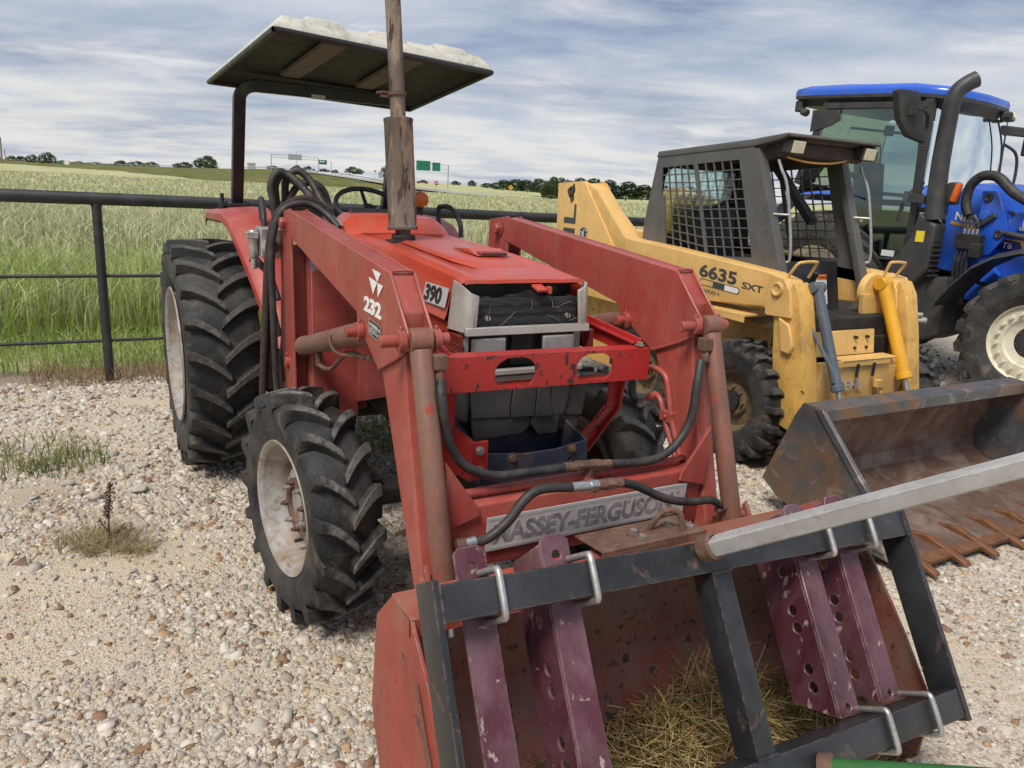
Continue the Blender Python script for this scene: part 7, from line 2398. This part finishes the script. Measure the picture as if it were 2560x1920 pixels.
tb.tube([(0, 0, -0.05), (0.01, 0, 0.25), (0, 0.01, 0.55)], [0.035, 0.026, 0.012], n=8, sub=2)
for a in (0.4, 2.3, 4.4):
    tb.tube([(0.005, 0, 0.22), (0.13 * math.cos(a), 0.13 * math.sin(a), 0.42), (0.24 * math.cos(a), 0.24 * math.sin(a), 0.6)], [0.016, 0.010, 0.004], n=6)
TRUNK = tb.mesh('trunk', 'bark')
def tree(az, d, zb, h, w, label, group=None, v=None, mul=2.5):
    # list below was surveyed at a nominal distance; mul carries it out to the true one
    d2 = d * mul
    z0 = CAM.z + (zb - CAM.z) * mul
    p = far(az, d2, z=z0)
    t = thing('tree', label, 'tree', p, group)
    v = random.randrange(4) if v is None else v
    t.scale = (1, 1, 1)
    for nm_, me_ in (('crown', VARS[v]), ('trunk', TRUNK)):
        o_ = bpy.data.objects.new(nm_, me_)
        COL.objects.link(o_)
        o_.parent = t
        o_.scale = (w * mul * 1.06 * (1 if nm_ == 'crown' else 0.6), w * mul * 1.06 * (1 if nm_ == 'crown' else 0.6), h * mul * 1.05)
        o_.rotation_euler = (0, 0, random.uniform(0, 6.28) if nm_ == 'trunk' else random.choice((0, math.pi)) - HEAD + random.uniform(-0.3, 0.3))
    return t
for a_, lab in (((-34.6, 330, 0.65, 2.3, 4.2), 'low dark trees at the far left edge beside the utility poles'), ((-33.75, 330, 0.65, 2.40, 4.1), 'first low tree right of the utility poles, at far left'), ((-33.27, 320, 0.77, 2.30, 4.4), 'flat topped tree left of the two taller trees at far left'),
                ((-32.68, 300, 0.93, 2.94, 3.6), 'narrow dark tree just left of the tallest tree at far left'), ((-31.87, 290, 0.74, 4.05, 5.0), 'tallest round tree of the group at far left'),
                ((-27.72, 260, 1.08, 2.21, 4.2), 'peaked tree at left end of the short clump by the highway'), ((-26.79, 260, 1.26, 2.20, 4.6), 'middle tree of the short clump by the highway'), ((-25.92, 260, 1.43, 2.04, 4.7), 'right end tree of the short clump by the highway'),
                ((-23.93, 230, 1.89, 1.80, 5.2), 'low wide tree left of the big round tree near the canopy post'), ((-22.48, 225, 2.23, 3.44, 6.0), 'big round tree just left of the canopy post'),
                ((-18.12, 260, 3.18, 1.26, 3.5), 'small tree under the left leg of the highway gantry'), ((-16.48, 300, 3.87, 1.67, 2.6), 'pale small tree behind the middle of the highway gantry'), ((-15.71, 260, 3.27, 1.64, 3.1), 'tree above the white pickup on the highway'),
                ((-14.57, 260, 3.31, 1.10, 3.6), 'low tree behind the small green highway sign'), ((-13.82, 280, 3.31, 1.18, 2.5), 'tiny tree right of the small green highway sign'), ((-12.45, 200, 2.90, 1.84, 4.2), 'wide round tree on the highway left of the exhaust'),
                ((-10.14, 170, 2.37, 2.72, 2.2), 'dark upright tree partly behind the exhaust'), ((-5.01, 225, 1.55, 1.25, 2.6), 'small round tree just right of the sign gantry post'), ((-3.81, 210, 1.50, 1.6, 2.3), 'small peaked tree between sign post and treeline'), ((-2.65, 200, 1.32, 1.25, 3.7), 'low tree at the left end of the far treeline'),
                ((2.12, 105, 0.63, 2.96, 2.7), 'large near tree just left of the yellow loader tower')):
    tree(*a_, lab)
for a_, w_ in zip(((-31.0, 340, 0.35, 2.21, 5.6), (-30.17, 340, 0.43, 2.14, 6.4), (-29.25, 340, 0.63, 1.99, 6.5), (-28.44, 360, 0.67, 1.71, 4.2)), ('leftmost', 'second', 'third', 'rightmost and lowest')):
    tree(*a_, w_ + ' tree of the dark hedge row left of the highway clump', 'hedge row trees left of the highway', v=2)
for a_, w_ in zip(((-1.49, 170, 1.15, 2.17, 4.8), (-0.56, 165, 1.12, 2.43, 5.0), (0.36, 160, 1.10, 2.41, 4.8), (1.33, 150, 1.08, 2.70, 4.6)), ('leftmost', 'second', 'third', 'rightmost')):
    tree(*a_, w_ + ' dark tree of the four in the treeline left of the yellow loader', 'treeline left of the yellow loader')
for a_, w_ in zip(((3.08, 140, 0.85, 3.25, 4.8), (4.05, 140, 0.75, 3.43, 4.8), (5.07, 135, 0.70, 3.41, 5.0), (6.56, 120, 0.90, 2.9, 3.9), (7.68, 120, 0.95, 2.75, 4.4), (8.85, 120, 1.05, 2.3, 4.1), (10.2, 125, 1.0, 2.4, 4.6), (12.0, 125, 1.0, 2.6, 5.0)),
                  ('first', 'second', 'third', 'fourth', 'fifth', 'sixth', 'seventh', 'last')):
    tree(*a_, w_ + ' dark tree of the treeline behind the yellow loader, counted from its tower', 'treeline behind the yellow loader')

# ------------------------------------------------------------------ highway furniture
def facing(az):
    a = R(az) + HEAD
    return Vector((math.cos(a), -math.sin(a), 0)), Vector((-math.sin(a), -math.cos(a), 0))   # right, towards the camera
def panel(b, c, rgt, w, h, th=0.12, m=0):
    nrm = Vector((0, 0, 1)).cross(rgt)
    vs = [c + rgt * (sx * w / 2) + Vector((0, 0, sz * h / 2)) + nrm * d_ for d_ in (0, -th) for sx, sz in ((-1, -1), (1, -1), (1, 1), (-1, 1))]
    b.add(vs, [(0, 1, 2, 3), (7, 6, 5, 4), (0, 4, 5, 1), (1, 5, 6, 2), (2, 6, 7, 3), (3, 7, 4, 0)], m)
GD = 430
pA, pB = far(-18.2, GD, 0.27), far(-14.96, GD, 0.30)
tA, tB = far(-18.2, GD, 1.33), far(-14.96, GD, 1.28)
GN = thing('sign_gantry', 'grey truss gantry spanning the highway, sign seen from behind', 'gantry', pA)
b = B()
b.tube([pA, tA], 0.22, n=8)
b.tube([pB, tB], 0.22, n=8)
b.ob('gantry_leg', 'signgrey', GN)
b = B()
lo0, lo1 = tA - Vector((0, 0, 1.5)), tB - Vector((0, 0, 1.5))
b.bar(tA, tB, 0.22, 0.22)
b.bar(lo0, lo1, 0.22, 0.22)
for i in range(24):
    p, q = tA.lerp(tB, i / 24), lo0.lerp(lo1, (i + 1) / 24)
    r_, s_ = lo0.lerp(lo1, i / 24), tA.lerp(tB, (i + 1) / 24)
    b.bar(p, q, 0.12, 0.12) if i % 2 == 0 else b.bar(r_, s_, 0.12, 0.12)
b.ob('gantry_truss', 'signgrey', GN)
b = B()
rg, tw_ = facing(-16.6)
panel(b, tA.lerp(tB, 0.5) + Vector((0, 0, -0.7)), rg, 7.0, 3.0)
b.ob('sign_back', 'signgrey', GN)
pm = far(-16.47, 470, 0.35)
tag(B().tube([pm, far(-16.47, 470, 1.67)], [0.16, 0.08], n=6).ob('light_mast', 'signgrey'), 'thin tall mast rising above the middle of the gantry', 'mast')
SG = thing('green_road_sign', 'small green highway sign to the right of the truss gantry', 'road sign', far(-14.08, 420, 0.22))
b = B()
b.tube([far(-14.08, 420, 0.22), far(-14.08, 420, 1.08)], 0.18, n=8)
b.bar(far(-14.08, 420, 1.05), far(-14.9, 420, 1.08), 0.14, 0.14)
b.ob('sign_post', 'signgrey', SG)
b = B()
rg, tw_ = facing(-14.65)
panel(b, far(-14.65, 419, 0.98), rg, 4.0, 2.3)
pn_ = b.ob('sign_panel', 'signgreen', SG)
q = B()
for dx in (-1.0, 0.3):
    panel(q, far(-14.65, 418.5, 1.02) + rg * dx, rg, 0.8, 0.8, 0.05)
q.ob('route_shield', 'white', pn_)
# large green guide signs on a cantilever
HD = 290
CS = thing('guide_sign_gantry', 'cantilever gantry with two green guide signs right of the exhaust', 'road sign', far(-5.61, HD, -0.40))
b = B()
b.tube([far(-5.61, HD, -0.40), far(-5.61, HD, 1.30)], 0.20, n=10)
b.ob('sign_post', 'signgrey', CS)
b = B()
for el, el2 in ((1.30, 1.50 - 0.28), (0.98, 0.98)):
    b.bar(far(-5.5, HD, el - 0.03), far(-8.6, HD, el + 0.12), 0.13, 0.13)
for i in range(14):
    a0 = -5.6 - i * 0.2
    b.bar(far(a0, HD, 1.27 + i * 0.008), far(a0 - 0.2, HD, 0.96 + i * 0.008), 0.08, 0.08)
b.ob('sign_arm', 'signgrey', CS)
rg, tw_ = facing(-7.0)
def gsign(azc, elc, w, h, lines):
    b = B()
    c = far(azc, HD - 1, elc)
    panel(b, c, rg, w, h)
    pn2 = b.ob('sign_panel', 'signgreen', CS)
    q = B()
    for (sx, sz, sw, sh) in lines[0]:
        panel(q, c + tw_ * 0.05 + rg * sx + Vector((0, 0, sz)), rg, sw, sh, 0.04)
    q.ob('route_shield', 'white', pn2)
    for (s_, x0, z0, size) in lines[1]:
        text('sign_letters', s_, size, c + tw_ * 0.10 + rg * x0 + Vector((0, 0, z0)), rg, (0, 0, 1), 'white', pn2, bold=0.012, depth=0.01, align='CENTER')
    for (s_, x0, z0, size) in lines[2]:
        text('shield_numerals', s_, size, c + tw_ * 0.14 + rg * x0 + Vector((0, 0, z0)), rg, (0, 0, 1), 'blackdecal', pn2, bold=0.008, depth=0.01, align='CENTER')
gsign(-7.45, 1.16, 5.2, 3.5, ([(-1.0, 0.35, 0.95, 0.85), (0.95, 0.30, 0.95, 0.85)], [('West', -0.95, 1.05, 0.68), ('South', 1.0, 1.0, 0.68), ('Jefferson City', 0, -0.85, 0.82), ('EXIT ¼ MILE', 0, -1.5, 0.52)], [('54', -1.0, 0.12, 0.6), ('63', 0.95, 0.08, 0.6)]))
gsign(-6.50, 1.13, 3.0, 3.05, ([(-0.75, 0.75, 0.9, 0.85)], [('East', 0.55, 0.55, 0.68), ('Fulton', 0, -0.55, 0.82)], [('54', -0.75, 0.52, 0.6)]))
# do-not-enter sign
DN = thing('no_entry_sign', 'round red no entry sign beside the ramp', 'road sign', far(-6.47, 262, -0.75))
b = B()
b.tube([far(-6.47, 262, -0.80), far(-6.47, 262, 0.0)], 0.05, n=6)
b.ob('sign_post', 'signgrey', DN)
b = B()
panel(b, far(-6.47, 261.8, -0.03), rg, 1.5, 1.5, 0.03)
b.ob('sign_back_plate', 'white', DN)
b = B()
b.lathe([(0.001, 0.06), (0.72, 0.06), (0.72, 0)], far(-6.47, 261.7, -0.02), tw_, n=24)
b.ob('red_disc', 'signred', DN)
b = B()
panel(b, far(-6.47, 261.5, -0.02) + tw_ * 0.02, rg, 1.1, 0.24, 0.03)
b.ob('white_band', 'white', DN)
# yellow diamond
YD = thing('warning_sign', 'yellow diamond warning sign on a post at the field edge', 'road sign', far(-0.9, 215, -0.75))
b = B()
b.tube([far(-0.9, 215, -0.95), far(-0.9, 215, -0.2)], 0.05, n=6)
b.ob('sign_post', 'signgrey', YD)
b = B()
c = far(-0.92, 214.8, -0.05)
rg2, tw2 = facing(-0.9)
for d_, m_ in ((0.0, 0),):
    b.add([c + rg2 * x + Vector((0, 0, z)) + tw2 * dd_ for dd_ in (0, 0.04) for x, z in ((-0.75, 0), (0, -0.75), (0.75, 0), (0, 0.75))], [(0, 1, 2, 3), (4, 5, 6, 7), (0, 1, 5, 4), (1, 2, 6, 5), (2, 3, 7, 6), (3, 0, 4, 7)])
b.ob('diamond_panel', 'signyellow', YD)
b = B()
b.bar(c + tw2 * 0.06 + Vector((0, 0, -0.35)), c + tw2 * 0.06 + Vector((0, 0, 0.3)), 0.14, 0.03, up=(0, 1, 0))
b.bar(c + tw2 * 0.06 - rg2 * 0.3 + Vector((0, 0, 0.0)), c + tw2 * 0.06 + rg2 * 0.3 + Vector((0, 0, 0.25)), 0.12, 0.03)
b.ob('arrow_symbol', 'blackdecal', YD)
# yield sign, board, utility poles
YS = thing('yield_sign', 'small triangular yield sign left of the exhaust', 'road sign', far(-10.95, 340, -0.05))
b = B()
b.tube([far(-10.95, 330, -0.2), far(-10.95, 330, 0.45)], 0.05, n=6)
b.ob('sign_post', 'signgrey', YS)
b = B()
rg3, tw3 = facing(-10.95)
c = far(-10.95, 329.8, 0.55)
b.add([c + rg3 * x + Vector((0, 0, z)) + tw3 * dd_ for dd_ in (0, 0.04) for x, z in ((-0.6, 0.45), (0, -0.55), (0.6, 0.45))], [(0, 1, 2), (3, 4, 5), (0, 1, 4, 3), (1, 2, 5, 4), (2, 0, 3, 5)])
b.ob('sign_panel', 'signred', YS)
BK = B()
panel(BK, far(-10.55, 330, 0.33), rg3, 1.9, 2.4)
tag(BK.ob('sign_board', 'signgrey'), 'grey back of a square sign board left of the exhaust', 'sign board')
BX = B()
BX.box(far(-19.55, 420, 0.42), (3.6, 2.5, 2.6), rot=(0, 0, R(10)))
BX.box(far(-19.55, 420, 0.62), (3.9, 2.8, 0.25), rot=(0, 0, R(10)))
tag(BX.ob('roadside_cabinet', 'concrete'), 'small pale square cabinet on the highway crest', 'cabinet')
for az, d, e0, e1, r_, lab in ((-34.30, 300, -0.3, 1.25, 0.30, 'tall leaning utility pole at the left edge'), (-34.10, 420, -0.2, 0.55, 0.22, 'shorter utility pole beside the tall one at the left edge'), (-28.92, 560, -0.1, 0.18, 0.16, 'thin pole between hedge row and highway clump'), (-27.73, 500, -0.05, 0.10, 0.18, 'thin pole in front of the highway tree clump'), (-12.2, 245, -0.62, -0.26, 0.11, 'short white marker post at the field edge left of the exhaust')):
    p, q = far(az, d, e0), far(az + (0.06 if e1 > 1 else 0), d, e1)
    tag(B().tube([p, q], [r_, r_ * 0.7], n=8).ob('utility_pole', 'wood' if e1 > 0.2 else 'signgrey'), lab, 'pole')
for az, d, el, w_, lab in ((-30.83, 480, -0.02, 2.2, 'white square sign at the highway far left'), (-31.2, 500, -0.05, 1.8, 'green square sign at the highway far left')):
    b = B()
    r4, t4 = facing(az)
    panel(b, far(az, d, el), r4, w_, w_ * 1.1)
    t_ = thing('roadside_sign', lab, 'road sign', far(az, d, -0.2))
    b.ob('sign_panel', 'white' if 'white' in lab else 'signgreen', t_)
    B().tube([far(az, d, -0.3), far(az, d, el)], 0.06, n=6).ob('sign_post', 'signgrey', t_)
# vehicles
def vehicle(name, label, p, heading, L_, H_, colr, kind):
    t = thing(name, label, 'car' if kind == 'car' else 'pickup', p)
    c, s_ = math.cos(heading), math.sin(heading)
    X2 = Matrix(((c, -s_, 0, p.x), (s_, c, 0, p.y), (0, 0, 1, p.z), (0, 0, 0, 1)))
    h = L_ / 2
    if kind == 'car':
        body = [(-h, 0.3), (-h, 0.75), (-h * 0.9, 0.9), (h * 0.5, 0.92), (h * 0.95, 0.75), (h, 0.55), (h, 0.3)]
        cab_ = [(-h * 0.8, 0.88), (-h * 0.45, H_), (h * 0.12, H_), (h * 0.5, 0.9)]
    else:
        body = [(-h, 0.45), (-h, 1.1), (h * 0.35, 1.1), (h * 0.95, 1.05), (h, 0.9), (h, 0.45)]
        cab_ = [(-h * 0.25, 1.08), (-h * 0.18, H_), (h * 0.25, H_), (h * 0.45, 1.08)]
    b = B()
    b.prism(body, -0.9, 0.9, 'y')
    b.ob('body', colr, t, bev=0.08, seg=2, xf=X2)
    b = B()
    b.prism(cab_, -0.78, 0.78, 'y')
    b.ob('cabin', colr, t, bev=0.06, xf=X2)
    b = B()
    b.prism([(x * 0.96 + (0.0), z - 0.06 if z > 1 else z + 0.04) for x, z in cab_], -0.80, 0.80, 'y')
    b.prism([(x * 1.03, z - 0.12 if z > 1.2 else z + 0.02) for x, z in cab_], -0.68, 0.68, 'y')
    b.ob('window', 'carglass', t, xf=X2)
    for wx in (-h * 0.62, h * 0.62):
        for wy in (-0.85, 0.85):
            b = B()
            b.lathe([(0.2, -0.1), (0.34, -0.1), (0.34, 0.1), (0.2, 0.1)], (wx, wy, 0.34), (0, 1, 0), n=16, close=True)
            b.lathe([(0.2, -0.05), (0.001, -0.06)], (wx, wy, 0.34), (0, 1, 0), n=16)
            b.ob('wheel', 'rubber', t, xf=X2)
    return t
vehicle('pickup_truck', 'white pickup driving on the highway below the gantry', far(-15.32, 372, 0.215), R(-29 + 30 + 180), 5.4, 1.8, 'carwhite', 'pickup')
vehicle('pickup_truck', 'white pickup farther along the highway left of the round tree', far(-13.05, 358, 0.17), R(-29 + 10), 5.4, 1.8, 'carwhite', 'pickup')
vehicle('parked_car', 'dark red car on the road between exhaust and no entry sign', far(-7.5, 300, -0.13), R(-29 + 5 + 180), 4.7, 1.42, 'carred', 'car')
